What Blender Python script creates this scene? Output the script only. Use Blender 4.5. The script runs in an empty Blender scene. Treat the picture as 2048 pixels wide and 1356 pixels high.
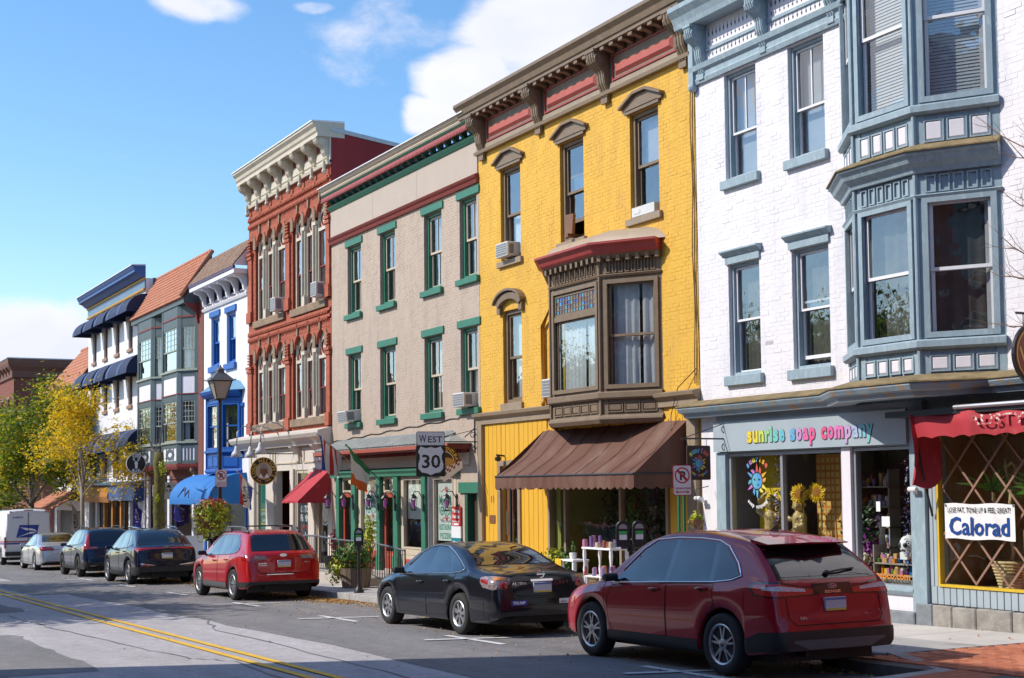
import bpy,bmesh,math,random
import numpy as np
from mathutils import Vector,Matrix,noise as mnoise
from mathutils.bvhtree import BVHTree
random.seed(7);rng=np.random.default_rng(7)
scene=bpy.context.scene
COL=scene.collection
pi=math.pi

# ------------------------------------------------------------------ camera
# street runs along world X (picture left = far = -X), facades stand on Y = 0,
# the road falls away at 2 % (z = SL*X); solved from the photo's vanishing points
FPX,CX,CY,SL=2900.0,1024.0,801.0,0.0202
CAM=np.array([0.0,-14.0,1.76])
_up=np.array([480 - CX,-48200 - CY,FPX]);_up /= np.linalg.norm(_up)
_a=np.array([-490 - CX,990 - CY,FPX]);_a -= _up*_a.dot(_up);_a /= np.linalg.norm(_a)
RM=np.array([-_a,np.cross(_up,-_a),_up])          # rows: world axes in camera (right, down, forward)
def F(x,y,Y=0.0):
 d=RM @ np.array([x - CX,y - CY,FPX]);p=CAM+d*((Y - CAM[1])/d[1]);return float(p[0]),float(p[2])
def ray(x,y):
 d=RM @ np.array([x - CX,y - CY,FPX]);return d/np.linalg.norm(d)
cd=bpy.data.cameras.new('camera');cam=bpy.data.objects.new('camera',cd);COL.objects.link(cam)
cd.sensor_width=36;cd.lens=FPX/2048*36;cd.shift_y=(CY - 678)/2048
cd.clip_start=.1;cd.clip_end=3000
m=Matrix.Identity(4)
for i in range(3):
 m[i][0],m[i][1],m[i][2],m[i][3]=RM[i][0],-RM[i][1],-RM[i][2],CAM[i]
cam.matrix_world=m;scene.camera=cam

# ------------------------------------------------------------------ light
SUN_EL=math.radians(41.0)
SUN_H=Vector((.411,.911))                      # horizontal travel of the light
ldir=Vector((SUN_H.x*math.cos(SUN_EL),SUN_H.y*math.cos(SUN_EL),-math.sin(SUN_EL)))
sd=bpy.data.lights.new('sun','SUN');sun=bpy.data.objects.new('sun',sd);COL.objects.link(sun)
sd.energy=4.6;sd.angle=math.radians(.53);sd.color=(1,.93,.83)
sun.rotation_euler=ldir.to_track_quat('-Z','Y').to_euler();sun.location=(0,-30,40)
vs=scene.view_settings;vs.view_transform='Standard';vs.look='None';vs.exposure=0.04;vs.gamma=1;vs.use_curve_mapping=False
scene.render.engine='CYCLES'
cy=scene.cycles;cy.use_denoising=True;cy.max_bounces=8;cy.transparent_max_bounces=12
cy.caustics_reflective=False;cy.caustics_refractive=False;cy.sample_clamp_indirect=6

def N(nt,typ,**kw):
 n=nt.nodes.new(typ)
 for k,v in kw.items():
  if k in n.inputs.keys(): n.inputs[k].default_value=v
  else: setattr(n,k,v)
 return n
def L(nt,a,b): nt.links.new(a,b)
world=bpy.data.worlds.new('World');scene.world=world;world.use_nodes=True
nt=world.node_tree;nt.nodes.clear()
sky=N(nt,'ShaderNodeTexSky',sky_type='NISHITA',sun_disc=False,sun_elevation=SUN_EL,
  sun_rotation=math.atan2(-SUN_H.x,-SUN_H.y),altitude=0,air_density=1.0,dust_density=.4,ozone_density=2.2)
tc=N(nt,'ShaderNodeTexCoord')
def vmath(op,a,b=None):
 n=N(nt,'ShaderNodeVectorMath',operation=op);L(nt,a,n.inputs[0])
 if b is not None:
  if isinstance(b,tuple): n.inputs[1].default_value=b
  else: L(nt,b,n.inputs[1])
 return n
def math_(op,a,b=None,clamp=False):
 n=N(nt,'ShaderNodeMath',operation=op,use_clamp=clamp)
 for i,v in enumerate((a,b)):
  if v is None: continue
  if isinstance(v,(int,float)): n.inputs[i].default_value=v
  else: L(nt,v,n.inputs[i])
 return n.outputs[0]
D=tc.outputs['Generated']
warp=N(nt,'ShaderNodeTexNoise',Scale=5.0,Detail=4.0,Roughness=.55);L(nt,D,warp.inputs['Vector'])
wsub=vmath('SUBTRACT',warp.outputs['Color'],(.5,.5,.5));wsc=vmath('MULTIPLY',wsub.outputs[0],(.10,.10,.05))
Dw=vmath('ADD',D,wsc.outputs[0]).outputs[0]
mp=vmath('MULTIPLY',Dw,(1,1,1.9))
n1=N(nt,'ShaderNodeTexNoise',Scale=7.0,Detail=9.0,Roughness=.6);L(nt,mp.outputs[0],n1.inputs['Vector'])
blobs=[((1120,90),230,170,1.0),((860,235),75,55,1.0),((930,160),110,85,1.0),((1010,60),130,110,1.0),((1280,40),220,190,1.0),((50,680),250,130,1.0),((400,15),120,55,.8),((620,5),90,22,.6),
   ((212,318),70,20,.62),((40,0),60,14,.6),((230,480),180,40,.15),((1500,-300),380,160,.85)]
def azel(az,el): az,el=math.radians(az),math.radians(el);return (math.cos(az)*math.cos(el),math.sin(az)*math.cos(el),math.sin(el))
# fair-weather clouds go on all round
ALL=[(ray(*b[0]),b[1],b[2],b[3]) for b in blobs]+[(azel(a,e),s_*420,s_*190,.95) for a,e,s_ in ((-150,34,1),(-140,16,.8),(-122,44,1.1),(-105,22,1),(-82,36,1),(-60,18,.9),(-45,46,1.2),(-20,24,1),(8,38,1),(30,15,.9),(52,40,1.1),(-165,55,1.1),(-118,8,.8),(-133,62,1))]
acc=None
for c,rx,ry,w in ALL:
 s=vmath('SUBTRACT',Dw,tuple(float(v) for v in c));k=FPX
 s=vmath('MULTIPLY',s.outputs[0],(k/rx,k/rx,k/ry));ln=N(nt,'ShaderNodeVectorMath',operation='LENGTH');L(nt,s.outputs[0],ln.inputs[0])
 v=math_('MULTIPLY',math_('SUBTRACT',1.35,ln.outputs['Value'],True),w)
 acc=v if acc is None else math_('MAXIMUM',acc,v)
big=N(nt,'ShaderNodeTexNoise',Scale=2.3,Detail=2.0);L(nt,mp.outputs[0],big.inputs['Vector'])
base=math_('MULTIPLY',math_('SUBTRACT',big.outputs['Fac'],.52,True),3.0)
acc=math_('MAXIMUM',acc,base)
den=math_('ADD',math_('MULTIPLY',acc,.85),math_('MULTIPLY',math_('SUBTRACT',n1.outputs['Fac'],.5),1.15))
mr=N(nt,'ShaderNodeMapRange',interpolation_type='SMOOTHSTEP');L(nt,den,mr.inputs['Value'])
mr.inputs['From Min'].default_value=.36;mr.inputs['From Max'].default_value=.66
shade=N(nt,'ShaderNodeTexNoise',Scale=11.0,Detail=5.0);L(nt,mp.outputs[0],shade.inputs['Vector'])
cc=N(nt,'ShaderNodeMix',data_type='RGBA');L(nt,shade.outputs['Fac'],cc.inputs[0])
cc.inputs[6].default_value=(6.2,6.6,8.4,1);cc.inputs[7].default_value=(10.0,10.0,10.4,1)
hs=N(nt,'ShaderNodeHueSaturation',Hue=.5,Saturation=1.22,Value=1.85);L(nt,sky.outputs[0],hs.inputs['Color'])
mx=N(nt,'ShaderNodeMix',data_type='RGBA');L(nt,mr.outputs[0],mx.inputs[0]);L(nt,hs.outputs[0],mx.inputs[6]);L(nt,cc.outputs[2],mx.inputs[7])
bg=N(nt,'ShaderNodeBackground',Strength=.112);L(nt,mx.outputs[2],bg.inputs['Color'])
wo=N(nt,'ShaderNodeOutputWorld');L(nt,bg.outputs[0],wo.inputs['Surface'])

# ------------------------------------------------------------------ materials
MATS={}
def pm(name,col,rough=.6,var=.12,scale=6,bump=0,bscale=60,metal=0,coat=0,spec=.5,col2=None,c2lo=.55,c2hi=.7,c2scale=3,obj=False,stretch=None,alpha=None,trans=0,sheen=0,em=None,ems=0):
 """procedural principled: base colour varied by noise, optional second colour in worn patches, optional bump"""
 if name in MATS: return MATS[name]
 mt=bpy.data.materials.new(name);mt.use_nodes=True;t=mt.node_tree;b=t.nodes['Principled BSDF']
 b.inputs['Roughness'].default_value=rough;b.inputs['Metallic'].default_value=metal
 b.inputs['Coat Weight'].default_value=coat;b.inputs['Specular IOR Level'].default_value=spec
 if coat: b.inputs['Coat Roughness'].default_value=.03
 if trans: b.inputs['Transmission Weight'].default_value=trans
 if sheen: b.inputs['Sheen Weight'].default_value=sheen
 if em: b.inputs['Emission Color'].default_value=(*em,1);b.inputs['Emission Strength'].default_value=ems
 if obj: vec=N(t,'ShaderNodeTexCoord').outputs['Object']
 else: vec=N(t,'ShaderNodeNewGeometry').outputs['Position']
 if stretch:
  q=N(t,'ShaderNodeVectorMath',operation='MULTIPLY');q.inputs[1].default_value=stretch;L(t,vec,q.inputs[0]);vec=q.outputs[0]
 out=None
 if var:
  n=N(t,'ShaderNodeTexNoise',Scale=scale,Detail=5.0,Roughness=.6);L(t,vec,n.inputs['Vector'])
  r=N(t,'ShaderNodeValToRGB');L(t,n.outputs['Fac'],r.inputs[0])
  lo=tuple(max(0,c*(1 - var)) for c in col);hi=tuple(min(1,c*(1+var)) for c in col)
  r.color_ramp.elements[0].position=.3;r.color_ramp.elements[1].position=.7
  r.color_ramp.elements[0].color=(*lo,1);r.color_ramp.elements[1].color=(*hi,1);out=r.outputs[0]
 if col2:
  n=N(t,'ShaderNodeTexNoise',Scale=c2scale,Detail=7.0,Roughness=.68);L(t,vec,n.inputs['Vector'])
  r=N(t,'ShaderNodeMapRange');L(t,n.outputs['Fac'],r.inputs['Value']);r.inputs['From Min'].default_value=c2lo;r.inputs['From Max'].default_value=c2hi
  x=N(t,'ShaderNodeMix',data_type='RGBA');L(t,r.outputs[0],x.inputs[0])
  if out: L(t,out,x.inputs[6])
  else: x.inputs[6].default_value=(*col,1)
  x.inputs[7].default_value=(*col2,1);out=x.outputs[2]
 if out: L(t,out,b.inputs['Base Color'])
 else: b.inputs['Base Color'].default_value=(*col,1)
 if bump:
  n=N(t,'ShaderNodeTexNoise',Scale=bscale,Detail=4.0);L(t,vec,n.inputs['Vector'])
  bp=N(t,'ShaderNodeBump',Strength=bump,Distance=.02);L(t,n.outputs['Fac'],bp.inputs['Height']);L(t,bp.outputs[0],b.inputs['Normal'])
 MATS[name]=mt;return mt
def glassmat(name,tint=(.75,.8,.8),refl=1.0,ior=1.55,haze=0.0):
 mt=bpy.data.materials.new(name);mt.use_nodes=True;t=mt.node_tree;t.nodes.clear()
 fr=N(t,'ShaderNodeFresnel',IOR=ior);gb=N(t,'ShaderNodeNewGeometry');mi=N(t,'ShaderNodeMapRange');L(t,gb.outputs['Backfacing'],mi.inputs['Value']);mi.inputs['To Min'].default_value=ior;mi.inputs['To Max'].default_value=1/ior;L(t,mi.outputs[0],fr.inputs['IOR']);mu=N(t,'ShaderNodeMath',operation='MULTIPLY_ADD',use_clamp=True);L(t,fr.outputs[0],mu.inputs[0]);mu.inputs[1].default_value=refl;mu.inputs[2].default_value=haze
 tr=N(t,'ShaderNodeBsdfTransparent');tr.inputs[0].default_value=(*tint,1)
 gl=N(t,'ShaderNodeBsdfGlossy');gl.inputs['Roughness'].default_value=.012
 # old panes are never flat: a slow ripple
 g=N(t,'ShaderNodeNewGeometry');n=N(t,'ShaderNodeTexNoise',Scale=2.2,Detail=2.0);L(t,g.outputs['Position'],n.inputs['Vector'])
 bp=N(t,'ShaderNodeBump',Strength=.12,Distance=.06);L(t,n.outputs['Fac'],bp.inputs['Height']);L(t,bp.outputs[0],gl.inputs['Normal'])
 ms=N(t,'ShaderNodeMixShader');L(t,mu.outputs[0],ms.inputs[0]);L(t,tr.outputs[0],ms.inputs[1]);L(t,gl.outputs[0],ms.inputs[2])
 o=N(t,'ShaderNodeOutputMaterial');L(t,ms.outputs[0],o.inputs[0]);MATS[name]=mt;return mt
GLASS=glassmat('window_glass',(.8,.85,.86),3.4,1.5,.06)
SHOPGLASS=glassmat('shop_glass',(.88,.92,.9),1.1,1.5,.0)

# ------------------------------------------------------------------ mesh building
WP={}      # world position of every translation-only parent
LOCAL=set()
def reg(o,wp,local=False):
 WP[o]=Vector(wp)
 return o
class MB:
 def __init__(s): s.v=[];s.f=[]
 def add(s,vs,fs):
  n=len(s.v);s.v.extend([tuple(p) for p in vs]);s.f.extend([tuple(i+n for i in q) for q in fs]);return s
 def box(s,x0,x1,y0,y1,z0,z1):
  return s.add([(x0,y0,z0),(x1,y0,z0),(x1,y1,z0),(x0,y1,z0),(x0,y0,z1),(x1,y0,z1),(x1,y1,z1),(x0,y1,z1)],
      [(0,3,2,1),(4,5,6,7),(0,1,5,4),(1,2,6,5),(2,3,7,6),(3,0,4,7)])
 def quad(s,a,b,c,d): return s.add([a,b,c,d],[(0,1,2,3)])
 def hexa(s,p8):
  return s.add(p8,[(0,3,2,1),(4,5,6,7),(0,1,5,4),(1,2,6,5),(2,3,7,6),(3,0,4,7)])
 def ext(s,pts,axis,a,b):
  """polygon (2-D pts) extruded along axis from a to b; axis 'y' pts=(x,z), 'x' pts=(y,z), 'z' pts=(x,y)"""
  n=len(pts)
  def P(p,w): return (p[0],w,p[1]) if axis == 'y' else (w,p[0],p[1]) if axis == 'x' else (p[0],p[1],w)
  vs=[P(p,a) for p in pts]+[P(p,b) for p in pts]
  fs=[tuple(range(n)),tuple(range(2*n - 1,n - 1,-1))]+[(i,i+n,(i+1) % n+n,(i+1) % n) for i in range(n)]
  return s.add(vs,fs)
 def sweep(s,path,prof,caps=True):
  """profile [(out, z)] carried along XY path; 'out' is to the right-hand side of travel, mitred"""
  n=len(path);P=[Vector(p) for p in path];nor=[]
  for i in range(n - 1):
   d=(P[i+1] - P[i]).normalized();nor.append(Vector((d.y,-d.x)))
  vs=[]
  for i in range(n):
   if i == 0: m_=nor[0]
   elif i == n - 1: m_=nor[-1]
   else:
    m_=nor[i - 1]+nor[i];m_=m_/max(.3,m_.dot(nor[i]))
   for o,z in prof: vs.append((P[i].x+m_.x*o,P[i].y+m_.y*o,z))
  k=len(prof);fs=[]
  for i in range(n - 1):
   for j in range(k): fs.append((i*k+j,(i+1)*k+j,(i+1)*k+(j+1) % k,i*k+(j+1) % k))
  if caps: fs += [tuple(range(k)),tuple((n - 1)*k+j for j in range(k - 1,-1,-1))]
  return s.add(vs,fs)
 def tube(s,pts,r,n=6,cap=True):
  pts=[Vector(p) for p in pts];rs=r if isinstance(r,(list,tuple)) else [r]*len(pts);vs=[];fs=[]
  for i,p in enumerate(pts):
   d=(pts[min(i+1,len(pts) - 1)] - pts[max(i - 1,0)]);d=d.normalized() if d.length > 1e-9 else Vector((0,0,1))
   u=d.cross(Vector((0,0,1)) if abs(d.z) < .9 else Vector((1,0,0))).normalized();w=d.cross(u)
   for j in range(n):
    a=2*pi*j/n;vs.append(tuple(p+(u*math.cos(a)+w*math.sin(a))*rs[i]))
  for i in range(len(pts) - 1):
   for j in range(n): fs.append((i*n+j,i*n+(j+1) % n,(i+1)*n+(j+1) % n,(i+1)*n+j))
  if cap: fs += [tuple(range(n - 1,-1,-1)),tuple((len(pts) - 1)*n+j for j in range(n))]
  return s.add(vs,fs)
 def lathe(s,prof,c=(0,0,0),n=16,axis='z',cap=True):
  vs=[];fs=[]
  for r,h in prof:
   for j in range(n):
    a=2*pi*j/n;x,y=r*math.cos(a),r*math.sin(a)
    vs.append((c[0]+x,c[1]+y,c[2]+h) if axis == 'z' else (c[0]+x,c[1]+h,c[2]+y) if axis == 'y' else (c[0]+h,c[1]+x,c[2]+y))
  for i in range(len(prof) - 1):
   for j in range(n): fs.append((i*n+j,i*n+(j+1) % n,(i+1)*n+(j+1) % n,(i+1)*n+j))
  if cap: fs += [tuple(range(n)),tuple((len(prof) - 1)*n+j for j in range(n))]
  return s.add(vs,fs)
 def ball(s,c,r,n=8,m_=5,sc=(1,1,1)):
  pr=[(math.sin(pi*i/m_)+1e-4,-math.cos(pi*i/m_)) for i in range(m_+1)];k=len(s.v)
  s.lathe([(a*r,b*r) for a,b in pr],(0,0,0),n,cap=False)
  for i in range(k,len(s.v)):
   p=s.v[i];s.v[i]=(c[0]+p[0]*sc[0],c[1]+p[1]*sc[1],c[2]+p[2]*sc[2])
  return s
 def leaf(s,c,size,ndir=None,up=None):
  n=Vector(ndir) if ndir else Vector((random.gauss(0,1),random.gauss(0,1),random.gauss(0,1)))
  n=n.normalized() if n.length > 1e-6 else Vector((0,0,1))
  u=n.orthogonal().normalized();u.rotate(Matrix.Rotation(random.uniform(0,2*pi),3,n));w=n.cross(u);c=Vector(c)
  return s.add([c - u*size,c+w*size*.45,c+u*size,c - w*size*.45],[(0,1,2,3)])
 def build(s,name,mat,parent=None,smooth=False,bevel=0,local=False,kind=None):
  if not s.v: return None
  A=np.array(s.v,dtype=np.float64);c=(A.min(0)+A.max(0))/2;c[2]=A[:,2].min()
  me=bpy.data.meshes.new(name);me.from_pydata((A - c).tolist(),[],s.f);me.update()
  o=bpy.data.objects.new(name,me);COL.objects.link(o)
  if mat: me.materials.append(mat)
  if smooth:
   me.polygons.foreach_set('use_smooth',[True]*len(me.polygons))
   if smooth != 'all':
    try: me.set_sharp_from_angle(angle=math.radians(smooth if isinstance(smooth,(int,float)) and smooth is not True else 40))
    except Exception: pass
  cv=Vector(c)
  if parent is not None:
   o.parent=parent;o.location=cv - (WP[parent] if not (local and parent not in WP) else Vector())
   WP[o]=cv
  else: o.location=cv;WP[o]=cv
  if bevel:
   b=o.modifiers.new('bevel','BEVEL');b.width=bevel;b.segments=1;b.limit_method='ANGLE'
  if kind: o['kind']=kind
  return o
def tag(o,label,cat,group=None,kind=None):
 o['label']=label;o['category']=cat
 if group: o['group']=group
 if kind: o['kind']=kind
 return o
def thing(name,label,cat,loc=(0,0,0),group=None):
 o=bpy.data.objects.new(name,None);COL.objects.link(o);o.location=loc;o.empty_display_size=.2
 WP[o]=Vector(loc);tag(o,label,cat,group);return o
def gz(X): return SL*X                    # road surface
def sz(X): return SL*X+.14              # pavement surface
_tmp=[]
def text(mb,s,x,z,h,y=0,width=None,bold=.0,align='CENTER',ext=.004,frame=None,arc=None,italic=0):
 """flat lettering as mesh: added to mb in plane Y=y reading along +X (or through frame(u,v,w))"""
 cu=bpy.data.curves.new('t','FONT');cu.body=s;cu.size=1;cu.align_x=align;cu.offset=bold;cu.extrude=0;cu.shear=italic;cu.resolution_u=2
 ob=bpy.data.objects.new('t',cu);COL.objects.link(ob)
 me=bpy.data.meshes.new_from_object(ob)
 V=np.array([v.co[:] for v in me.vertices]) if len(me.vertices) else np.zeros((0,3));fs=[tuple(p.vertices) for p in me.polygons]
 bpy.data.objects.remove(ob);bpy.data.curves.remove(cu);bpy.data.meshes.remove(me)
 if not len(V): return mb
 k=h/.73;U=V[:,0]*k;W=V[:,1]*k
 if width:
  r=width/max(1e-6,U.max() - U.min());U=U*r
 out=[]
 for u,w in zip(U,W):
  if arc:
   R_,cx_,cz_,sgn=arc;a=u/R_
   if sgn > 0: u2,w2=cx_+(R_+w)*math.sin(a),cz_+(R_+w)*math.cos(a)
   else: u2,w2=cx_+(R_ - w)*math.sin(a),cz_ - (R_ - w)*math.cos(a)
  else: u2,w2=x+u,z+w
  out.append(frame(u2,w2,0) if frame else (u2,y,w2))
 return mb.add(out,fs)
# ------------------------------------------------------------------ ground, road, pavement
def struct(o,kind='structure'): o['kind']=kind;return o
KY=-3.0                                     # kerb face
def strip(mb,x0,x1,y0,y1,dz,n=1):
 for i in range(n):
  a,b=x0+(x1 - x0)*i/n,x0+(x1 - x0)*(i+1)/n
  mb.quad((a,y0,gz(a)+dz),(b,y0,gz(b)+dz),(b,y1,gz(b)+dz),(a,y1,gz(a)+dz))
M_GRASS=pm('earth',(.16,.15,.11),.9,.3,.4)
mb=MB();xs=[-1500,-160,-60,0,60,1500];zz=[gz(-160),gz(-160),gz(-60),0,gz(60),gz(60)]
for i in range(5):
 mb.quad((xs[i],-1500,zz[i] - .05),(xs[i+1],-1500,zz[i+1] - .05),(xs[i+1],1500,zz[i+1] - .05),(xs[i],1500,zz[i] - .05))
struct(mb.build('ground',M_GRASS))

def road_material(name,c1,c2,c3):
 mt=bpy.data.materials.new(name);mt.use_nodes=True;t=mt.node_tree;b=t.nodes['Principled BSDF'];b.inputs['Roughness'].default_value=.85;b.inputs['Specular IOR Level'].default_value=.25
 g=N(t,'ShaderNodeNewGeometry').outputs['Position']
 big=N(t,'ShaderNodeVectorMath',operation='MULTIPLY');big.inputs[1].default_value=(.25,1.1,1);L(t,g,big.inputs[0])
 n1=N(t,'ShaderNodeTexNoise',Scale=1.0,Detail=5.0,Roughness=.6);L(t,big.outputs[0],n1.inputs['Vector'])
 n2=N(t,'ShaderNodeTexNoise',Scale=48.0,Detail=4.0,Roughness=.85);L(t,g,n2.inputs['Vector'])
 r=N(t,'ShaderNodeValToRGB');L(t,n1.outputs['Fac'],r.inputs[0]);r.color_ramp.elements[0].position=.32;r.color_ramp.elements[1].position=.66
 r.color_ramp.elements[0].color=(*c1,1);r.color_ramp.elements[1].color=(*c2,1)
 sp=N(t,'ShaderNodeMapRange');L(t,n2.outputs['Fac'],sp.inputs['Value']);sp.inputs['From Min'].default_value=.25;sp.inputs['From Max'].default_value=.75;sp.inputs['To Min'].default_value=.5;sp.inputs['To Max'].default_value=1.5
 x=N(t,'ShaderNodeMix',data_type='RGBA',blend_type='MULTIPLY');x.inputs[0].default_value=1;L(t,r.outputs[0],x.inputs[6]);L(t,sp.outputs[0],x.inputs[7])
 n3=N(t,'ShaderNodeTexNoise',Scale=5.0,Detail=6.0,Roughness=.7);L(t,g,n3.inputs['Vector']);s3=N(t,'ShaderNodeMapRange');L(t,n3.outputs['Fac'],s3.inputs['Value']);s3.inputs['From Min'].default_value=.3;s3.inputs['From Max'].default_value=.7;s3.inputs['To Min'].default_value=.82;s3.inputs['To Max'].default_value=1.14
 x3=N(t,'ShaderNodeMix',data_type='RGBA',blend_type='MULTIPLY');x3.inputs[0].default_value=1;L(t,x.outputs[2],x3.inputs[6]);L(t,s3.outputs[0],x3.inputs[7]);x=x3
 # hairline cracks
 vo=N(t,'ShaderNodeTexVoronoi',feature='DISTANCE_TO_EDGE',Scale=.42);wv=N(t,'ShaderNodeTexNoise',Scale=1.6,Detail=6.0);L(t,g,wv.inputs['Vector'])
 mxv=N(t,'ShaderNodeMix',data_type='VECTOR');mxv.inputs[0].default_value=.28;L(t,g,mxv.inputs[4]);L(t,wv.outputs['Color'],mxv.inputs[5]);L(t,mxv.outputs[1],vo.inputs['Vector'])
 cr=N(t,'ShaderNodeMapRange');L(t,vo.outputs['Distance'],cr.inputs['Value']);cr.inputs['From Max'].default_value=.006;cr.inputs['To Min'].default_value=.88
 x2=N(t,'ShaderNodeMix',data_type='RGBA');L(t,cr.outputs[0],x2.inputs[0]);x2.inputs[6].default_value=(*c3,1);L(t,x.outputs[2],x2.inputs[7]);L(t,x2.outputs[2],b.inputs['Base Color'])
 bp=N(t,'ShaderNodeBump',Strength=.5,Distance=.01);L(t,n2.outputs['Fac'],bp.inputs['Height']);L(t,bp.outputs[0],b.inputs['Normal'])
 MATS[name]=mt;return mt
M_ROAD=road_material('worn_road',(.38,.358,.362),(.48,.452,.458),(.07,.07,.075))
M_LANE=road_material('parking_asphalt',(.175,.168,.17),(.235,.226,.226),(.05,.05,.05))
M_PATCH=road_material('patch_asphalt',(.19,.185,.188),(.25,.24,.243),(.05,.05,.05))
mb=MB();strip(mb,-300,60,-14.2,KY,0,24);road=struct(mb.build('road',M_ROAD))
mb=MB();xs=np.arange(-130,20,1.5);ed=-7.1+.12*np.sin(xs*.21)+rng.normal(0,.05,len(xs))
for i in range(len(xs) - 1):
 a,b=xs[i],xs[i+1];mb.quad((a,ed[i],gz(a)+.004),(b,ed[i+1],gz(b)+.004),(b,KY,gz(b)+.004),(a,KY,gz(a)+.004))
struct(mb.build('parking_lane',M_LANE))
mb=MB()
for x0,x1,y0,y1 in [(-46,-36.5,-8.05,-6.9),(-44,-30,-10.6,-9.2),(-24,-17.5,-11.6,-10.35)]:
 n=14;e0=rng.normal(0,.05,n+1);e1=rng.normal(0,.05,n+1)
 for i in range(n):
  a=x0+(x1 - x0)*i/n;b=x0+(x1 - x0)*(i+1)/n
  mb.quad((a,y0+e0[i],gz(a)+.005),(b,y0+e0[i+1],gz(b)+.005),(b,y1+e1[i+1],gz(b)+.005),(a,y1+e1[i],gz(a)+.005))
struct(mb.build('road_patch',M_PATCH))
# tar-sealed cracks: thin wandering ribbons
M_TAR=pm('crack_sealer',(.2,.19,.195),.6,.2,3)
for path in [[(-45,-6.6),(-36,-6.35),(-30,-6.75),(-25.5,-6.9),(-22.6,-7.5),(-17,-7.6),(-12,-7.7)],[(-29,-9.7),(-24.6,-9.55),(-20.5,-9.3),(-18.3,-9.1),(-17.6,-8.75),(-14,-8.9)],
    ]:
 mb=MB();pts=[]
 for (a,ya),(b,yb) in zip(path,path[1:]):
  for k in range(6): t=k/6;pts.append((a+(b - a)*t+random.gauss(0,.05),ya+(yb - ya)*t+random.gauss(0,.035)))
 for (a,ya),(b,yb) in zip(pts,pts[1:]):
  w=.008+random.random()*.009;mb.quad((a,ya - w,gz(a)+.008),(b,yb - w,gz(b)+.008),(b,yb+w,gz(b)+.008),(a,ya+w,gz(a)+.008))
 struct(mb.build('crack_seal',M_TAR))
M_YEL=pm('yellow_road_paint',(.78,.46,.03),.7,.12,3,col2=(.4,.28,.1),c2lo=.6,c2hi=.8,c2scale=9)
M_WHT=pm('white_road_paint',(.66,.65,.64),.75,.1,4,col2=(.25,.24,.24),c2lo=.56,c2hi=.72,c2scale=12)
for y in (-8.60,-8.34):
 mb=MB();strip(mb,-140,20,y - .05,y+.05,.012,40);struct(mb.build('center_line',M_YEL))
for x in (-18.25,-23.55,-13.0,-28.8,-34.2,-39.5,-44.8):
 mb=MB();strip(mb,x - .9,x+.9,-5.17,-5.06,.012,3)
 for k in (0,): mb.quad((x - .38,-5.72,gz(x)+.016),(x - .28,-5.72,gz(x)+.016),(x+.14,-4.4,gz(x)+.016),(x+.04,-4.4,gz(x)+.016))
 struct(mb.build('stall_marking',M_WHT))

# pavement: base sheet, slabs as pieces, kerb stones as pieces
M_CONC=pm('pavement_concrete',(.40,.38,.36),.85,.14,1.2,bump=.15,bscale=90,col2=(.27,.26,.25),c2lo=.52,c2hi=.75,c2scale=2.2)
M_CONC2=pm('pavement_concrete_light',(.56,.52,.48),.85,.1,1.2,bump=.15,bscale=90,col2=(.42,.40,.37),c2lo=.5,c2hi=.8,c2scale=2.2)
M_JOINT=pm('pavement_bed',(.13,.12,.11),.95,.2,8)
M_KERB=pm('kerb_stone',(.36,.35,.34),.8,.15,3,bump=.2,bscale=70,col2=(.22,.21,.2),c2lo=.5,c2hi=.75,c2scale=4)
mb=MB()
for i in range(30):
 a,b=-130+i*5,-125+i*5;mb.hexa([(a,KY+.16,gz(a) - .1),(b,KY+.16,gz(b) - .1),(b,.6,gz(b) - .1),(a,.6,gz(a) - .1),(a,KY+.16,gz(a)+.128),(b,KY+.16,gz(b)+.128),(b,.6,gz(b)+.128),(a,.6,gz(a)+.128)])
pave=struct(mb.build('pavement',M_JOINT))
BX=-12.25                                  # brick paving begins here
def slab(mb,a,b,y0,y1,g=.006,t=.012):
 mb.hexa([(a+g,y0+g,sz(a) - t),(b - g,y0+g,sz(b) - t),(b - g,y1 - g,sz(b) - t),(a+g,y1 - g,sz(a) - t),(a+g,y0+g,sz(a)),(b - g,y0+g,sz(b)),(b - g,y1 - g,sz(b)),(a+g,y1 - g,sz(a))])
x=BX;k=0
while x > -78:
 w=1.55+.1*((k*7) % 3)
 for j,(y0,y1) in enumerate([(KY+.16,-1.55),(-1.55,.02)]):
  mb=MB();slab(mb,x - w,x,y0,y1);mb.build('paving_slab',M_CONC2 if (k < 4 and j == 1) or (k in (7,11)) else M_CONC,pave)
 x -= w;k += 1
# brick paving near the corner
M_PBR=[pm('paving_brick_a',(.46,.15,.075),.8,.16,9,bump=.1),pm('paving_brick_b',(.40,.125,.065),.8,.16,9,bump=.1),pm('paving_brick_c',(.52,.19,.10),.8,.16,9,bump=.1)]
mb=MB();mb.hexa([(BX,-3.7,gz(BX) - .1),(-5,-3.7,gz(-5) - .1),(-5,.6,gz(-5) - .1),(BX,.6,gz(BX) - .1),(BX,-3.7,gz(BX)+.125),(-5,-3.7,gz(-5)+.125),(-5,.6,gz(-5)+.125),(BX,.6,gz(BX)+.125)])
bpv=struct(mb.build('brick_paving',M_JOINT))
pm_mesh=[]
for mt in M_PBR:
 q=MB();q.add([(-.098,-.048,0),(.098,-.048,0),(.098,.048,0),(-.098,.048,0),(-.094,-.044,.02),(.094,-.044,.02),(.094,.044,.02),(-.094,.044,.02)],
     [(4,5,6,7),(0,1,5,4),(1,2,6,5),(2,3,7,6),(3,0,4,7)])
 me=bpy.data.meshes.new('paving_brick');me.from_pydata(q.v,[],q.f);me.materials.append(mt);pm_mesh.append(me)
rest=MB();nb=0;ny=int(3.5/.1);cand=[]
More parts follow.
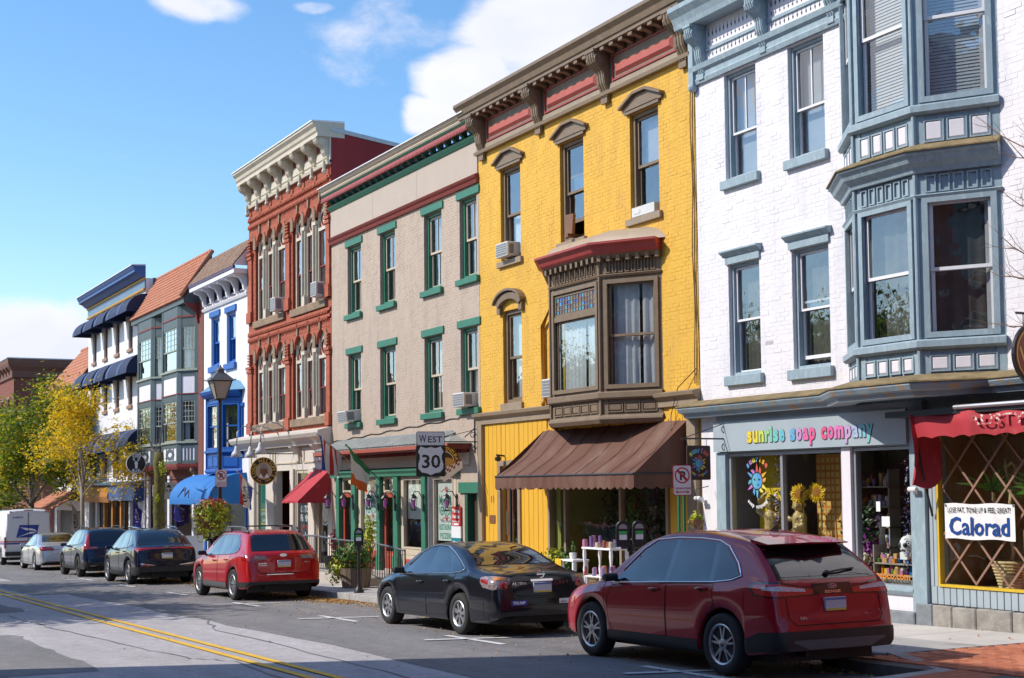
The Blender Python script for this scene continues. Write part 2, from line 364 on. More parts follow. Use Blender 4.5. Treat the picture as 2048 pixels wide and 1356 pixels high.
for j in range(ny):
 for i in range(18):
  X=BX+.12+.2*i+(.1 if j % 2 else 0);Y=-3.42+.1*j
  if Y > .0: continue
  cand.append((X,Y))
cand.sort(key=lambda p: abs(p[0]+11.9)*.9+abs(p[1]+2.6)*.6)
for q,(X,Y) in enumerate(cand):
 z=sz(X) - .02+random.uniform(-.002,.002)
 if q < 300:
  o=bpy.data.objects.new('brick',pm_mesh[random.randrange(3)]);COL.objects.link(o);o.parent=bpv;o.location=Vector((X,Y,z)) - WP[bpv];o.rotation_euler=(0,-math.atan(SL),random.gauss(0,.006))
 else:
  rest.hexa([(X - .096,Y - .046,z),(X+.096,Y - .046,z),(X+.096,Y+.046,z),(X - .096,Y+.046,z),(X - .094,Y - .044,z+.02),(X+.094,Y - .044,z+.02),(X+.094,Y+.044,z+.02),(X - .094,Y+.044,z+.02)])
rest.build('bricks',M_PBR[0],bpv,kind='stuff')
# kerb: stones along the street, then the return of the bulb-out
kerb=MB();kerb.box(-130,-129.5,KY+.03,KY+.15,gz(-130) - .1,gz(-130)+.12);kerb=struct(kerb.build('kerb',M_KERB))
def kstone(a,b,y0,y1):
 mb=MB();g=.004
 mb.hexa([(a+g,y0,gz(a) - .06),(b - g,y0,gz(b) - .06),(b - g,y1,gz(b) - .06),(a+g,y1,gz(a) - .06),(a+g,y0+.012,sz(a)+.002),(b - g,y0+.012,sz(b)+.002),(b - g,y1,sz(b)+.002),(a+g,y1,sz(a)+.002)])
 mb.build('kerb_stone',M_KERB,kerb,bevel=.012)
x=-12.3
while x > -80: kstone(x - 1.8,x,KY,KY+.165);x -= 1.8
mb=MB();mb.ext([(-12.3,KY),(-10.86,-3.62),(-10.75,-3.5),(-12.3,KY+.165)],'z',gz(-12.3) - .06,sz(-11.6));mb.build('kerb_stone',M_KERB,kerb)
mb=MB();mb.ext([(-10.86,-3.62),(-10.4,-6.2),(-10.22,-6.2),(-10.7,-3.55)],'z',gz(-12.3) - .06,sz(-10.9));mb.build('kerb_stone',M_KERB,kerb)
mb=MB();mb.ext([(-10.7,-3.5),(-10.25,-6.2),(-5,-6.2),(-5,-3.5)],'z',-.4,sz(-10.6) - .006);struct(mb.build('bulb_out',M_PBR[1]))
# fallen leaves: along the kerb and a few loose
M_LEAFS=[pm('fallen_leaf_gold',(.55,.27,.03),.7,.3,30),pm('fallen_leaf_brown',(.28,.12,.03),.8,.3,30),pm('fallen_leaf_tan',(.45,.32,.14),.8,.3,30)]
for li,mt in enumerate(M_LEAFS):
 mb=MB()
 def put(X,Y,h):
  s=random.uniform(.012,.028) if li != 1 else random.uniform(.012,.035);mb.leaf((X,Y,h+.012+random.random()*.012),s,(random.gauss(0,.35),random.gauss(0,.35),1))
 for i in range(3800):                               # gutter drifts
  X=-random.uniform(11.0,62);Y=KY - abs(random.gauss(0,.3));put(X,Y,gz(X))
 for c,n,sp in [(-28.4,500,.5),(-30.5,500,.8),(-22.4,350,.6),(-12.2,700,.5),(-41,600,1.2),(-43.5,500,1),(-36,500,1.4),(-48,400,1.5)]:
  for i in range(n):
   X=c+random.gauss(0,sp);Y=KY - .1 - abs(random.gauss(0,.35));put(X,Y,gz(X))
 for i in range(700):                                # under and around the parked cars
  X=-random.uniform(10.5,60);Y=random.uniform(-5.6,-3.05);put(X,Y,gz(X)+.004)
 for i in range(60):
  X=-random.uniform(9,40);Y=random.uniform(-10,-5.5);put(X,Y,gz(X)+.004)
 for i in range(140):
  X=-random.uniform(8,60);Y=random.uniform(-2.9,-.1);put(X,Y,sz(X))
 tag(mb.build('fallen_leaves',mt),['golden fallen leaves drifted along the kerb and gutter','brown fallen leaves drifted along the kerb and gutter','tan fallen leaves drifted along the kerb and gutter'][li],'leaves',kind='stuff')
# ------------------------------------------------------------------ building helpers (facade plane Y = y, facing -Y)
def free(x0,x1,za,zb,ops):
 iv=[(x0,x1)]
 for a,b,c,d in ops:
  if c < zb - 1e-6 and d > za+1e-6:
   nv=[]
   for p,q in iv:
    if b <= p or a >= q: nv.append((p,q));continue
    if a > p: nv.append((p,a))
    if b < q: nv.append((b,q))
   iv=nv
 return iv
def wall_mesh(mb,x0,x1,z0,z1,ops,y=0,th=.28):
 zs=sorted({z0,z1,*[v for o in ops for v in o[2:] if z0 < v < z1]})
 for a,b in zip(zs,zs[1:]):
  for p,q in free(x0,x1,a,b,ops): mb.quad((p,y,a),(q,y,a),(q,y,b),(p,y,b))
 for a,b,c,d in ops:
  mb.quad((a,y,c),(a,y,d),(a,y+th,d),(a,y+th,c));mb.quad((b,y,d),(b,y,c),(b,y+th,c),(b,y+th,d))
  mb.quad((a,y,d),(b,y,d),(b,y+th,d),(a,y+th,d));mb.quad((a,y,c),(a,y+th,c),(b,y+th,c),(b,y,c))
def brick_wall(parent,x0,x1,z0,z1,ops,mortar,bmat,y=0,nind=0,vis=None,BL=.198,BH=.0675,proud=.0022,j=.007,jit=.0012):
 """mortar slab with the openings, and every brick as its own raised block: the nearest nind as single objects, the rest in one mesh"""
 mb=MB();wall_mesh(mb,x0,x1,z0,z1,ops,y);w=mb.build('wall',mortar,parent)
 full=[];part=[]
 nz=int(round((z1 - z0)/BH));BH=(z1 - z0)/nz
 for k in range(nz):
  za=z0+k*BH;off=(k % 2)*BL/2
  for p,q in free(x0,x1,za+.02,za+BH - .02,ops):
   i0=math.floor((p - x0 - off)/BL);i1=math.ceil((q - x0 - off)/BL)
   for i in range(i0,i1):
    a=max(p,x0+off+i*BL);b=min(q,x0+off+(i+1)*BL)
    if b - a < .03: continue
    (full if b - a > BL - 1e-4 else part).append((a,b,za,za+BH))
 inds=[]
 if nind:
  full.sort(key=lambda t: -t[0]);inds=[t for t in full if vis is None or t[0] < vis][:nind];s=set(inds);full=[t for t in full if t not in s]
 A=np.array(full+part);n=len(A);h=j/2;e=.0018
 dy=rng.normal(0,jit,n);Y0=np.full(n,y);Y1=y - proud+dy
 a,b,c,d=A.T;a=a+h;b=b - h;c=c+h;d=d - h
 V=np.stack([np.stack([a,Y0,c],1),np.stack([b,Y0,c],1),np.stack([b,Y0,d],1),np.stack([a,Y0,d],1),
     np.stack([a+e,Y1,c+e],1),np.stack([b - e,Y1,c+e],1),np.stack([b - e,Y1,d - e],1),np.stack([a+e,Y1,d - e],1)],1).reshape(-1,3)
 fq=np.array([(4,5,6,7),(0,1,5,4),(1,2,6,5),(2,3,7,6),(3,0,4,7)])
 Fc=(np.arange(n)[:,None,None]*8+fq[None]).reshape(-1,4)
 mb=MB();mb.v=V.tolist();mb.f=Fc.tolist();mb.build('bricks',bmat,w,kind='stuff')
 if inds:
  q=MB();X=BL/2 - h;Z=BH/2 - h
  q.add([(-X,0,-Z),(X,0,-Z),(X,0,Z),(-X,0,Z),(-X+e,-proud,-Z+e),(X - e,-proud,-Z+e),(X - e,-proud,Z - e),(-X+e,-proud,Z - e)],fq.tolist())
  me=bpy.data.meshes.new('brick');me.from_pydata(q.v,[],q.f);me.materials.append(bmat)
  for a,b,c,d in inds:
   o=bpy.data.objects.new('brick',me);COL.objects.link(o);o.parent=w;o.location=Vector(((a+b)/2,y+random.gauss(0,.0014),(c+d)/2)) - WP[w]
 return w
def ring(mb,x0,x1,z0,z1,w,y0,y1,wb=None,wt=None):
 wb=w if wb is None else wb;wt=w if wt is None else wt
 mb.box(x0,x0+w,y0,y1,z0,z1);mb.box(x1 - w,x1,y0,y1,z0,z1)
 mb.box(x0+w,x1 - w,y0,y1,z0,z0+wb);mb.box(x0+w,x1 - w,y0,y1,z1 - wt,z1)
def drape(mb,x0,x1,z0,z1,y,amp=.025,wl=.16,n=None,flare=0.0):
 n=n or max(8,int((x1 - x0)/.035));ph=random.random()*6;rows=5;vs=[]
 for r in range(rows+1):
  t=r/rows;z=z1+(z0 - z1)*t
  for i in range(n+1):
   u=i/n;x=x0+(x1 - x0)*u;xx=x+flare*t*(u - .5)
   vs.append((xx,y+amp*(.6+.4*t)*math.sin(x/wl*2*pi+ph+.6*math.sin(x*9+t)),z))
 fs=[(r*(n+1)+i,r*(n+1)+i+1,(r+1)*(n+1)+i+1,(r+1)*(n+1)+i) for r in range(rows) for i in range(n)]
 mb.add(vs,fs)
def blind(mb,x0,x1,z0,z1,y,p=.035):
 z=z0
 while z < z1 - p*.5:
  mb.quad((x0,y,z),(x1,y,z),(x1,y - .012,z+p*.93),(x0,y - .012,z+p*.93));z += p
M_CURT=pm('white_curtain',(.86,.86,.88),.9,.06,5);M_CURT2=pm('cream_curtain',(.62,.56,.45),.9,.1,5);M_CURT3=pm('dark_curtain',(.13,.12,.11),.9,.2,5)
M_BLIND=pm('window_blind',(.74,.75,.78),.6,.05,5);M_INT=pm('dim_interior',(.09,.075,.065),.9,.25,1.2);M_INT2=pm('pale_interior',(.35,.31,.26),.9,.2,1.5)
def sash(parent,x0,x1,z0,z1,frame,sashm,y=0,rec=.11,cas=.06,meet=.5,mun=0,munh=0,mun_low=None,rail=.045,curtain=None,sill=None,lintel=None,glass=None,brow=None,cw=None,opened=0):
 mb=MB();ring(mb,x0 - .004,x1+.004,z0 - .004,z1+.004,cas,y+rec - .045,y+rec+.09);w=mb.build('window',frame,parent)
 X0,X1,Z0,Z1=x0+cas,x1 - cas,z0+cas*.6,z1 - cas;zm=Z0+(Z1 - Z0)*meet
 for up in (1,0):
  a,b=(zm - rail*.5,Z1) if up else (Z0+opened,zm+rail*.5+opened);yy=y+rec+(0 if up else .04)
  mb=MB();ring(mb,X0,X1,a,b,rail,yy,yy+.036,wb=rail*(1 if up else 1.5))
  nm=mun if up or mun_low is None else mun_low
  for k in range(nm):
   xm=X0+(X1 - X0)*(k+1)/(nm+1);mb.box(xm - .012,xm+.012,yy+.004,yy+.032,a+rail,b - rail)
  for k in range(munh if up or mun_low is None else (munh if mun_low else 0)):
   zk=a+(b - a)*(k+1)/(munh+1);mb.box(X0+rail,X1 - rail,yy+.006,yy+.03,zk - .011,zk+.011)
  mb.build('sash',sashm,w)
  mb=MB();tl=random.gauss(0,.004);mb.quad((X0+rail*.6,yy+.018+tl,a+rail*.6),(X1 - rail*.6,yy+.018 - tl,a+rail*.6),(X1 - rail*.6,yy+.018 - tl,b - rail*.6),(X0+rail*.6,yy+.018+tl,b - rail*.6))
  mb.build('pane',glass or GLASS,w)
 if sill:
  mt,o,h,p=sill;mb=MB();mb.box(x0 - o,x1+o,y - p,y+rec,z0 - h,z0 - .002);mb.build('sill',mt,w,bevel=.008)
 if lintel:
  mt,o,h,p=lintel;mb=MB();mb.box(x0 - o,x1+o,y - p,y+.02,z1+.002,z1+h);mb.build('lintel',mt,w,bevel=.006)
 yc=y+rec+.16
 if curtain == 'white2':
  mb=MB();drape(mb,X0,X0+(X1 - X0)*.62,Z0,Z1,yc);drape(mb,X0+(X1 - X0)*.7,X1,Z0,Z1,yc);mb.build('curtain',M_CURT,w,smooth='all')
 elif curtain == 'sides':
  mb=MB();d=(X1 - X0)*.3;drape(mb,X0,X0+d,Z0,Z1,yc);drape(mb,X1 - d,X1,Z0,Z1,yc);mb.build('curtain',M_CURT2,w,smooth='all')
 elif curtain == 'full': mb=MB();drape(mb,X0,X1,Z0,Z1,yc,.012,.11);mb.build('curtain',M_CURT,w,smooth='all')
 elif curtain == 'cream': mb=MB();drape(mb,X0,X1,Z0,Z1,yc,.012,.11);mb.build('curtain',M_CURT2,w,smooth='all')
 elif curtain == 'dark': mb=MB();drape(mb,X0,X1,Z0,Z1,yc,.015,.13);mb.build('curtain',M_CURT3,w,smooth='all')
 elif curtain == 'half': mb=MB();drape(mb,X0,X1,Z0,zm,yc,.014,.1);mb.build('curtain',M_CURT,w,smooth='all')
 elif curtain == 'blind': mb=MB();blind(mb,X0,X1,Z0+.1,Z1,yc);mb.build('blind',M_BLIND,w)
 elif curtain == 'topblind': mb=MB();blind(mb,X0,X1,zm,Z1,yc);mb.build('blind',M_BLIND,w)
 return w
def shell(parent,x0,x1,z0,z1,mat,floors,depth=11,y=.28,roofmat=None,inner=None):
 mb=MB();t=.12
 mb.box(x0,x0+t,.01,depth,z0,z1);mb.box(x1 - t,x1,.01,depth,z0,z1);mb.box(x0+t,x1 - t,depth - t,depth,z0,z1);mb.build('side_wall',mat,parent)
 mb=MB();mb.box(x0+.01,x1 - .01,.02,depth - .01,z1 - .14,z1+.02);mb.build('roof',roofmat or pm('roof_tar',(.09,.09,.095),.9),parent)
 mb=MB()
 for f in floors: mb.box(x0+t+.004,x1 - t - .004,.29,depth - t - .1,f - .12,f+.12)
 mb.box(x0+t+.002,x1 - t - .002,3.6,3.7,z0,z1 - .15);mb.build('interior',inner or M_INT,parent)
def console(mb,xc,w,out,zb,zt,y=0):
 """scrolled cornice bracket: S-profile, grooved face"""
 h=zt - zb;pr=[]
 P=[(0,0),(.10,.02),(.16,.08),(.14,.15),(.20,.20),(.32,.30),(.36,.40),(.38,.50),(.46,.57),(.66,.64),(.86,.72),(.96,.82),(.98,.92),(1.0,1.0),(0,1.0)]
 pts=[(y - p*out,zb+q*h) for p,q in P]
 mb.ext(pts,'x',xc - w/2,xc+w/2)
 pts2=[(y - p*out - .012,zb+q*h) for p,q in P[1:-2]]+[(y - p*out+.02,zb+q*h) for p,q in P[-3:0:-1]]
 for k in (-.3,0,.3): mb.ext(pts2,'x',xc+w*(k - .1),xc+w*(k+.1))
 mb.box(xc - w*.6,xc+w*.6,y - out*1.04,y,zt - h*.06,zt);mb.box(xc - w*.42,xc+w*.42,y - .06,y,zb - h*.12,zb - .002)
 for s in (-1,1): mb.lathe([(.16*h,0),(.15*h,.02),(.08*h,.022),(.07*h,.035)],(xc+s*w/2 - (.02 if s < 0 else 0),y - out*.58,zb+h*.80),12,'x')
def boards(parent,x0,x1,z0,z1,mat,y=0,w=.2,name='plank',t=.022,gap=.012):
 n=max(1,round((x1 - x0)/w));w=(x1 - x0)/n
 for i in range(n):
  mb=MB();mb.box(x0+i*w+gap/2,x0+(i+1)*w - gap/2,y - t+random.uniform(-.002,.002),y,z0,z1);mb.build(name,mat,parent,bevel=.004)
def panel(mb,x0,x1,z0,z1,y,t=.03,b=.05):
 """raised-and-fielded panel"""
 mb.add([(x0,y,z0),(x1,y,z0),(x1,y,z1),(x0,y,z1),(x0+b,y - t,z0+b),(x1 - b,y - t,z0+b),(x1 - b,y - t,z1 - b),(x0+b,y - t,z1 - b)],
   [(4,5,6,7),(0,1,5,4),(1,2,6,5),(2,3,7,6),(3,0,4,7)])
def face_frame(p,q):
 """local frame on a vertical face running from p to q (XY): returns fn(u, v, w) -> xyz, w outward, and the length"""
 p=Vector(p);q=Vector(q);d=(q - p);Ln=d.length;d.normalize();n=Vector((d.y,-d.x))
 return (lambda u,v,w=0: (p.x+d.x*u+n.x*w,p.y+d.y*u+n.y*w,v)),Ln
def fbox(mb,fr,u0,u1,v0,v1,w0,w1):
 mb.hexa([fr(u0,v0,w1),fr(u1,v0,w1),fr(u1,v0,w0),fr(u0,v0,w0),fr(u0,v1,w1),fr(u1,v1,w1),fr(u1,v1,w0),fr(u0,v1,w0)])
def fring(mb,fr,u0,u1,v0,v1,t,w0,w1,tb=None):
 tb=t if tb is None else tb
 fbox(mb,fr,u0,u0+t,v0,v1,w0,w1);fbox(mb,fr,u1 - t,u1,v0,v1,w0,w1);fbox(mb,fr,u0+t,u1 - t,v0,v0+tb,w0,w1);fbox(mb,fr,u0+t,u1 - t,v1 - t,v1,w0,w1)
def fpanel(mb,fr,u0,u1,v0,v1,w,t=.025,b=.03):
 mb.add([fr(u0,v0,w),fr(u1,v0,w),fr(u1,v1,w),fr(u0,v1,w),fr(u0+b,v0+b,w+t),fr(u1 - b,v0+b,w+t),fr(u1 - b,v1 - b,w+t),fr(u0+b,v1 - b,w+t)],
   [(4,5,6,7),(0,1,5,4),(1,2,6,5),(2,3,7,6),(3,0,4,7)])
def fpane(fr,u0,u1,v0,v1,w,parent,mat=None,name='pane'):
 mb=MB();mb.quad(fr(u0,v0,w),fr(u1,v0,w),fr(u1,v1,w),fr(u0,v1,w));return mb.build(name,mat or GLASS,parent)
def fdrape(fr,u0,u1,v0,v1,w,parent,mat=None,amp=.03,wl=.15):
 q=MB();drape(q,u0,u1,v0,v1,0,amp,wl);q.v=[fr(x,z,w+y) for x,y,z in q.v];return q.build('curtain',mat or M_CURT,parent,smooth='all')
def awning(parent,x0,x1,zt,zf,out,val,mat,name='awning',scal=.22,sides=True,xt0=None,xt1=None,sag=.0,nx=24,ny=8):
 """sloped canvas awning with cheeks and a scalloped valance"""
 xt0=x0 if xt0 is None else xt0;xt1=x1 if xt1 is None else xt1
 mb=MB();vs=[]
 for j in range(ny+1):
  t=j/ny
  for i in range(nx+1):
   u=i/nx;X=(xt0+(xt1 - xt0)*u)*(1 - t)+(x0+(x1 - x0)*u)*t
   sg=-sag*math.sin(pi*t)*(1+.35*math.sin(u*40)*.3)
   vs.append((X,-out*t,zt+(zf - zt)*t+sg+.006*math.sin(u*31+t*3)))
 mb.add(vs,[(j*(nx+1)+i,j*(nx+1)+i+1,(j+1)*(nx+1)+i+1,(j+1)*(nx+1)+i) for j in range(ny) for i in range(nx)])
 if sides:
  for X,Xt in ((x0,xt0),(x1,xt1)): mb.add([(Xt,0,zt),(X,-out,zf),(X,0,zf)],[(0,1,2)])
 a=mb.build(name,mat,parent,smooth='all')
 mb=MB()
 def val_strip(fr,Ln):
  n=max(2,round(Ln/scal));k=8;pts=[]
  for i in range(n*k+1):
   u=Ln*i/(n*k);ph=(i % k)/k;pts.append((u,zf - val+.045*(1 - math.sin(pi*ph))*(1 if val > .1 else .4)))
  vs=[]
  for i,(u,zb) in enumerate(pts):
   w=.014*math.sin(i*.55)+.008*math.sin(i*.21);vs += [fr(u,zf+.004,0),fr(u,(zf+zb)/2,w*.5),fr(u,zb,w)]
  mb.add(vs,[(3*i+r,3*i+r+1,3*i+r+4,3*i+r+3) for i in range(len(pts) - 1) for r in (0,1)])
 fr,Ln=face_frame((x0,-out),(x1,-out));val_strip(fr,Ln)
 if sides:
  fr,Ln=face_frame((x1,-out),(x1,0));val_strip(fr,Ln);fr,Ln=face_frame((x0,0),(x0,-out));val_strip(fr,Ln)
 mb.build('valance',mat,a,smooth='all')
 return a
def ac_unit(x0,x1,z0,z1,y,out,label,tilt=0):
 t=thing('air_conditioner',label,'air conditioner',((x0+x1)/2,y,z0))
 mb=MB();mb.box(x0,x1,y - out,y+.1,z0,z1);b=mb.build('casing',M_AC,t,bevel=.01)
 mb=MB();mb.box(x0+.03,x1 - .03,y - out - .006,y - out+.002,z0+.03,z1 - .03)
 mb.build('grille',M_ACG,t)
 mb=MB()
 mb.box(x1 - .004,x1+.004,y - out+.05,y - out*.3,z0+.05,z1 - .05);mb.build('side_vent',M_ACG,t)
 mb=MB()
 for k in range(1,5): z=z0+.03+(z1 - z0 - .06)*k/5;mb.box(x0+.03,x1 - .03,y - out - .01,y - out - .004,z - .004,z+.004)
 mb.build('fins',M_AC,t)
 if tilt: t.rotation_euler=(tilt,0,0)
 return t
M_AC=pm('ac_white',(.62,.62,.6),.5,.06,8);M_ACG=pm('ac_grey',(.2,.21,.22),.6,.1,30)
# ------------------------------------------------------------------ bay windows (shared builder)
def bay(parent,pts,z,wood,sashm,pmat,npan,curtains,name='bay_window',stile=.13,meet=.52,frieze_n=None,pan_t=.02,transom=None,glass=None):
 """three-sided wooden bay. z = dict(bot, p0, p1, s0, s1, w0, w1, f0, f1)"""
 mb=MB();mb.ext([p for p in pts],'z',z['bot'],z['bot']+.05)
 frs=[face_frame(a,b) for a,b in zip(pts,pts[1:])]
 for fr,Ln in frs:
  fbox(mb,fr,-.01,stile,z['bot']+.051,z['f1'],-.1,0);fbox(mb,fr,Ln - stile,Ln+.01,z['bot']+.052,z['f1'] - .001,-.1,0)
  fbox(mb,fr,stile,Ln - stile,z['bot']+.053,z['w0'],-.09,-.012);fbox(mb,fr,stile,Ln - stile,z['w1'],z['f1'] - .002,-.09,-.012)
  fring(mb,fr,stile*.55,Ln - stile*.55,z['w0'] - .01,z['w1']+.06,.075,0,.03)
  fring(mb,fr,stile*.85,Ln - stile*.85,z['w0']+.012,z['w1']+.03,.04,-.02,.018)
 for i in range(1,len(pts) - 1):                                   # corner beads
  p=Vector(pts[i]);mb.tube([(p.x,p.y - .012,z['bot']+.06),(p.x,p.y - .012,z['f1'])],.03,8)
 b=mb.build(name,wood,parent)
 mb=MB();mb.sweep(pts,[(-.02,z['s0']),(.05,z['s0']),(.085,z['s0']+.03),(.085,z['s1'] - .02),(.06,z['s1']),(-.02,z['s1'])]);mb.build('sill',wood,b)
 mb=MB();mb.sweep(pts,[(-.02,z['bot'] - .07),(.03,z['bot'] - .06),(.075,z['bot']+.01),(.07,z['bot']+.045),(.02,z['bot']+.09),(-.02,z['bot']+.09)]);mb.build('base_moulding',wood,b)
 mb=MB();mb.sweep(pts,[(-.02,z['f0'] - .05),(.03,z['f0'] - .05),(.05,z['f0'] - .015),(.03,z['f0']),(-.02,z['f0'])]);mb.build('frieze_moulding',wood,b)
 for k,(fr,Ln) in enumerate(frs):
  n=npan[k];a=stile*.8;step=(Ln - 2*a)/n
  for i in range(n):
   mb=MB();u0=a+i*step+.035;u1=a+(i+1)*step - .035
   fring(mb,fr,u0 - .02,u1+.02,z['p0'] - .02,z['p1']+.02,.02,-.012,.014);mb.build('panel_frame',wood,b)
   mb=MB();fpanel(mb,fr,u0,u1,z['p0'],z['p1'],-.011,pan_t,.025);mb.build('panel',pmat,b)
  if frieze_n:
   n=frieze_n[k];step=(Ln - 2*a)/n
   for i in range(n):
    mb=MB();u0=a+i*step+.02;u1=a+(i+1)*step - .02;fring(mb,fr,u0,u1,z['f0']+.02,z['f1'] - .03,.018,-.011,.016);mb.build('frieze_panel',wood,b)
  u0,u1=stile+.02,Ln - stile - .02;zt=z['w1']
  if transom and transom[k]:
   t0,t1=transom[k];zt=t0 - .09
   mb=MB();fring(mb,fr,u0,u1,t0,t1,.04,-.05,-.005);fbox(mb,fr,u0,u1,zt - .01,t0 - .001,-.06,.015);tw=mb.build('transom',sashm,b)
   nx,nz=14,4;uw=(u1 - u0 - .08)/nx;vh=(t1 - t0 - .08)/nz
   for i in range(nx):
    for q in range(nz): fpane(fr,u0+.04+i*uw+.008,u0+.04+(i+1)*uw - .008,t0+.04+q*vh+.008,t0+.04+(q+1)*vh - .008,-.02,tw,random.choice(STAIN),'stained_pane')
   mb=MB()
   for i in range(1,nx): fbox(mb,fr,u0+.04+i*uw - .008,u0+.04+i*uw+.008,t0+.04,t1 - .04,-.03,-.01)
   for q in range(1,nz): fbox(mb,fr,u0+.04,u1 - .04,t0+.04+q*vh - .007,t0+.04+q*vh+.007,-.028,-.012)
   mb.build('lead_came',sashm,tw)
   fring_z=[(z['w0'],zt)]
  else:
   zm=z['w0']+(zt - z['w0'])*meet;fring_z=[(zm - .02,zt),(z['w0'],zm+.02)]
  for q,(a0,a1) in enumerate(fring_z):
   w=-.045 if q == 0 else -.075
   mb=MB();fring(mb,fr,u0,u1,a0,a1,.045,w - .03,w,.06 if q else .045);s=mb.build('sash',sashm,b)
   fpane(fr,u0+.03,u1 - .03,a0+.03,a1 - .03,w - .015,b,glass)
  c=curtains[k]
  if c == 'drape2':
   fdrape(fr,u0+(u1 - u0)*.04,u0+(u1 - u0)*.60,z['w0'],zt,-.16,b);fdrape(fr,u0+(u1 - u0)*.66,u1,z['w0'],zt,-.16,b)
  elif c == 'drape1': fdrape(fr,u0+(u1 - u0)*.26,u1,z['w0'],zt,-.16,b)
  elif c == 'blind':
   q=MB();blind(q,u0,u1,z['w0']+.12,zt,0,.045);q.v=[fr(x,zz,-.2+yy) for x,yy,zz in q.v];q.build('blind',M_BLIND,b)
  elif c == 'dim':
   fdrape(fr,u0,u1,z['w0'],zt,-.26,b,M_CURT3,.02,.2)
 return b
STAIN=[pm('stained_'+n,c,.12,.2,8,spec=.8) for n,c in [('brown',(.13,.06,.03)),('blue',(.02,.06,.30)),('cyan',(.03,.25,.38)),('umber',(.09,.06,.05)),('indigo',(.05,.04,.16)),('tan',(.22,.13,.08))]]

# ------------------------------------------------------------------ yellow brick building
M_YB=pm('yellow_brick_paint',(.70,.405,.05),.72,.09,2.0,bump=.12,bscale=120,col2=(.54,.30,.06),c2lo=.5,c2hi=.74,c2scale=1.1,stretch=(2.2,1,.5))
M_YM=pm('yellow_mortar_paint',(.66,.37,.045),.8,.08,4);M_YP=pm('yellow_board_paint',(.71,.385,.022),.6,.06,3,col2=(.58,.32,.05),c2lo=.58,c2hi=.8,stretch=(4,1,.6))
M_BR=pm('brown_trim_paint',(.20,.140,.088),.55,.12,5,bump=.06,bscale=80,col2=(.27,.2,.14),c2lo=.56,c2hi=.75,c2scale=6);M_BRL=pm('tan_sill_paint',(.29,.22,.15),.6,.1,5)
M_PINK=pm('pink_panel_paint',(.44,.10,.075),.5,.08,5);M_CRIM=pm('crimson_trim_paint',(.36,.05,.045),.45,.1,5)
M_TINR=pm('tin_roof_tan',(.38,.29,.20),.55,.12,3,col2=(.28,.2,.14),c2lo=.5,c2hi=.75)
YL,YR,G0=-28.3,-20.02,-.75
yel=thing('yellow_brick_building','yellow painted brick building with brown bracketed cornice and brown bay over a brown awning','building',(-24.2,0,sz(-24.2)))
YW=[(-27.25,-26.35,6.52,8.5),(-24.67,-23.75,6.52,8.5),(-22.08,-21.14,6.56,8.48)];YLW=(-27.2,-26.36,3.5,5.46)
brick_wall(yel,YL,YR,3.32,9.06,YW+[YLW,(-24.5,-21.6,3.32,5.6)],M_YM,M_YB,nind=300)
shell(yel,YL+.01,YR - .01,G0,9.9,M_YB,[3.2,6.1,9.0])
mb=MB();wall_mesh(mb,YL,YR,G0,3.3,[(-27.3,-26.5,G0,2.15),(-25.22,-21.0,.05,2.75)]);mb.build('lower_wall',M_YM,yel)
cur=[None,'half','half']
for i,(a,b,c,d) in enumerate(YW):
 w=sash(yel,a,b,c,d,M_BR,M_BR,cas=.085,rail=.05,curtain=['half',None,'topblind'][i],sill=(M_BRL,.1,.13,.07),opened=[0,.32,0][i])
 mb=MB();xm=(a+b)/2;o=.17                               # pediment hood
 mb.ext([(a - o,d+.06),(b+o,d+.06),(b+o,d+.12),(xm+.2,d+.30),(xm - .2,d+.30),(a - o,d+.12)],'y',-.05,.0)
 mb.ext([(a - o - .05,d+.12),(xm - .2,d+.31),(xm+.2,d+.31),(b+o+.05,d+.12),(b+o+.05,d+.165),(xm+.21,d+.36),(xm - .21,d+.36),(a - o - .05,d+.165)],'y',-.12,.0)
 mb.ext([(a - o+.1,d+.065),(b+o - .1,d+.065),(xm,d+.2)],'y',-.075,-.05);mb.box(a - .09,b+.09,-.06,.0,d+.0,d+.06)
 mb.build('hood',M_BR,w)
a,b,c,d=YLW
w=sash(yel,a,b,c,d,M_BR,M_BR,cas=.085,rail=.05,curtain='full',mun_low=None,sill=(M_BRL,.06,.15,.06))
mb=MB();k=10;xm=(a+b)/2;arc=[(xm+.62*math.cos(t),d+.02+.34*math.sin(t)) for t in np.linspace(pi*.12,pi*.88,k)];arc2=[(xm+.5*math.cos(t),d - .02+.24*math.sin(t)) for t in np.linspace(pi*.88,pi*.12,k)]
for i in range(k - 1): mb.ext([arc[i],arc[i+1],arc2[k - 2 - i],arc2[k - 1 - i]],'y',-.11,.0)
arc3=[(xm+.66*math.cos(t),d+.03+.36*math.sin(t)) for t in np.linspace(pi*.1,pi*.9,k)]
for i in range(k - 1): mb.ext([arc3[i],arc3[i+1],(arc3[i+1][0],arc3[i+1][1]+.05),(arc3[i][0],arc3[i][1]+.05)],'y',-.16,.0)
mb.box(a - .14,a - .0,-.08,0,d - .06,d+.13);mb.box(b+.0,b+.14,-.08,0,d - .06,d+.13);mb.build('hood',M_BR,w)
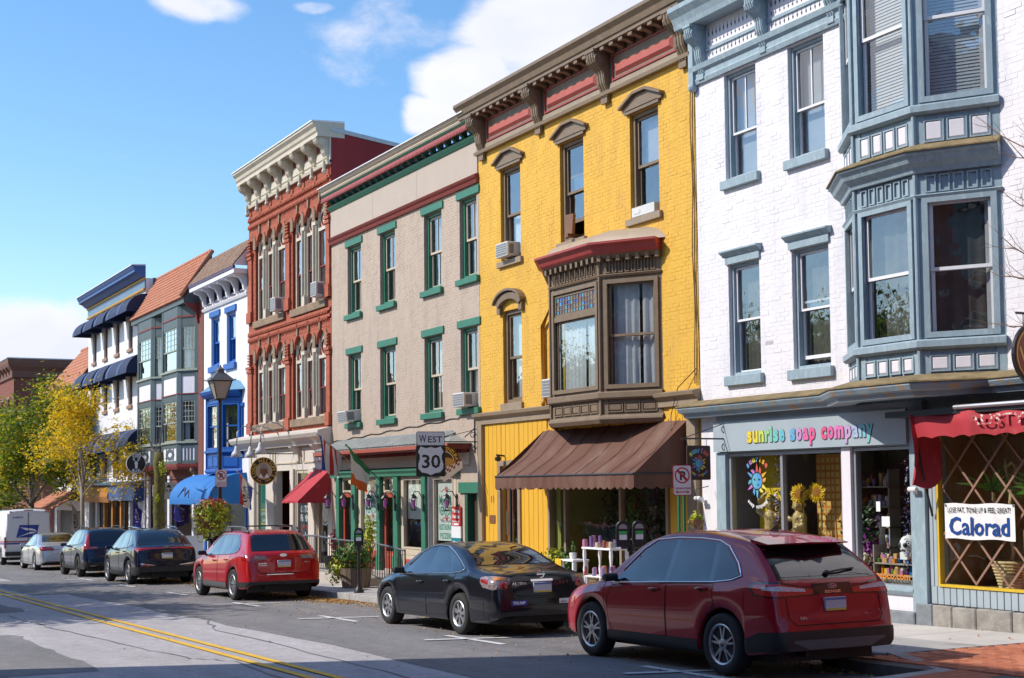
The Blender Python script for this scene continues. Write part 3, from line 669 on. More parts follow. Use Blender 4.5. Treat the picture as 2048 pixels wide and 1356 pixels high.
# cornice
mb=MB();mb.box(YL - .02,YR+.02,-.03,.0,9.04,9.85);co=mb.build('cornice',M_BR,yel)
mb=MB();mb.sweep([(YL - .02,0),(YR,0)],[(0,9.02),(.1,9.02),(.12,9.08),(.06,9.11),(.05,9.2),(0,9.2)]);mb.build('architrave',M_BRL,co)
crown=[(-.1,9.84),(.34,9.84),(.34,9.90),(.37,9.92),(.40,10.02),(.47,10.10),(.47,10.16),(.44,10.18),(-.1,10.22)]
mb=MB();mb.sweep([(YL - .3,0),(YR+.04,0)],crown);mb.build('crown',M_BR,co)
BRK=[-28.02,-25.42,-22.82,-20.24]
for x in BRK:
 mb=MB();console(mb,x,.27,.36,8.97,9.835,-.03);mb.build('bracket',M_BR,co)
for p,q in zip(BRK,BRK[1:]):
 x0,x1=p+.24,q - .24
 mb=MB();ring(mb,x0,x1,9.23,9.72,.03,-.055,-.028);mb.build('panel_moulding',M_CRIM,co)
 mb=MB();panel(mb,x0+.1,x1 - .1,9.31,9.53,-.031,.05,.06);mb.build('panel',M_PINK,co)
 n=7
 for i in range(n):
  x=p+(q - p)*(i+1)/(n+1);mb=MB()
  mb.ext([(-.05,9.74),(-.1,9.75),(-.2,9.78),(-.27,9.79),(-.3,9.838),(-.05,9.838)],'x',x - .055,x+.055);mb.box(x - .065,x+.065,-.32,-.25,9.77,9.837);mb.build('modillion',M_BR,co)
# the bay
bz=dict(bot=2.92,p0=3.07,p1=3.21,s0=3.28,s1=3.42,w0=3.48,w1=5.36,f0=5.52,f1=5.80)
bp=[(-24.97,0),(-23.95,-.65),(-22.13,-.65),(-21.11,0)]
by=bay(yel,bp,bz,M_BR,M_BR,M_BR,[3,5,3],['drape1','drape2','drape2'],frieze_n=[8,13,8],transom=[None,(4.93,5.33),None],meet=.5)
mb=MB();mb.sweep(bp,[(-.05,5.86),(.16,5.86),(.2,5.9),(.24,6.0),(.30,6.03),(.30,6.07),(-.05,6.07)]);mb.build('cornice',M_CRIM,by)
mb=MB();mb.sweep(bp,[(-.05,5.79),(.05,5.79),(.15,5.858),(-.05,5.858)]);mb.build('soffit_moulding',M_BR,by)
for fr,Ln in [face_frame(p,q) for p,q in zip(bp,bp[1:])]:
 n=int(Ln/.2)
 for i in range(n+1):
  mb=MB();u=.04+(Ln - .08)*i/n;fbox(mb,fr,u - .035,u+.035,5.74,5.85,.0,.13);mb.build('modillion',M_BR,by)
mb=MB();rp=[(.33,6.072),(.30,6.14),(.2,6.26),(.02,6.34),(-.3,6.38),(-.3,6.072)]
mb.sweep([(-25.05,.35),(-23.97,-.4),(-22.11,-.4),(-21.03,.35)],rp);mb.build('bay_roof',M_TINR,by,smooth=35)
# shopfront
for x0,x1 in [(YL - .12,-24.92),(-21.2,YR+.02)]:
 mb=MB();mb.sweep([(x0,0),(x1,0)],[(0,3.1),(.07,3.1),(.07,3.2),(.16,3.27),(.18,3.33),(0,3.37)]);mb.build('ledge',M_BRL,yel)
mb=MB();mb.box(-28.28,-28.1,-.1,.0,sz(-28.2),3.1);mb.build('corner_board',M_BRL,yel);mb=MB();mb.box(-20.3,-20.05,-.1,.0,sz(-20.2),3.1);mb.build('corner_board',M_BRL,yel)
boards(yel,-28.09,-27.31,sz(-28),3.1,M_YP,-.001,.2);boards(yel,-27.3,-26.5,2.3,3.1,M_YP,-.001,.2);boards(yel,-26.49,-25.3,sz(-26),3.1,M_YP,-.001,.2);boards(yel,-25.29,-20.95,2.76,2.9,M_YP,-.001,.2);boards(yel,-20.94,-20.31,sz(-20.6),3.1,M_YP,-.001,.2)
M_DKWOOD=pm('dark_door_wood',(.20,.085,.035),.5,.2,2,stretch=(8,8,.7));M_ALU=pm('aluminium',(.5,.5,.52),.35,.05,9,metal=.8);M_BLACK=pm('black_metal',(.018,.018,.02),.45,.2,12);M_STEEL=pm('galvanised_steel',(.42,.43,.44),.45,.12,9,metal=.7)
mb=MB();ring(mb,-27.42,-26.42,sz(-27) - .02,2.3,.11,-.06,.12);dr=mb.build('door',M_BRL,yel)
mb=MB();mb.box(-27.3,-26.98,.08,.13,sz(-27),2.18);mb.build('door_leaf',M_DKWOOD,dr)
mb=MB();ring(mb,-26.96,-26.54,sz(-27),2.18,.05,-.02,.02);mb.build('storm_door',M_BLACK,dr);mb=MB();mb.quad((-26.92,.0,sz(-27)),(-26.58,.0,sz(-27)),(-26.58,.0,2.14),(-26.92,.0,2.14));mb.build('pane',GLASS,dr)
mb=MB();mb.box(-26.99,-26.965,-.07,-.045,.75,1.25);mb.build('handle',M_ALU,dr)
mb=MB();text(mb,'11',-27.72,1.42,.16,-.031);mb.build('house_number',M_BR,yel);mb=MB();mb.box(-27.85,-27.6,-.04,-.024,.98,1.15);mb.build('plaque',M_DKWOOD,yel)
mb=MB();ring(mb,-25.26,-20.98,.02,2.78,.07,-.05,.08)
for x in (-24.6,-22.56): mb.box(x - .035,x+.035,-.04,.06,.09,2.71)
sw=mb.build('shop_window',M_BRL,yel)
for a,b in [(-25.19,-24.64),(-24.56,-22.6),(-22.52,-21.05)]:
 mb=MB();mb.quad((a,.02,.09),(b,.02,.09),(b,.02,2.7),(a,.02,2.7));mb.build('pane',SHOPGLASS,sw)
mb=MB();boards(yel,-25.28,-20.96,sz(-25),.02,M_BR,-.002,.3,'stall_riser')
mb=MB();mb.box(-25.18,-25.0,.1,2.2,.1,2.7);mb.build('interior_panel',pm('olive_panel',(.25,.28,.06),.7,.1,4),yel)
# brown awning
M_AWB=pm('brown_canvas',(.125,.052,.032),.8,.12,1.5,bump=.12,bscale=150,col2=(.19,.115,.085),c2lo=.5,c2hi=.75,c2scale=1.3,stretch=(1.6,1,.6))
aw=awning(yel,-25.43,-20.36,2.88,1.95,1.12,.26,M_AWB,sag=.10,scal=.21,nx=40)
mb=MB()
for x in np.linspace(-25.2,-20.6,9): mb.tube([(x,-.02,2.885),(x,-.56,2.32),(x,-1.12,1.958)],.006,4)
mb.build('seam',M_AWB,aw)
mb=MB();mb.tube([(-25.43,-1.12,1.95),(-20.36,-1.12,1.95)],.02,6);mb.tube([(-25.43,0,1.95),(-25.43,-1.12,1.95)],.02,6);mb.tube([(-20.36,0,1.95),(-20.36,-1.12,1.95)],.02,6);mb.build('awning_frame',M_BLACK,aw)
# downpipe, vent box, wires
M_YPIPE=pm('ochre_pipe_paint',(.50,.24,.03),.5,.1,5)
mb=MB();mb.tube([(-24.55,-.2,5.78),(-24.62,-.12,5.62),(-25.35,-.06,4.95),(-25.35,-.06,3.7),(-25.36,-.06,3.45),(-25.3,-.1,3.38)],.045,8);mb.build('downpipe',M_YPIPE,yel,smooth='all')
ac_unit(-27.08,-26.55,6.56,6.86,0,.22,'white window air conditioner under the sash of the yellow building')
ac_unit(-25.1,-24.72,3.5,3.86,-.02,.22,'small white air conditioner beside the brown bay of the yellow building')
mb=MB();mb.box(-21.98,-21.24,-.05,.12,6.57,6.74);mb.box(-21.9,-21.7,-.056,-.049,6.62,6.68);tag(mb.build('window_fan',M_AC),'flat white window fan in the sill of the yellow building','fan')
mb=MB();mb.ext([(-24.25,6.62),(-23.95,6.6),(-23.9,6.98),(-24.2,7.0)],'y',-.16,-.1);mb.box(-24.15,-24.05,-.2,.2,6.55,6.62);tag(mb.build('wooden_board',M_DKWOOD),'brown wooden board leaning out of the open yellow building window','board')
M_WIRE=pm('cable_sheath',(.16,.10,.05),.6,.2,9)
mb=MB()
for dx in (0,.045): mb.tube([(-20.1+dx+.02*math.sin(z*3+dx*40),-.03,z) for z in np.linspace(8.8,3.45,30)],.011,4)
mb.tube([(-20.08,-.03,3.7),(-20.5,-.12,3.4),(-20.75,-.1,2.95),(-20.55,-.25,2.5),(-20.35,-.12,2.25)],.01,4);mb.build('cable',M_WIRE,yel)
mb=MB();mb.tube([(-27.15,-.02,2.4),(-27.15,-.22,2.42)],.02,6);mb.lathe([(.02,0),(.05,.03),(.06,.12),(.055,.125)],(-27.2,-.2,2.34),10,'x');mb.build('wall_spotlight',M_BLACK,yel)
# ------------------------------------------------------------------ white brick building with blue-grey trim
M_WB=pm('white_brick_paint',(.76,.735,.765),.65,.04,2,bump=.12,bscale=110,col2=(.60,.595,.63),c2lo=.5,c2hi=.76,c2scale=1.2,stretch=(2.2,1,.4))
M_WM=pm('white_mortar_paint',(.74,.715,.745),.8,.05,4)
M_BG=pm('bluegrey_trim_paint',(.275,.365,.415),.6,.1,4,bump=.12,bscale=60,col2=(.37,.455,.50),c2lo=.5,c2hi=.66,c2scale=9,stretch=(1.5,1.5,.5))
M_BGW=pm('peeling_bluegrey_paint',(.26,.34,.39),.7,.15,4,bump=.3,bscale=40,col2=(.45,.30,.17),c2lo=.55,c2hi=.6,c2scale=6)
M_WP=pm('white_panel_paint',(.74,.71,.75),.6,.05,4,col2=(.55,.53,.56),c2lo=.6,c2hi=.75,c2scale=12,stretch=(4,4,.7));M_WF=pm('white_vinyl',(.78,.78,.8),.45,.03,4)
M_MOSS=pm('mossy_flashing',(.20,.15,.07),.9,.3,6,bump=.3,bscale=50,col2=(.30,.21,.11),c2lo=.45,c2hi=.7)
WL,WR=-20.0,-9.0
whi=thing('white_brick_building','white painted brick building with blue-grey wooden bay windows above two shops','building',(-14.5,0,sz(-14.5)))
WU=[(-19.17,-18.33,6.70,8.46),(-17.52,-16.68,6.70,8.46)];WLo=[(-19.16,-18.34,3.5,5.32),(-17.53,-16.67,3.48,5.32)]
brick_wall(whi,WL,WR,3.1,8.52,WU+WLo+[(-16.0,-13.6,3.1,8.52)],M_WM,M_WB,nind=300,vis=-12.72)
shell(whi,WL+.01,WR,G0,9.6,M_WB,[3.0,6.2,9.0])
for i,(a,b,c,d) in enumerate(WU):
 sash(whi,a,b,c,d,M_BG,M_WF,cas=.06,rail=.035,mun=1,mun_low=0,curtain='blind',sill=(M_BG,.08,.15,.08),meet=.44)
for i,(a,b,c,d) in enumerate(WLo):
 w=sash(whi,a,b,c,d,M_BG,M_WF,cas=.06,rail=.035,curtain='dark',sill=(M_BG,.08,.16,.08),meet=.5,mun=0,opened=.0 if i == 0 else .12)
 mb=MB();mb.box(a - .04,b+.04,-.04,0,d+.0,d+.12);mb.sweep([(a - .09,0),(b+.09,0)],[(0,d+.12),(.05,d+.12),(.07,d+.15),(.13,d+.19),(.13,d+.215),(0,d+.23)]);mb.build('hood',M_BG,w)
# main cornice with frieze; its pierced holes are insets coloured as shade
mb=MB();mb.sweep([(WL - .02,0),(-16.1,0)],[(0,8.48),(.05,8.48),(.07,8.55),(.05,8.58),(.05,8.66),(.1,8.7),(.12,8.78),(.05,8.82),(0,8.82)]);co=mb.build('cornice',M_BG,whi)
mb=MB();mb.box(WL,-16.12,-.02,0,8.82,9.43);mb.build('frieze',M_WP,co)
mb=MB();mb.box(WL+.1,-16.2,-.05,-.021,8.97,9.02);mb.build('frieze_rail',M_BG,co)
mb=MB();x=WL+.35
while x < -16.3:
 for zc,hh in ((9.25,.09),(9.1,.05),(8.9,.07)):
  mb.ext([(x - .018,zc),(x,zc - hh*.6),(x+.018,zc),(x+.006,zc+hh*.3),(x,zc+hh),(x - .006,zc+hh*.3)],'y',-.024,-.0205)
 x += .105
mb.build('fret_shade',pm('fret_shadow_blue',(.05,.07,.10),.9),co)
mb=MB();mb.sweep([(WL - .12,0),(-16.3,0)],[(-.1,9.42),(.32,9.42),(.34,9.5),(.38,9.6),(.46,9.7),(.46,9.78),(-.1,9.82)]);mb.build('crown',M_BG,co)
for x in (-19.72,-18.05,-16.42): mb=MB();console(mb,x,.18,.33,8.62,9.415,-.02);mb.build('bracket',M_BG,co)
mb=MB();mb.box(WL - .05,WL+.08,-.1,.0,8.5,9.36);mb.ball((WL+.015,-.06,8.45),.085,10,6);mb.build('end_block',M_BG,co)
# bays
wp=[(-16.28,0),(-15.37,-.6),(-14.19,-.6),(-13.28,0)]
z1=dict(bot=3.06,p0=3.2,p1=3.38,s0=3.47,s1=3.60,w0=3.63,w1=5.40,f0=5.50,f1=5.78)
z2=dict(bot=6.06,p0=6.2,p1=6.46,s0=6.55,s1=6.68,w0=6.72,w1=8.75,f0=8.85,f1=9.2)
b1=bay(whi,wp,z1,M_BG,M_WF,M_WP,[3,4,3],['dim','dim','dim'],frieze_n=[5,6,5],meet=.5)
b2=bay(whi,wp,z2,M_BG,M_WF,M_WP,[3,4,3],['blind','blind','blind'],frieze_n=[5,6,5],meet=.55)
mb=MB();mb.sweep(wp,[(-.05,5.78),(.06,5.78),(.08,5.84),(.16,5.9),(.2,5.98),(.24,6.0),(.24,6.03),(-.05,6.03)]);mb.build('cornice',M_BG,b1)
mb=MB();mb.sweep(wp,[(-.05,6.032),(.27,6.032),(.27,6.05),(.0,6.17),(-.05,6.17)]);mb.build('skirt_roof',M_MOSS,b1)
mb=MB();mb.sweep(wp,[(-.05,9.2),(.06,9.2),(.2,9.34),(.3,9.5),(-.05,9.5)]);mb.build('cornice',M_BG,b2)
mb=MB();mb.ext(wp,'z',9.5,9.6);mb.build('bay_roof',M_MOSS,b2)
# shop cornice: worn gutter moulding with mossy top
path=[(-20.15,.1),(-20.02,-.04),(-16.4,-.04),(-15.48,-.62),(-14.14,-.62),(-13.35,-.06),(-9,-.06)]
mb=MB();mb.sweep(path,[(-.1,2.86),(.22,2.86),(.24,2.92),(.3,2.94),(.34,3.0),(.34,3.03),(-.1,3.03)]);sc=mb.build('shop_cornice',M_BGW,whi)
mb=MB();mb.sweep(path,[(-.1,3.032),(.36,3.032),(.36,3.05),(.02,3.15),(-.1,3.15)]);mb.build('mossy_top',M_MOSS,sc)
# shopfront one: soap shop
BZ=sz(-17)
mb=MB();wall_mesh(mb,WL,WR,G0,3.06,[(-19.25,-16.45,.35,2.26),(-16.24,-15.02,.3,2.26),(-14.55,-11.2,.38,2.4)],.0,.14);mb.build('shopfront_wall',M_BG,whi)
mb=MB();brick_x=MB();wall_mesh(brick_x,WL+.0,-19.54,sz(-20),2.86,[],-.004);brick_x.build('pier',M_WB,whi)
mb=MB();mb.box(-19.52,-19.27,-.06,-.002,sz(-19.4),2.27);mb.build('pilaster',M_BG,whi)
mb=MB();mb.box(-16.44,-16.25,-.05,-.002,sz(-16.3),2.27);mb.build('pilaster',M_WP,whi)
mb=MB();mb.box(-15.01,-14.74,-.08,-.002,-.0,2.86);mb.build('pilaster',M_BG,whi)
sg=thing('shop_sign','grey fascia board lettered sunrise soap company in rainbow letters','sign',(-17.3,-.08,2.28))
mb=MB();mb.box(-19.5,-15.02,-.12,-.004,2.28,2.76);mb.build('board',M_BG2 := pm('pale_bluegrey_board',(.36,.425,.465),.55,.06,2),sg);mb=MB();mb.box(-19.5,-15.02,-.06,-.004,2.761,2.86);mb.build('upper_board',M_BG2,sg)
LCOL=[(.85,.62,.04),(.82,.68,.05),(.62,.72,.12),(.35,.68,.28),(.25,.62,.42),(.18,.58,.55),(.16,.52,.62),None,(.15,.42,.65),(.62,.30,.62),(.75,.16,.40),(.78,.12,.30),None,(.78,.10,.25),(.76,.13,.38),(.76,.20,.48),(.60,.38,.66),(.42,.50,.72),(.25,.58,.74),(.18,.62,.66)]
s='sunrise soap company';x0,x1=-18.60,-15.66;wid={'i': .5,' ': .7,'m': 1.5,'r': .85};tot=sum(wid.get(c,1.0) for c in s);u=x0
M_LSH=pm('letter_outline',(.05,.04,.05),.6)
for k,c in enumerate(s):
 cw=wid.get(c,1.0)/tot*(x1 - x0)
 if c != ' ':
  for mt,dx,dz,yy,bo,nm in ((M_LSH,.008,-.008,-.1235,.065,'letter_outline'),(pm('letter_%d' % k,tuple(v*.9 for v in LCOL[k]),.5,.12,14),0,0,-.127,.042,'letter')):
   mb=MB();text(mb,c,u+cw/2+dx,2.415+dz,.25,yy,width=cw*(.86 if nm == 'letter' else .94),bold=bo);mb.build(nm,mt,sg)
 u += cw
M_SHOPF=pm('shop_frame_silver',(.4,.42,.45),.4,.08,8,metal=.5)
mb=MB();ring(mb,-19.24,-16.46,.36,2.25,.05,.0,.08);mb.box(-17.91,-17.85,-.01,.07,.41,2.2);sw1=mb.build('shop_window',M_SHOPF,whi)
for a,b in ((-19.19,-17.92),(-17.84,-16.51)): mb=MB();mb.quad((a,.04,.41),(b,.04,.41),(b,.04,2.2),(a,.04,2.2));mb.build('pane',SHOPGLASS,sw1)
mb=MB();ring(mb,-16.23,-15.03,.31,2.25,.04,.0,.08);sw2=mb.build('shop_window',M_SHOPF,whi);mb=MB();mb.quad((-16.19,.04,.35),(-15.07,.04,.35),(-15.07,.04,2.21),(-16.19,.04,2.21));mb.build('pane',SHOPGLASS,sw2)
mb=MB();mb.sweep([(-19.25,0),(-15.0,0)],[(0,.22),(.06,.22),(.09,.27),(.09,.3),(0,.34)]);mb.build('shop_sill',M_BG,whi)
mb=MB();mb.box(-19.25,-15.03,-.03,-.002,.0,.219);mb.build('stall_riser',M_WP,whi)
M_STONE=pm('base_stone',(.30,.28,.25),.9,.25,6,bump=.4,bscale=35,col2=(.20,.185,.165),c2lo=.45,c2hi=.7,c2scale=5);M_STONEG=pm('base_stone_painted',(.20,.22,.24),.85,.2,6,bump=.4,bscale=35,col2=(.34,.32,.29),c2lo=.56,c2hi=.7,c2scale=5)
x=-19.5;
while x < -9.5:
 w=random.uniform(.32,.6);mb=MB();gx=x > -14.85
 mb.box(x+.006,x+w - .006,-.1+random.uniform(-.012,.012),-.003,sz(x) - .1,(.0 if x < -15 else .13) - random.random()*.012);mb.build('base_stone',M_STONE if gx else M_STONEG,whi,bevel=.015);x += w
# interior set dressing: yellow side wall, cloth, back shelf
mb=MB();mb.box(-19.12,-18.55,.5,.54,.3,2.3);mb.build('interior_panel',pm('interior_yellow',(.78,.55,.02),.7,.06,3),whi)
def lattice_mat():
 mt=bpy.data.materials.new('patterned_cloth');mt.use_nodes=True;t=mt.node_tree;b=t.nodes['Principled BSDF'];b.inputs['Roughness'].default_value=.9
 g=N(t,'ShaderNodeNewGeometry');q=N(t,'ShaderNodeVectorMath',operation='MULTIPLY');q.inputs[1].default_value=(9,0,9);L(t,g.outputs['Position'],q.inputs[0]);v=N(t,'ShaderNodeTexVoronoi',feature='DISTANCE_TO_EDGE',Scale=1.0);v.inputs['Randomness'].default_value=.0;L(t,q.outputs[0],v.inputs['Vector'])
 r=N(t,'ShaderNodeValToRGB');L(t,v.outputs['Distance'],r.inputs[0]);r.color_ramp.elements[0].position=.14;r.color_ramp.elements[1].position=.2;r.color_ramp.elements[0].color=(.55,.22,.04,1);r.color_ramp.elements[1].color=(.7,.48,.16,1);L(t,r.outputs[0],b.inputs['Base Color']);return mt
mb=MB();drape(mb,-17.95,-17.15,.4,2.2,.72,.008,.3);mb.build('hanging_cloth',lattice_mat(),whi)
mb=MB();mb.box(-19.2,-15.0,.10,1.3,.3,.4);mb.build('display_floor',M_INT2,whi)
mb=MB();mb.box(-16.9,-15.1,1.3,1.36,.3,2.3);mb.build('display_back',pm('charcoal_drape',(.05,.05,.055),.9),whi)
# shopfront two: lattice window, siding, stone base
M_YF=pm('yellow_frame',(.66,.44,.03),.5,.08,5);M_LAT=pm('brown_lattice',(.27,.15,.105),.6,.15,5)
mb=MB();ring(mb,-14.56,-11.2,.37,2.41,.035,-.045,.04);lw=mb.build('shop_window',M_YF,whi)
mb=MB();mb.quad((-14.52,.05,.41),(-11.24,.05,.41),(-11.24,.05,2.37),(-14.52,.05,2.37));mb.build('pane',SHOPGLASS,lw)
# diagonal muntins, each strip a piece
x0,x1,zb,zt=-14.51,-11.25,.42,2.36;sp=.62;H=zt - zb;kk=1.12
for sgn in (1,-1):
 c=-6
 while c < 14:
  # line: x = x0 + c*sp/... , slope kk
  pts=[]
  xa=x0+c*sp*.9
  za0,za1=(zb,zt);xb=xa+(H/kk)*sgn
  def clip(xa,za,xb,zb_):
   t0,t1=0,1;d=xb - xa
   for lim,s_ in ((x0,1),(x1,-1)):
    f0=(xa - lim)*s_;f1=(xb - lim)*s_
    if f0 < 0 and f1 < 0: return None
    if f0 < 0: t0=max(t0,f0/(f0 - f1))
    if f1 < 0: t1=min(t1,f0/(f0 - f1))
   return (xa+d*t0,za+(zb_ - za)*t0,xa+d*t1,za+(zb_ - za)*t1) if t1 > t0 else None
  cl=clip(xa,za0,xb,za1)
  if cl:
   mb=MB();a=Vector((cl[0],0,cl[1]));b=Vector((cl[2],0,cl[3]));d=(b - a)
   if d.length > .15:
    d.normalize();n=Vector((-d.z,0,d.x))*.015;yy=.0 if sgn > 0 else .014
    mb.hexa([(a - n)[:1]+(yy+.012,)+((a - n).z,),(b - n)[:1]+(yy+.012,)+((b - n).z,),(b - n)[:1]+(yy+.022,)+((b - n).z,),(a - n)[:1]+(yy+.022,)+((a - n).z,),
       (a+n)[:1]+(yy+.012,)+((a+n).z,),(b+n)[:1]+(yy+.012,)+((b+n).z,),(b+n)[:1]+(yy+.022,)+((b+n).z,),(a+n)[:1]+(yy+.022,)+((a+n).z,)])
    mb.build('lattice_strip',M_LAT,lw)
  c += 1
boards(whi,-14.72,-11.0,.135,.365,M_BG2,-.005,.118,'siding_board');boards(whi,-14.73,-14.58,.366,2.5,M_BG2,-.005,.08,'siding_board')
M_TANW=pm('tan_panelling',(.36,.22,.10),.8,.15,2,stretch=(9,9,.5))
mb=MB();mb.box(-14.6,-10.5,1.0,1.05,.0,2.6);mb.box(-14.6,-14.55,.15,1.0,.0,2.6);mb.box(-14.5,-11.2,.16,1.0,.2,.36);mb.build('interior_panel',M_TANW,whi)
# red folding awning
M_AWR=pm('red_canvas',(.42,.028,.04),.75,.1,2,bump=.1,bscale=120,col2=(.5,.10,.10),c2lo=.58,c2hi=.8)
mb=MB();mb.box(-15.0,-11,-.5,-.06,2.62,2.70);rb=mb.build('awning_housing',M_BLACK,whi)
mb=MB();mb.tube([(-13.7,-.52,2.70),(-11,-.52,2.70)],.03,8);mb.build('roller_tube',M_ALU,rb)
mb=MB();n=60;vs=[];X0,X1,yo=-14.5,-11.0,-.5;rows=[(2.66,-.04),(2.64,0),(2.5,.0),(2.36,-.01)]
for i in range(n+1):
 x=X0+(X1 - X0)*i/n;sc_=.03*abs(math.sin(i*pi/6))
 for z,dy in rows: vs.append((x,yo+.02+dy*-1+.018*math.sin(i*.5+z*6) - .05*math.exp(-((i - 18)/1.6) ** 2),z - (.04 - sc_ if z < 2.4 else 0)))
mb.add(vs,[(i*4+r,i*4+r+1,i*4+r+5,i*4+r+4) for i in range(n) for r in range(3)])
av=mb.build('awning_valance',M_AWR,rb,smooth='all')
mb=MB();nu,nv=16,14;vs=[]
for j in range(nv+1):
 v=j/nv
 for i in range(nu+1):
  u=i/nu;yy=-.52+.47*u;zb=2.02 - .34*math.sin(pi*(u*.8+.05))+.03*math.sin(u*16);z=2.65+(zb - 2.65)*v
  vs.append((-14.50+.10*math.sin(u*6.5+v*2.2)*(.25+v) - .05*v,yy+.05*v*math.sin(u*9),z))
mb.add(vs,[(j*(nu+1)+i,j*(nu+1)+i+1,(j+1)*(nu+1)+i+1,(j+1)*(nu+1)+i) for j in range(nv) for i in range(nu)]);mb.build('awning_cheek',M_AWR,rb,smooth='all')
mb=MB();mb.tube([(-14.48,-.45,2.5),(-14.56,-.28,1.9),(-14.62,-.06,1.3)],.016,6);mb.build('awning_arm',M_BLACK,rb)
mb=MB();text(mb,'RUSTY',-13.0,2.46,.13,-.523,width=.9,bold=.02);mb.build('awning_lettering',pm('worn_white_letters',(.75,.72,.70),.7,.1,8,col2=(.45,.05,.06),c2lo=.46,c2hi=.49,c2scale=24),av)
# ------------------------------------------------------------------ taupe brick building with green trim
M_TB=pm('taupe_brick_paint',(.475,.375,.295),.7,.06,2.5,bump=.12,bscale=110,col2=(.37,.30,.24),c2lo=.48,c2hi=.74,c2scale=1.3,stretch=(2.2,1,.45));M_TM=pm('taupe_mortar_paint',(.45,.355,.28),.8,.06,4)
M_TF=pm('taupe_render',(.47,.385,.315),.6,.04,2);M_GN=pm('green_trim_paint',(.035,.175,.11),.5,.1,5);M_DG=pm('dark_green_trim',(.02,.10,.062),.5,.1,5);M_MAR=pm('maroon_trim_paint',(.20,.028,.022),.5,.1,5);M_ROSE=pm('rose_dentil_paint',(.36,.08,.075),.55,.1,5)
M_CRM=pm('cream_trim_paint',(.55,.46,.35),.6,.06,5);M_REDP=pm('red_door_paint',(.40,.07,.04),.45,.08,5)
GL,GR=-37.5,-28.31
gry=thing('taupe_brick_building','taupe painted brick building with green window trim and a maroon band','building',(-33,0,sz(-33)))
GU=[(-36.28,-35.30,6.37,8.2),(-34.0,-33.02,6.37,8.2),(-31.26,-30.26,6.38,8.21),(-29.29,-28.36,6.40,8.22)]
GLw=[(-36.26,-35.33,3.48,5.31),(-34.03,-33.02,3.48,5.30),(-31.28,-30.27,3.49,5.30),(-29.29,-28.36,3.50,5.31)]
DOORS=[(-36.7,-35.95),(-33.83,-33.06)];GWIN=[(-35.36,-34.14,.46,1.95),(-32.55,-31.36,.32,1.95),(-30.78,-29.76,.38,1.95)]
GOP=[(-36.98,-29.7,-.25,2.02),(-29.14,-28.42,G0,1.62)]
brick_wall(gry,GL,GR,sz(-33) - .3,8.45,GU+GLw+GOP,M_TM,M_TB)
shell(gry,GL+.01,GR - .01,G0 - .1,9.6,M_TB,[2.95,6.0,8.9])
for k,(a,b,c,d) in enumerate(GU+GLw):
 sash(gry,a,b,c,d,M_GN,M_CRM,cas=.085,rail=.05,mun=1,curtain=['sides',None,'sides','sides','topblind',None,'sides','half'][k],sill=(M_GN,.09,.14,.09),lintel=(M_GN,.12,.17,.04),rec=.13)
mb=MB();mb.box(GL,GR,-.03,0,8.62,9.42);fz=mb.build('frieze',M_TF,gry)
for x in (-34.4,-31.6): mb=MB();mb.box(x - .006,x+.006,-.033,-.029,8.63,9.4);mb.build('panel_joint',M_TM,fz)
mb=MB();mb.sweep([(GL - .03,0),(GR+.03,0)],[(0,8.44),(.06,8.44),(.08,8.5),(.06,8.52),(.1,8.57),(.12,8.62),(.05,8.65),(0,8.65)]);mb.build('band',M_MAR,gry)
mb=MB();mb.sweep([(GL - .03,0),(GR+.03,0)],[(0,9.38),(.06,9.38),(.1,9.44),(.12,9.5),(.06,9.53),(0,9.53)]);co=mb.build('cornice',M_GN,gry)
mb=MB()
for i in range(150): x=GL+.02+i*.0612;mb.box(x,x+.04,-.1,-.058,9.455,9.5)
mb.build('bead_course',M_GN,co)
mb=MB();mb.box(GL - .05,GR,-.24,0,9.70,9.74);mb.build('soffit',M_DG,co)
for i in range(22):
 x=GL+.2+i*.42;mb=MB();mb.ext([(-.0,9.53),(-.07,9.54),(-.13,9.6),(-.19,9.64),(-.22,9.70),(0,9.70)],'x',x - .06,x+.06);mb.build('bracket',M_DG,co)
mb=MB();mb.sweep([(GL - .03,0),(GR+.03,0)],[(.22,9.66),(.27,9.66),(.27,9.74),(.22,9.74)]);mb.build('dentil_rail',M_ROSE,co)
for i in range(0,115):
 pass
mb=MB()
for i in range(118): x=GL - .08+i*.079;mb.box(x,x+.05,-.28,-.22,9.605,9.665)
mb.build('dentils',M_ROSE,co)
mb=MB();mb.sweep([(GL - .03,0),(GR+.03,0)],[(-.1,9.741),(.28,9.741),(.3,9.78),(.28,9.8),(-.1,9.8)]);mb.build('green_fillet',M_DG,co)
mb=MB();mb.sweep([(GL - .03,0),(GR+.03,0)],[(-.1,9.801),(.29,9.801),(.31,9.84),(.3,9.86),(.35,9.91),(.38,9.97),(-.1,9.97)]);mb.build('crown',M_CRM,co)
mb=MB();mb.sweep([(GL - .03,0),(GR+.03,0)],[(-.1,9.971),(.41,9.971),(.41,9.995),(-.1,10.03)]);mb.build('gutter_cap',M_WF,co)
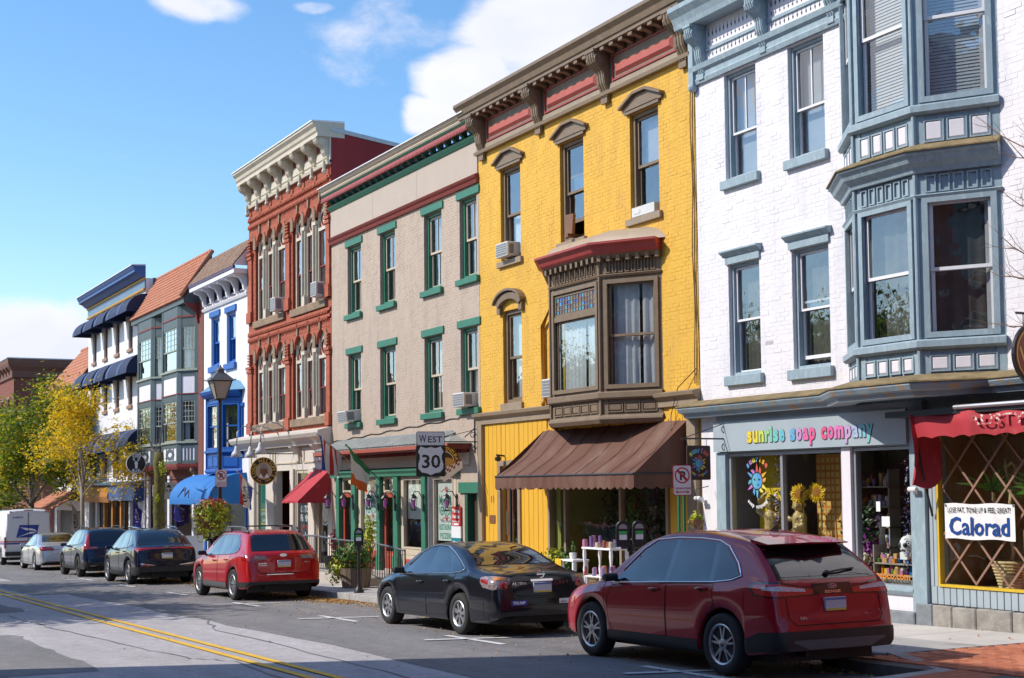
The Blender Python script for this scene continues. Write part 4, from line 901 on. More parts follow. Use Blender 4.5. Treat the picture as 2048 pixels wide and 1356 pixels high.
# shopfront: canopy roof
M_TIN=pm('grey_green_tin',(.25,.26,.235),.5,.15,5,col2=(.34,.35,.33),c2lo=.5,c2hi=.7)
mb=MB();A,B,C,D_=(-37.0,-.005,2.98),(-29.75,-.005,2.98),(-28.75,-.6,2.72),(-37.4,-.6,2.72);mb.quad(D_,C,B,A);mb.add([C,(-28.75,-.005,2.72),B],[(0,1,2)]);mb.add([D_,A,(-37.4,-.005,2.72)],[(0,1,2)]);cn=mb.build('canopy',M_TIN,gry)
mb=MB()
for i in range(40):
 x=-37.2+i*.205
 if x < -29.75: mb.tube([(max(x+.2,-36.98),-.008,2.99),(x - .05,-.6,2.745)],.032,4)
mb.build('standing_seam',M_TIN,cn)
mb=MB()
for i in range(26): x=-37.0+i*.28;mb.box(x,x+.27,-.03,.0,2.965,3.04)
mb.build('lead_flashing',M_STEEL,cn)
mb=MB();mb.box(-37.35,-28.8,-.56,-.003,2.6,2.715);mb.build('canopy_fascia',M_MAR,cn);mb=MB();mb.box(-37.38,-28.77,-.6,-.56,2.63,2.72);mb.build('gutter',pm('brick_red_gutter',(.36,.085,.05),.5,.08,4),cn)
mb=MB()
for i in range(58): x=-37.25+i*.145;mb.box(x,x+.08,-.16,-.003,2.52,2.6)
mb.build('dentils',M_MAR,cn)
mb=MB();mb.box(-37.3,-28.85,-.06,-.012,2.25,2.52);mb.build('fascia',M_CRM,gry)
mb=MB();mb.sweep([(-37.38,0),(-29.4,0)],[(.0,2.04),(.12,2.04),(.12,2.1),(.17,2.16),(.17,2.2),(0,2.24)]);mb.build('shop_cornice',M_GN,gry)
for x0,x1 in [(-36.98,-36.76),(-35.88,-35.58),(-34.12,-33.9),(-33.04,-32.76),(-31.34,-31.1)]:
 mb=MB();mb.box(x0,x1,-.1,.1,sz(-36)+.1,2.04);mb.box(x0 - .02,x1+.02,-.12,.02,sz(-36)+.1,.1);mb.build('post',M_GN,gry,bevel=.01)
for a,b in DOORS:
 mb=MB();ring(mb,a - .03,b+.03,-.32,1.62,.1,.02,.09,wb=.5);dd=mb.build('door',M_REDP,gry);mb=MB();panel(mb,a+.1,b - .1,-.2,.12,.021,.02,.03);mb.build('door_panel',M_REDP,dd)
 mb=MB();mb.quad((a+.06,.05,.18),(b - .06,.05,.18),(b - .06,.05,1.54),(a+.06,.05,1.54));mb.build('pane',SHOPGLASS,dd)
 mb=MB();ring(mb,a - .03,b+.03,1.64,2.03,.06,.0,.08);tr=mb.build('transom',M_CRM,gry);mb=MB();mb.quad((a+.03,.04,1.7),(b - .03,.04,1.7),(b - .03,.04,1.98),(a+.03,.04,1.98));mb.build('pane',GLASS,tr)
 mb=MB();mb.tube([(b - .02,-.03,.55),(b - .02,-.03,.75)],.012,6);mb.build('handle',M_STEEL,dd)
M_PAPER=pm('window_film',(.60,.64,.62),.7,.05,6);M_INKG=pm('green_ink',(.02,.26,.17),.6);M_INKR=pm('red_ink',(.40,.03,.03),.6);M_INKK=pm('black_ink',(.02,.02,.02),.6);M_INKW=pm('white_ink',(.8,.8,.8),.6)
for k,(a,b,c,d) in enumerate(GWIN):
 mb=MB();ring(mb,a - .2,b+.18,c - .18,2.03,.18,-.01,.09,wb=.16,wt=.08);ring(mb,a - .03,b+.03,c - .03,d+.03,.04,-.025,.06);wf=mb.build('shop_window',M_CRM,gry)
 mb=MB();mb.quad((a,.05,c),(b,.05,c),(b,.05,d),(a,.05,d));mb.build('pane',SHOPGLASS,wf)
 mb=MB();mb.box(a - .2,b+.18,-.0,.09,-.42,c - .182);mb.build('stall_riser',M_CRM,wf);mb=MB();panel(mb,a,(a+b)/2 - .04,-.3,c - .28,-.001,.02,.03);panel(mb,(a+b)/2+.04,b,-.3,c - .28,-.001,.02,.03);mb.build('riser_panel',M_REDP,wf)
 if k == 1:
  mb=MB();mb.box(a+.02,b - .02,.09,.1,1.0,d);mb.build('roller_blind',M_PAPER,wf)
 else:
  mb=MB();mb.box(a+.02,b - .02,.075,.08,c+(.15 if k else .02),d - .02);f=mb.build('window_film',M_PAPER,wf);xc=(a+b)/2;W=b - a;y=.073
  mb=MB();text(mb,'MAMMA',xc,1.35,.23,y,width=W*.8,bold=.03);text(mb,'VENTURA',xc,1.12,.2,y,width=W*.84,bold=.03);text(mb,'RESTAURANT',xc,.78,.13,y,width=W*.8,bold=.02);text(mb,'PIZZERIA',xc,.58,.13,y,width=W*.7,bold=.02);mb.build('lettering',M_INKG,f)
  mb=MB();text(mb,'FINE ITALIAN',xc,.95,.06,y,width=W*.6);mb.build('lettering',M_INKK,f)
  mb=MB()
  for zz in (1.68,1.03):
   mb.lathe([(.045,0),(.044,.003)],(xc,y - .002,zz),10,'y')
   for s_ in (-1,1): mb.tube([(xc+s_*(.05+.33*t),y,zz+.03*math.sin(t*7)) for t in np.linspace(0,1,10)],.008,4);mb.ext([(xc+s_*.02,zz+.05),(xc+s_*.1,zz+.02),(xc+s_*.03,zz+.11)],'y',y - .002,y)
  mb.build('flourish',M_INKR,f)
# side door in brick
mb=MB();mb.box(-29.38,-28.36,-.05,.02,1.625,1.86);mb.build('lintel',M_GN,gry);mb=MB();mb.box(-29.14,-29.0,-.01,.2,sz(-29),1.62);mb.box(-28.52,-28.42,-.01,.2,sz(-29),1.62);sdr=mb.build('side_door',M_DG,gry);mb=MB();mb.box(-29.0,-28.52,.14,.19,sz(-29),1.62);mb.build('door_leaf',pm('dark_brown_door',(.05,.025,.018),.6,.2,6),sdr)  # door leaf in very dark brown
mb=MB();pts=[(-37.4+i*.25,-.015,3.02+.28*(i/32)+.02*math.sin(i*1.3)) for i in range(33)];mb.tube(pts+[(-29.36,-.015,3.33)],.012,4);mb.build('cable',pm('black_cable',(.015,.015,.015),.6),gry)
ac_unit(-36.15,-35.55,3.52,3.82,.0,.34,'white air conditioner tilted on the lower green sill of the taupe building',.12)
ac_unit(-29.12,-28.55,3.52,3.83,.0,.3,'white air conditioner on the green sill next to the yellow wall')
# raised concrete platform
pf=MB();pf.hexa([(-38.2,-1.65,sz(-38) - .1),(-31.2,-1.65,sz(-31) - .1),(-31.2,.02,sz(-31) - .1),(-38.2,.02,sz(-38) - .1),(-38.2,-1.65,-.3),(-31.2,-1.65,-.3),(-31.2,.02,-.3),(-38.2,.02,-.3)])
M_CP=pm('stained_concrete',(.46,.41,.35),.85,.15,2,bump=.2,bscale=60,col2=(.22,.20,.17),c2lo=.5,c2hi=.75,c2scale=4,stretch=(2,2,.6));tag(pf.build('concrete_platform',M_CP,bevel=.02),'stained concrete platform in front of the green and red shopfront','platform')

# ------------------------------------------------------------------ red brick building with lancet windows
M_RB=pm('red_brick',(.37,.09,.045),.8,.22,7,bump=.15,bscale=110,col2=(.48,.13,.06),c2lo=.52,c2hi=.75,c2scale=3);M_RM=pm('red_mortar',(.28,.06,.032),.9,.15,6)
M_RS=pm('red_painted_side',(.27,.02,.022),.75,.1,3);M_SAND=pm('brownstone',(.26,.18,.115),.85,.2,5,bump=.2,bscale=60,col2=(.17,.13,.09),c2lo=.5,c2hi=.7);M_CRW=pm('cream_cornice_paint',(.58,.52,.41),.6,.08,5,col2=(.46,.39,.29),c2lo=.55,c2hi=.8)
RL,RR=-45.06,-37.52
red=thing('red_brick_building','red brick building with arched triple windows and a cream bracketed cornice','building',(-41.3,0,sz(-41.3)))
GRP=[(-44.36,-41.46,7.05,9.86),(-40.76,-37.9,7.02,9.86),(-44.36,-41.46,3.78,6.24),(-40.76,-37.9,3.78,6.24)]
brick_wall(red,RL,RR,3.42,10.8,GRP,M_RM,M_RB,jit=.002)
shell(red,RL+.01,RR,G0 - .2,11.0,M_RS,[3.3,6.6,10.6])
for gi,(a,b,c,d) in enumerate(GRP):
 W=(b - a);lw=W/3;r=lw*.36;sp=d - r - .06
 # spandrel: rectangle minus three pointed-round arches, real thickness
 mb=MB();zs_=sp
 for i in range(3):
  xc=a+lw*(i+.5);n=12;arc=[(xc - r*math.cos(t),zs_+r*1.12*math.sin(t)) for t in np.linspace(0,pi,n+1)]
  xl,xr=a+lw*i,a+lw*(i+1)
  for k in range(n):
   p,q=arc[k],arc[k+1];mb.hexa([(p[0],-.01,p[1]),(q[0],-.01,q[1]),(q[0],.2,q[1]),(p[0],.2,p[1]),(p[0],-.01,d),(q[0],-.01,d),(q[0],.2,d),(p[0],.2,d)])
  mb.box(xl,xc - r,-.01,.2,zs_,d);mb.box(xc+r,xr,-.01,.2,zs_,d)
 w=mb.build('lancet_window',M_RB,red)
 mb=MB()
 for i in range(3):                                        # stone hood caps and keystones
  xc=a+lw*(i+.5);mb.ext([(xc - .05,zs_+r*1.1),(xc+.05,zs_+r*1.1),(xc+.07,zs_+r*1.1+.34),(xc - .07,zs_+r*1.1+.34)],'y',-.05,-.011)
 for i in range(4):
  xc=a+lw*i;mb.ext([(xc - .11,zs_ - .1),(xc+.11,zs_ - .1),(xc+.11,zs_+.2),(xc,zs_+.34),(xc - .11,zs_+.2)],'y',-.045,-.011)
 mb.build('stone_cap',M_SAND,w)
 mb=MB()
 for i in range(1,3): xc=a+lw*i;mb.box(xc - .1,xc+.1,-.0,.16,c,zs_ - .1);mb.box(xc - .13,xc+.13,-.03,.17,c,c+.32);mb.box(xc - .13,xc+.13,-.03,.17,zs_ - .22,zs_ - .1);mb.tube([(xc,-.03,c+.32),(xc,-.03,zs_ - .22)],.05,8)
 mb.build('mullion',M_CRW,w)
 mb=MB()
 for i in range(3):
  x0,x1=a+lw*i+.1,a+lw*(i+1) - .1;mb.box(x0,x0+.06,.06,.16,c,zs_+r);mb.box(x1 - .06,x1,.06,.16,c,zs_+r);mb.box(x0+.06,x1 - .06,.05,.15,zs_ - .42,zs_ - .33);mb.box(x0+.06,x1 - .06,.06,.16,c,c+.06)
 mb.build('window_frame',M_CRW,w)
 for i in range(3):
  x0,x1=a+lw*i+.16,a+lw*(i+1) - .16;zm=(c+zs_ - .4)/2
  mb=MB();ring(mb,x0,x1,zm - .03,zs_ - .42,.04,.09,.12);ring(mb,x0,x1,c+.06,zm+.03,.04,.12,.15);mb.build('sash',M_MAR,w)
  for z0_,z1_,yy in ((zm,zs_ - .45,.105),(c+.09,zm,.135)): mb=MB();mb.quad((x0+.03,yy,z0_),(x1 - .03,yy,z0_),(x1 - .03,yy,z1_),(x0+.03,yy,z1_));mb.build('pane',GLASS,w)
  mb=MB();xc=(x0+x1)/2;mb.box(x0,x1,.12,.14,zs_ - .33,zs_+r);mb.build('tympanum',M_CRW,w)
  mb=MB();mb.lathe([(r*.62,0),(r*.62,.02),(r*.45,.02),(r*.45,0)],(xc,.095,zs_ - .08),14,'y',cap=False);mb.ext([(x0,zs_ - .3),(x0+.1,zs_ - .3),(x0,zs_ - .12)],'y',.1,.12);mb.ext([(x1,zs_ - .3),(x1 - .1,zs_ - .3),(x1,zs_ - .12)],'y',.1,.12);mb.build('tracery',M_MAR,w)
  mb=MB();drape(mb,x0,x1,c+.08,zs_ - .4,.3,.01,.1);mb.build('curtain',M_CURT3 if (i+gi) % 3 else M_CURT2,w,smooth='all')
 mb=MB();mb.box(a - .06,b+.06,-.09,.1,c - .22,c - .002);mb.build('sill',M_SAND,w,bevel=.01)
# brick pilasters, bands and dentil courses
for x0,x1 in [(RL+.02,-44.62),(-41.3,-40.92),(-37.82,RR - .02)]:
 for z0_,z1_ in ((3.5,5.45),(7.05,9.1)):
  mb=MB();mb.box(x0,x1,-.06,-.008,z0_,z1_);mb.box(x0 - .02,x1+.02,-.1,-.008,z0_+.0,z0_+.35);mb.box(x0 - .03,x1+.03,-.09,-.008,z1_,z1_+.09);mb.box(x0 - .05,x1+.05,-.11,-.008,z1_+.12,z1_+.2)
  for k in range(4): mb.box(x0+.06,x1 - .06,-.09,-.008,z1_+.28+k*.09,z1_+.32+k*.09)
  mb.build('brick_pilaster',M_RB,red)
for z in (6.5,6.68,10.15,10.38):
 mb=MB();mb.box(RL+.02,RR - .02,-.05,-.009,z,z+.08);n=60
 for i in range(n): x=RL+.1+i*(RR - RL - .2)/n;mb.box(x,x+.06,-.08,-.009,z - .07,z)
 mb.build('brick_band',M_RB,red)
mb=MB();mb.box(RL - .02,RR+.02,-.04,.0,10.78,11.5);co=mb.build('cornice',M_CRW,red)
mb=MB();mb.sweep([(RL - .02,0),(RR+.02,0)],[(0,10.74),(.1,10.74),(.12,10.82),(.06,10.86),(.0,10.86)]);mb.build('architrave',M_CRW,co)
mb=MB();mb.sweep([(RL - .02,0),(RR+.02,0)],[(-.4,11.49),(.40,11.49),(.40,11.59),(.44,11.64),(.46,11.73),(.54,11.82),(.54,11.88),(-.4,11.91)]);mb.build('crown',M_CRW,co)
mb=MB();mb.sweep([(RL - .02,0),(RR+.02,0)],[(-.4,11.911),(.57,11.885),(.57,11.92),(-.4,11.97)]);mb.build('cap',M_WF,co)
BR=np.linspace(RL+.22,RR - .2,8)
for x in BR: mb=MB();console(mb,x,.27,.37,10.88,11.485,-.04);mb.tube([(x,-.13,10.85),(x,-.13,10.6)],.05,8);mb.ball((x,-.13,10.56),.075,8,5);mb.build('bracket',M_CRW,co)
for p,q in zip(BR,BR[1:]):
 mb=MB();panel(mb,p+.2,q - .2,10.92,11.16,-.041,.03,.03);mb.build('panel',M_CRW,co);mb=MB();mb.box(p+.2,q - .2,-.05,-.041,11.2,11.42);mb.build('panel',M_MAR,co)
mb=MB();mb.ext([(.02,10.2),(9,10.2),(9,10.52),(.02,11.68)],'x',RR - .13,RR+.006);mb.build('side_parapet',M_RS,red)
mb=MB();mb.ext([(.0,11.66),(9,10.5),(9,10.6),(.0,11.78)],'x',RR - .15,RR+.03);mb.build('side_coping',M_STEEL,red)
# shopfront
M_SHW=pm('ivory_shopfront',(.62,.56,.49),.6,.05,4)
mb=MB();wall_mesh(mb,RL,RR,G0 - .3,3.3,[(-44.3,-43.2,-.1,2.3),(-42.35,-40.95,-.8,2.3),(-40.55,-39.35,-.1,2.3),(-38.75,-37.85,-.8,2.1)],0,.2);mb.build('shopfront_wall',M_SHW,red)
mb=MB();mb.sweep([(-45.9,0),(RR,0)],[(0,3.0),(.16,3.0),(.2,3.1),(.36,3.2),(.42,3.3),(.42,3.36),(0,3.46)]);mb.build('shop_cornice',M_SHW,red)
for x0,x1 in [(-44.9,-44.35),(-43.15,-42.4),(-40.9,-40.6),(-39.3,-38.8)]:
 mb=MB();mb.box(x0,x1,-.07,-.003,sz(-42),2.35);mb.build('pilaster',M_SHW,red,bevel=.01)
for x0,x1 in [(-44.8,-42.6),(-42.4,-40.0),(-39.8,-37.7)]:
 mb=MB();ring(mb,x0,x1,2.5,2.92,.04,-.03,-.003);mb.build('fascia_panel',M_CRM,red)
for x in (-40.2,-38.4): mb=MB();mb.ext([(0,2.5),(-.08,2.55),(-.1,2.75),(-.3,2.95),(-.32,3.0),(0,3.0)],'x',x - .12,x+.12);mb.build('bracket',M_SHW,red)
for a,b in ((-44.26,-43.24),(-40.51,-39.39)):
 mb=MB();ring(mb,a,b,-.08,2.28,.07,.02,.1);w=mb.build('shop_window',M_CRM,red);mb=MB();mb.quad((a+.05,.06,-.03),(b - .05,.06,-.03),(b - .05,.06,2.22),(a+.05,.06,2.22));mb.build('pane',SHOPGLASS,w)
M_SIGNG=pm('dark_green_sign',(.02,.16,.10),.5,.1,5)
mb=MB();mb.box(-44.15,-43.35,.09,.1,.0,2.15);a=mb.build('window_poster',M_SIGNG,red);mb=MB();text(mb,'Lord Nelson',-43.75,.95,.12,.086,width=.7);text(mb,'Gallery',-43.75,.75,.1,.086,width=.45);mb.build('lettering',M_INKW,a);mb=MB();mb.box(-44.1,-43.4,.084,.088,1.1,1.13);mb.box(-44.1,-43.4,.084,.088,.66,.69);mb.build('stripe',M_YF,a)
mb=MB();mb.box(-40.4,-39.5,.09,.1,-.3,1.42);a=mb.build('window_poster',pm('navy_poster',(.02,.03,.05),.5),red)
mb=MB();text(mb,'CUSTOM',-39.95,1.08,.2,.086,width=.78,bold=.03);text(mb,'FRAMING',-39.95,.82,.2,.086,width=.8,bold=.03);text(mb,'&',-39.95,.38,.15,.086);text(mb,'GALLERY',-39.95,.12,.15,.086,width=.68,bold=.02);mb.build('lettering',M_INKW,a)
mb=MB()
for s_ in (-1,1): mb.tube([(-39.95+s_*(.06+.3*t),.084,.62+.08*math.sin(t*9)) for t in np.linspace(0,1,14)],.022,5)
mb.build('flourish',M_INKR,a)
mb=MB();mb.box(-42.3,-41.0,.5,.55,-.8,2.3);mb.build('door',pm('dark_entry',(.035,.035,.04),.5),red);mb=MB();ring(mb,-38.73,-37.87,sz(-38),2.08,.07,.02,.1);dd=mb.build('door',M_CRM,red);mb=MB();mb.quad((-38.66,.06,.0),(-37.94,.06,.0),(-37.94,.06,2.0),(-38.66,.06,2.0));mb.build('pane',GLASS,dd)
awning(red,-39.05,-37.62,2.3,1.42,.95,.06,M_AWR,scal=.3,sag=.02,nx=12)
ac_unit(-41.95,-41.5,7.1,7.5,-.02,.3,'white air conditioner on the arched window nearest the white and blue house');ac_unit(-38.35,-37.9,7.1,7.5,-.02,.3,'white air conditioner on the arched window nearest the taupe building')
# gooseneck lamps over the shopfront
for k,(xp,yp) in enumerate(((473,905),(501,906),(521,898))):
 x,z=F(xp,yp,-1.1);t=thing('gooseneck_lamp',['white gooseneck lamp furthest from the red awning, over the round gallery sign','white gooseneck lamp between two others over the round gallery sign','white gooseneck lamp nearest the red awning, over the round gallery sign'][k],'lamp',(x,-1.1,z),'gooseneck lamps over the shopfront cornice')
 mb=MB();mb.tube([(x+.55,-.4,3.3),(x+.5,-.45,3.42),(x+.42,-.7,z+.72),(x+.2,-.95,z+.8),(x+.02,-1.08,z+.62),(x,-1.1,z+.18)],.02,6);mb.build('arm',M_STEEL,t,smooth='all')
 mb=MB();mb.lathe([(.03,.2),(.06,.16),(.07,.08),(.14,-.02),(.17,-.14),(.15,-.14),(.02,.1)],(x,-1.1,z),14,cap=False);mb.build('shade',pm('lamp_shade_grey',(.5,.5,.5),.45,.06,6),t,smooth='all')
# ------------------------------------------------------------------ white house with bright blue trim
M_WH=pm('white_stucco',(.74,.73,.755),.7,.05,2,bump=.08,bscale=60,col2=(.62,.61,.64),c2lo=.6,c2hi=.85,c2scale=1.5);M_BLU=pm('bright_blue_paint',(.008,.105,.40),.45,.1,5);M_BLUD=pm('blue_awning_canvas',(.012,.16,.47),.7,.08,3,bump=.08,bscale=100)
M_TILB=pm('brown_roof_tile',(.24,.15,.105),.85,.25,6,bump=.2,bscale=40,col2=(.33,.21,.14),c2lo=.45,c2hi=.7,c2scale=4);M_TILO=pm('orange_roof_tile',(.43,.16,.085),.8,.16,5,bump=.15,bscale=40,col2=(.5,.24,.15),c2lo=.5,c2hi=.75,c2scale=3)
M_PUR=pm('purple_trim',(.08,.04,.10),.5,.1,5)
def tile_roof(parent,x0,x1,yb,zb,yt,zt,mat,rows,name='roof',hipR=0,hipL=0,barrel=.0,pitch=.3):
 """sloped tile roof: every course a stepped row, each tile with its own edge; courses are parts"""
 mb=MB();mb.quad((x0,yb,zb - .03),(x1,yb,zb - .03),(x1 - hipR,yt,zt - .03),(x0+hipL,yt,zt - .03));r=mb.build(name,mat,parent)
 for k in range(rows):
  t0,t1=k/rows,(k+1.08)/rows;a0=x0+hipL*t0;a1=x1 - hipR*t0;n=max(2,round((a1 - a0)/pitch));w=(a1 - a0)/n;mb=MB()
  ya,yb_=yb+(yt - yb)*t0,yb+(yt - yb)*min(1,t1);za,zb_=zb+(zt - zb)*t0,zb+(zt - zb)*min(1,t1)
  for i in range(n):
   p,q=a0+i*w,a0+(i+1)*w - .012;l=random.uniform(0,.008)
   if barrel:
    m_=4;pts=[(p+(q - p)*s/m_,barrel*math.sin(pi*s/m_)) for s in range(m_+1)]
    vs=[(u,ya - .035 - h - l,za+h*.4) for u,h in pts]+[(u,yb_ - h*.8 - .01,zb_+h*.4) for u,h in pts] ;mb.add(vs,[(s,s+1,s+m_+2,s+m_+1) for s in range(m_)]+[tuple(range(m_+1))])
   else: mb.hexa([(p,ya - .035 - l,za - .02),(q,ya - .035 - l,za - .02),(q,ya,za - .03),(p,ya,za - .03),(p,ya - .03 - l,za+.015),(q,ya - .03 - l,za+.015),(q,yb_,zb_),(p,yb_,zb_)])
  mb.build('tile_course',mat,r)
 return r
HL,HR=-50.35,-45.08
hou=thing('white_house','white narrow house with bright blue window trim and a brown tiled mansard','house',(-47.7,0,sz(-47.7)))
HW=[(-49.42,-48.38,6.0,7.72),(-47.55,-46.5,5.96,7.68)]
mb=MB();wall_mesh(mb,HL,HR,G0 - .4,8.3,HW+[(-46.0,-45.6,2.9,4.45),(-49.8,-45.4,G0 - .4,1.25)]);mb.build('wall',M_WH,hou);shell(hou,HL+.01,HR - .01,G0 - .4,8.7,M_WH,[2.4,5.3,8.2])
for a,b,c,d in HW: sash(hou,a,b,c,d,M_BLU,M_BLU,cas=.1,rail=.06,curtain='full',sill=(M_BLU,.1,.2,.1),lintel=(M_BLU,.1,.2,.06))
sash(hou,-46.0,-45.6,2.9,4.45,M_BLU,M_BLU,cas=.08,rail=.04,lintel=(M_BLU,.06,.12,.05),sill=(M_BLU,.06,.1,.05))
mb=MB();mb.sweep([(HL,0),(HR,0)],[(0,8.02),(.06,8.02),(.1,8.1),(.05,8.13),(0,8.13)]);co=mb.build('cornice',M_WH,hou);mb=MB();mb.box(HL - .1,HR,-.5,0,8.72,8.86);mb.build('eave',M_WF,co);mb=MB();mb.box(HL - .12,HR,-.53,-.45,8.861,8.96);mb.build('gutter',M_PUR,co)
for x in np.linspace(HL+.25,HR - .25,6):
 mb=MB();pts=[(0,8.14)]+[(-.66+.62*math.cos(t),8.14+.58*math.sin(t)*1.0) for t in np.linspace(0,pi/2,7)]+[(-.66,8.72),(0,8.72)];mb.ext([(0,8.2),(-.1,8.2),(-.14,8.4),(-.24,8.58),(-.42,8.64),(-.42,8.72),(0,8.72)],'x',x - .07,x+.07);mb.build('bracket',M_WH,co)
for p,q in zip(np.linspace(HL+.25,HR - .25,6),np.linspace(HL+.25,HR - .25,6)[1:]): mb=MB();ring(mb,p+.2,q - .2,8.2,8.6,.04,-.04,-.002);mb.build('cornice_panel',M_PUR,co)
tile_roof(hou,HL - .1,HR - .02,-.5,8.98,.3,10.0,M_TILB,11,pitch=.2)
mb=MB();mb.add([(HR - .03,-.47,8.97),(HR - .03,.3,8.97),(HR - .03,.3,10.0)],[(0,1,2)]);mb.build('gable_cheek',M_WP,hou)
# blue oriel
op=[(-48.75,0),(-48.0,-.55),(-46.55,-.55),(-45.8,0)];oz=dict(bot=2.35,p0=2.5,p1=2.85,s0=2.95,s1=3.06,w0=3.08,w1=4.55,f0=4.62,f1=4.8)
ob=bay(hou,op,oz,M_BLU,M_BLU,M_BLU,[1,2,1],['dim','drape1','dim'],name='oriel_window',stile=.16)
mb=MB();mb.sweep(op,[(-.05,4.8),(.1,4.8),(.2,4.9),(.25,5.0),(-.05,5.0)]);mb.build('cornice',M_BLU,ob);mb=MB();mb.sweep([(-48.8,.3),(-48.0,-.3),(-46.55,-.3),(-45.75,.3)],[(.45,5.002),(.1,5.3),(-.3,5.42),(-.3,5.002)]);mb.build('oriel_roof',pm('weathered_blue_tin',(.12,.28,.42),.5,.1,4),ob)
# domed blue awning
def dome_awning(parent,x0,x1,zt,zb,out,mat,name='dome_awning',val=.12,n=10,valm=None,side=True):
 mb=MB();vs=[];nx=16
 for j in range(n+1):
  t=pi/2*j/n
  for i in range(nx+1): vs.append((x0+(x1 - x0)*i/nx,-out*math.sin(t),zb+(zt - zb)*math.cos(t)))
 mb.add(vs,[(j*(nx+1)+i,j*(nx+1)+i+1,(j+1)*(nx+1)+i+1,(j+1)*(nx+1)+i) for j in range(n) for i in range(nx)])
 if side:
  for X in (x0,x1): mb.add([(X,0,zb)]+[(X,-out*math.sin(pi/2*j/n),zb+(zt - zb)*math.cos(pi/2*j/n)) for j in range(n+1)],[tuple(range(n+2))])
 a=mb.build(name,mat,parent,smooth=50)
 if val:
  mb=MB()
  fr,Ln=face_frame((x0,-out),(x1,-out));k=max(4,int(Ln/.09))
  for i in range(k): u0,u1=Ln*i/k,Ln*(i+1)/k;mb.add([fr(u0,zb+.003,.003),fr(u1,zb+.003,.003),fr(u1,zb - val,.003),fr((u0+u1)/2,zb - val - .04,.003),fr(u0,zb - val,.003)],[(0,1,2,3,4)])
  for X in (x0,x1): mb.quad((X,-out,zb),(X,0,zb),(X,0,zb - val),(X,-out,zb - val))
  mb.build('valance',valm or mat,a)
 return a
da=dome_awning(hou,-50.2,-45.3,2.3,1.42,1.25,M_BLUD)
mb=MB();mb.tube([(-49.1,-1.24,1.52),(-48.5,-1.16,1.85),(-48.2,-1.24,1.55),(-47.9,-1.19,1.75),(-47.7,-1.25,1.5)],.022,5);mb.build('mountain_logo',pm('navy_print',(.01,.02,.12),.6),da)
mb=MB();mb.box(-50.1,-49.9,-.06,.0,sz(-50),1.3);mb.box(-47.6,-47.45,-.06,0,sz(-48),1.3);mb.box(-45.4,-45.2,-.06,0,sz(-45),1.3);sf=mb.build('shopfront_post',M_BLU,hou);mb=MB();mb.box(-49.9,-45.4,-.05,0,sz(-48),-.35);mb.build('stall_riser',M_WP,hou);mb=MB();mb.quad((-49.9,.03,-.4),(-45.4,.03,-.4),(-45.4,.03,1.25),(-49.9,.03,1.25));mb.build('pane',SHOPGLASS,hou)

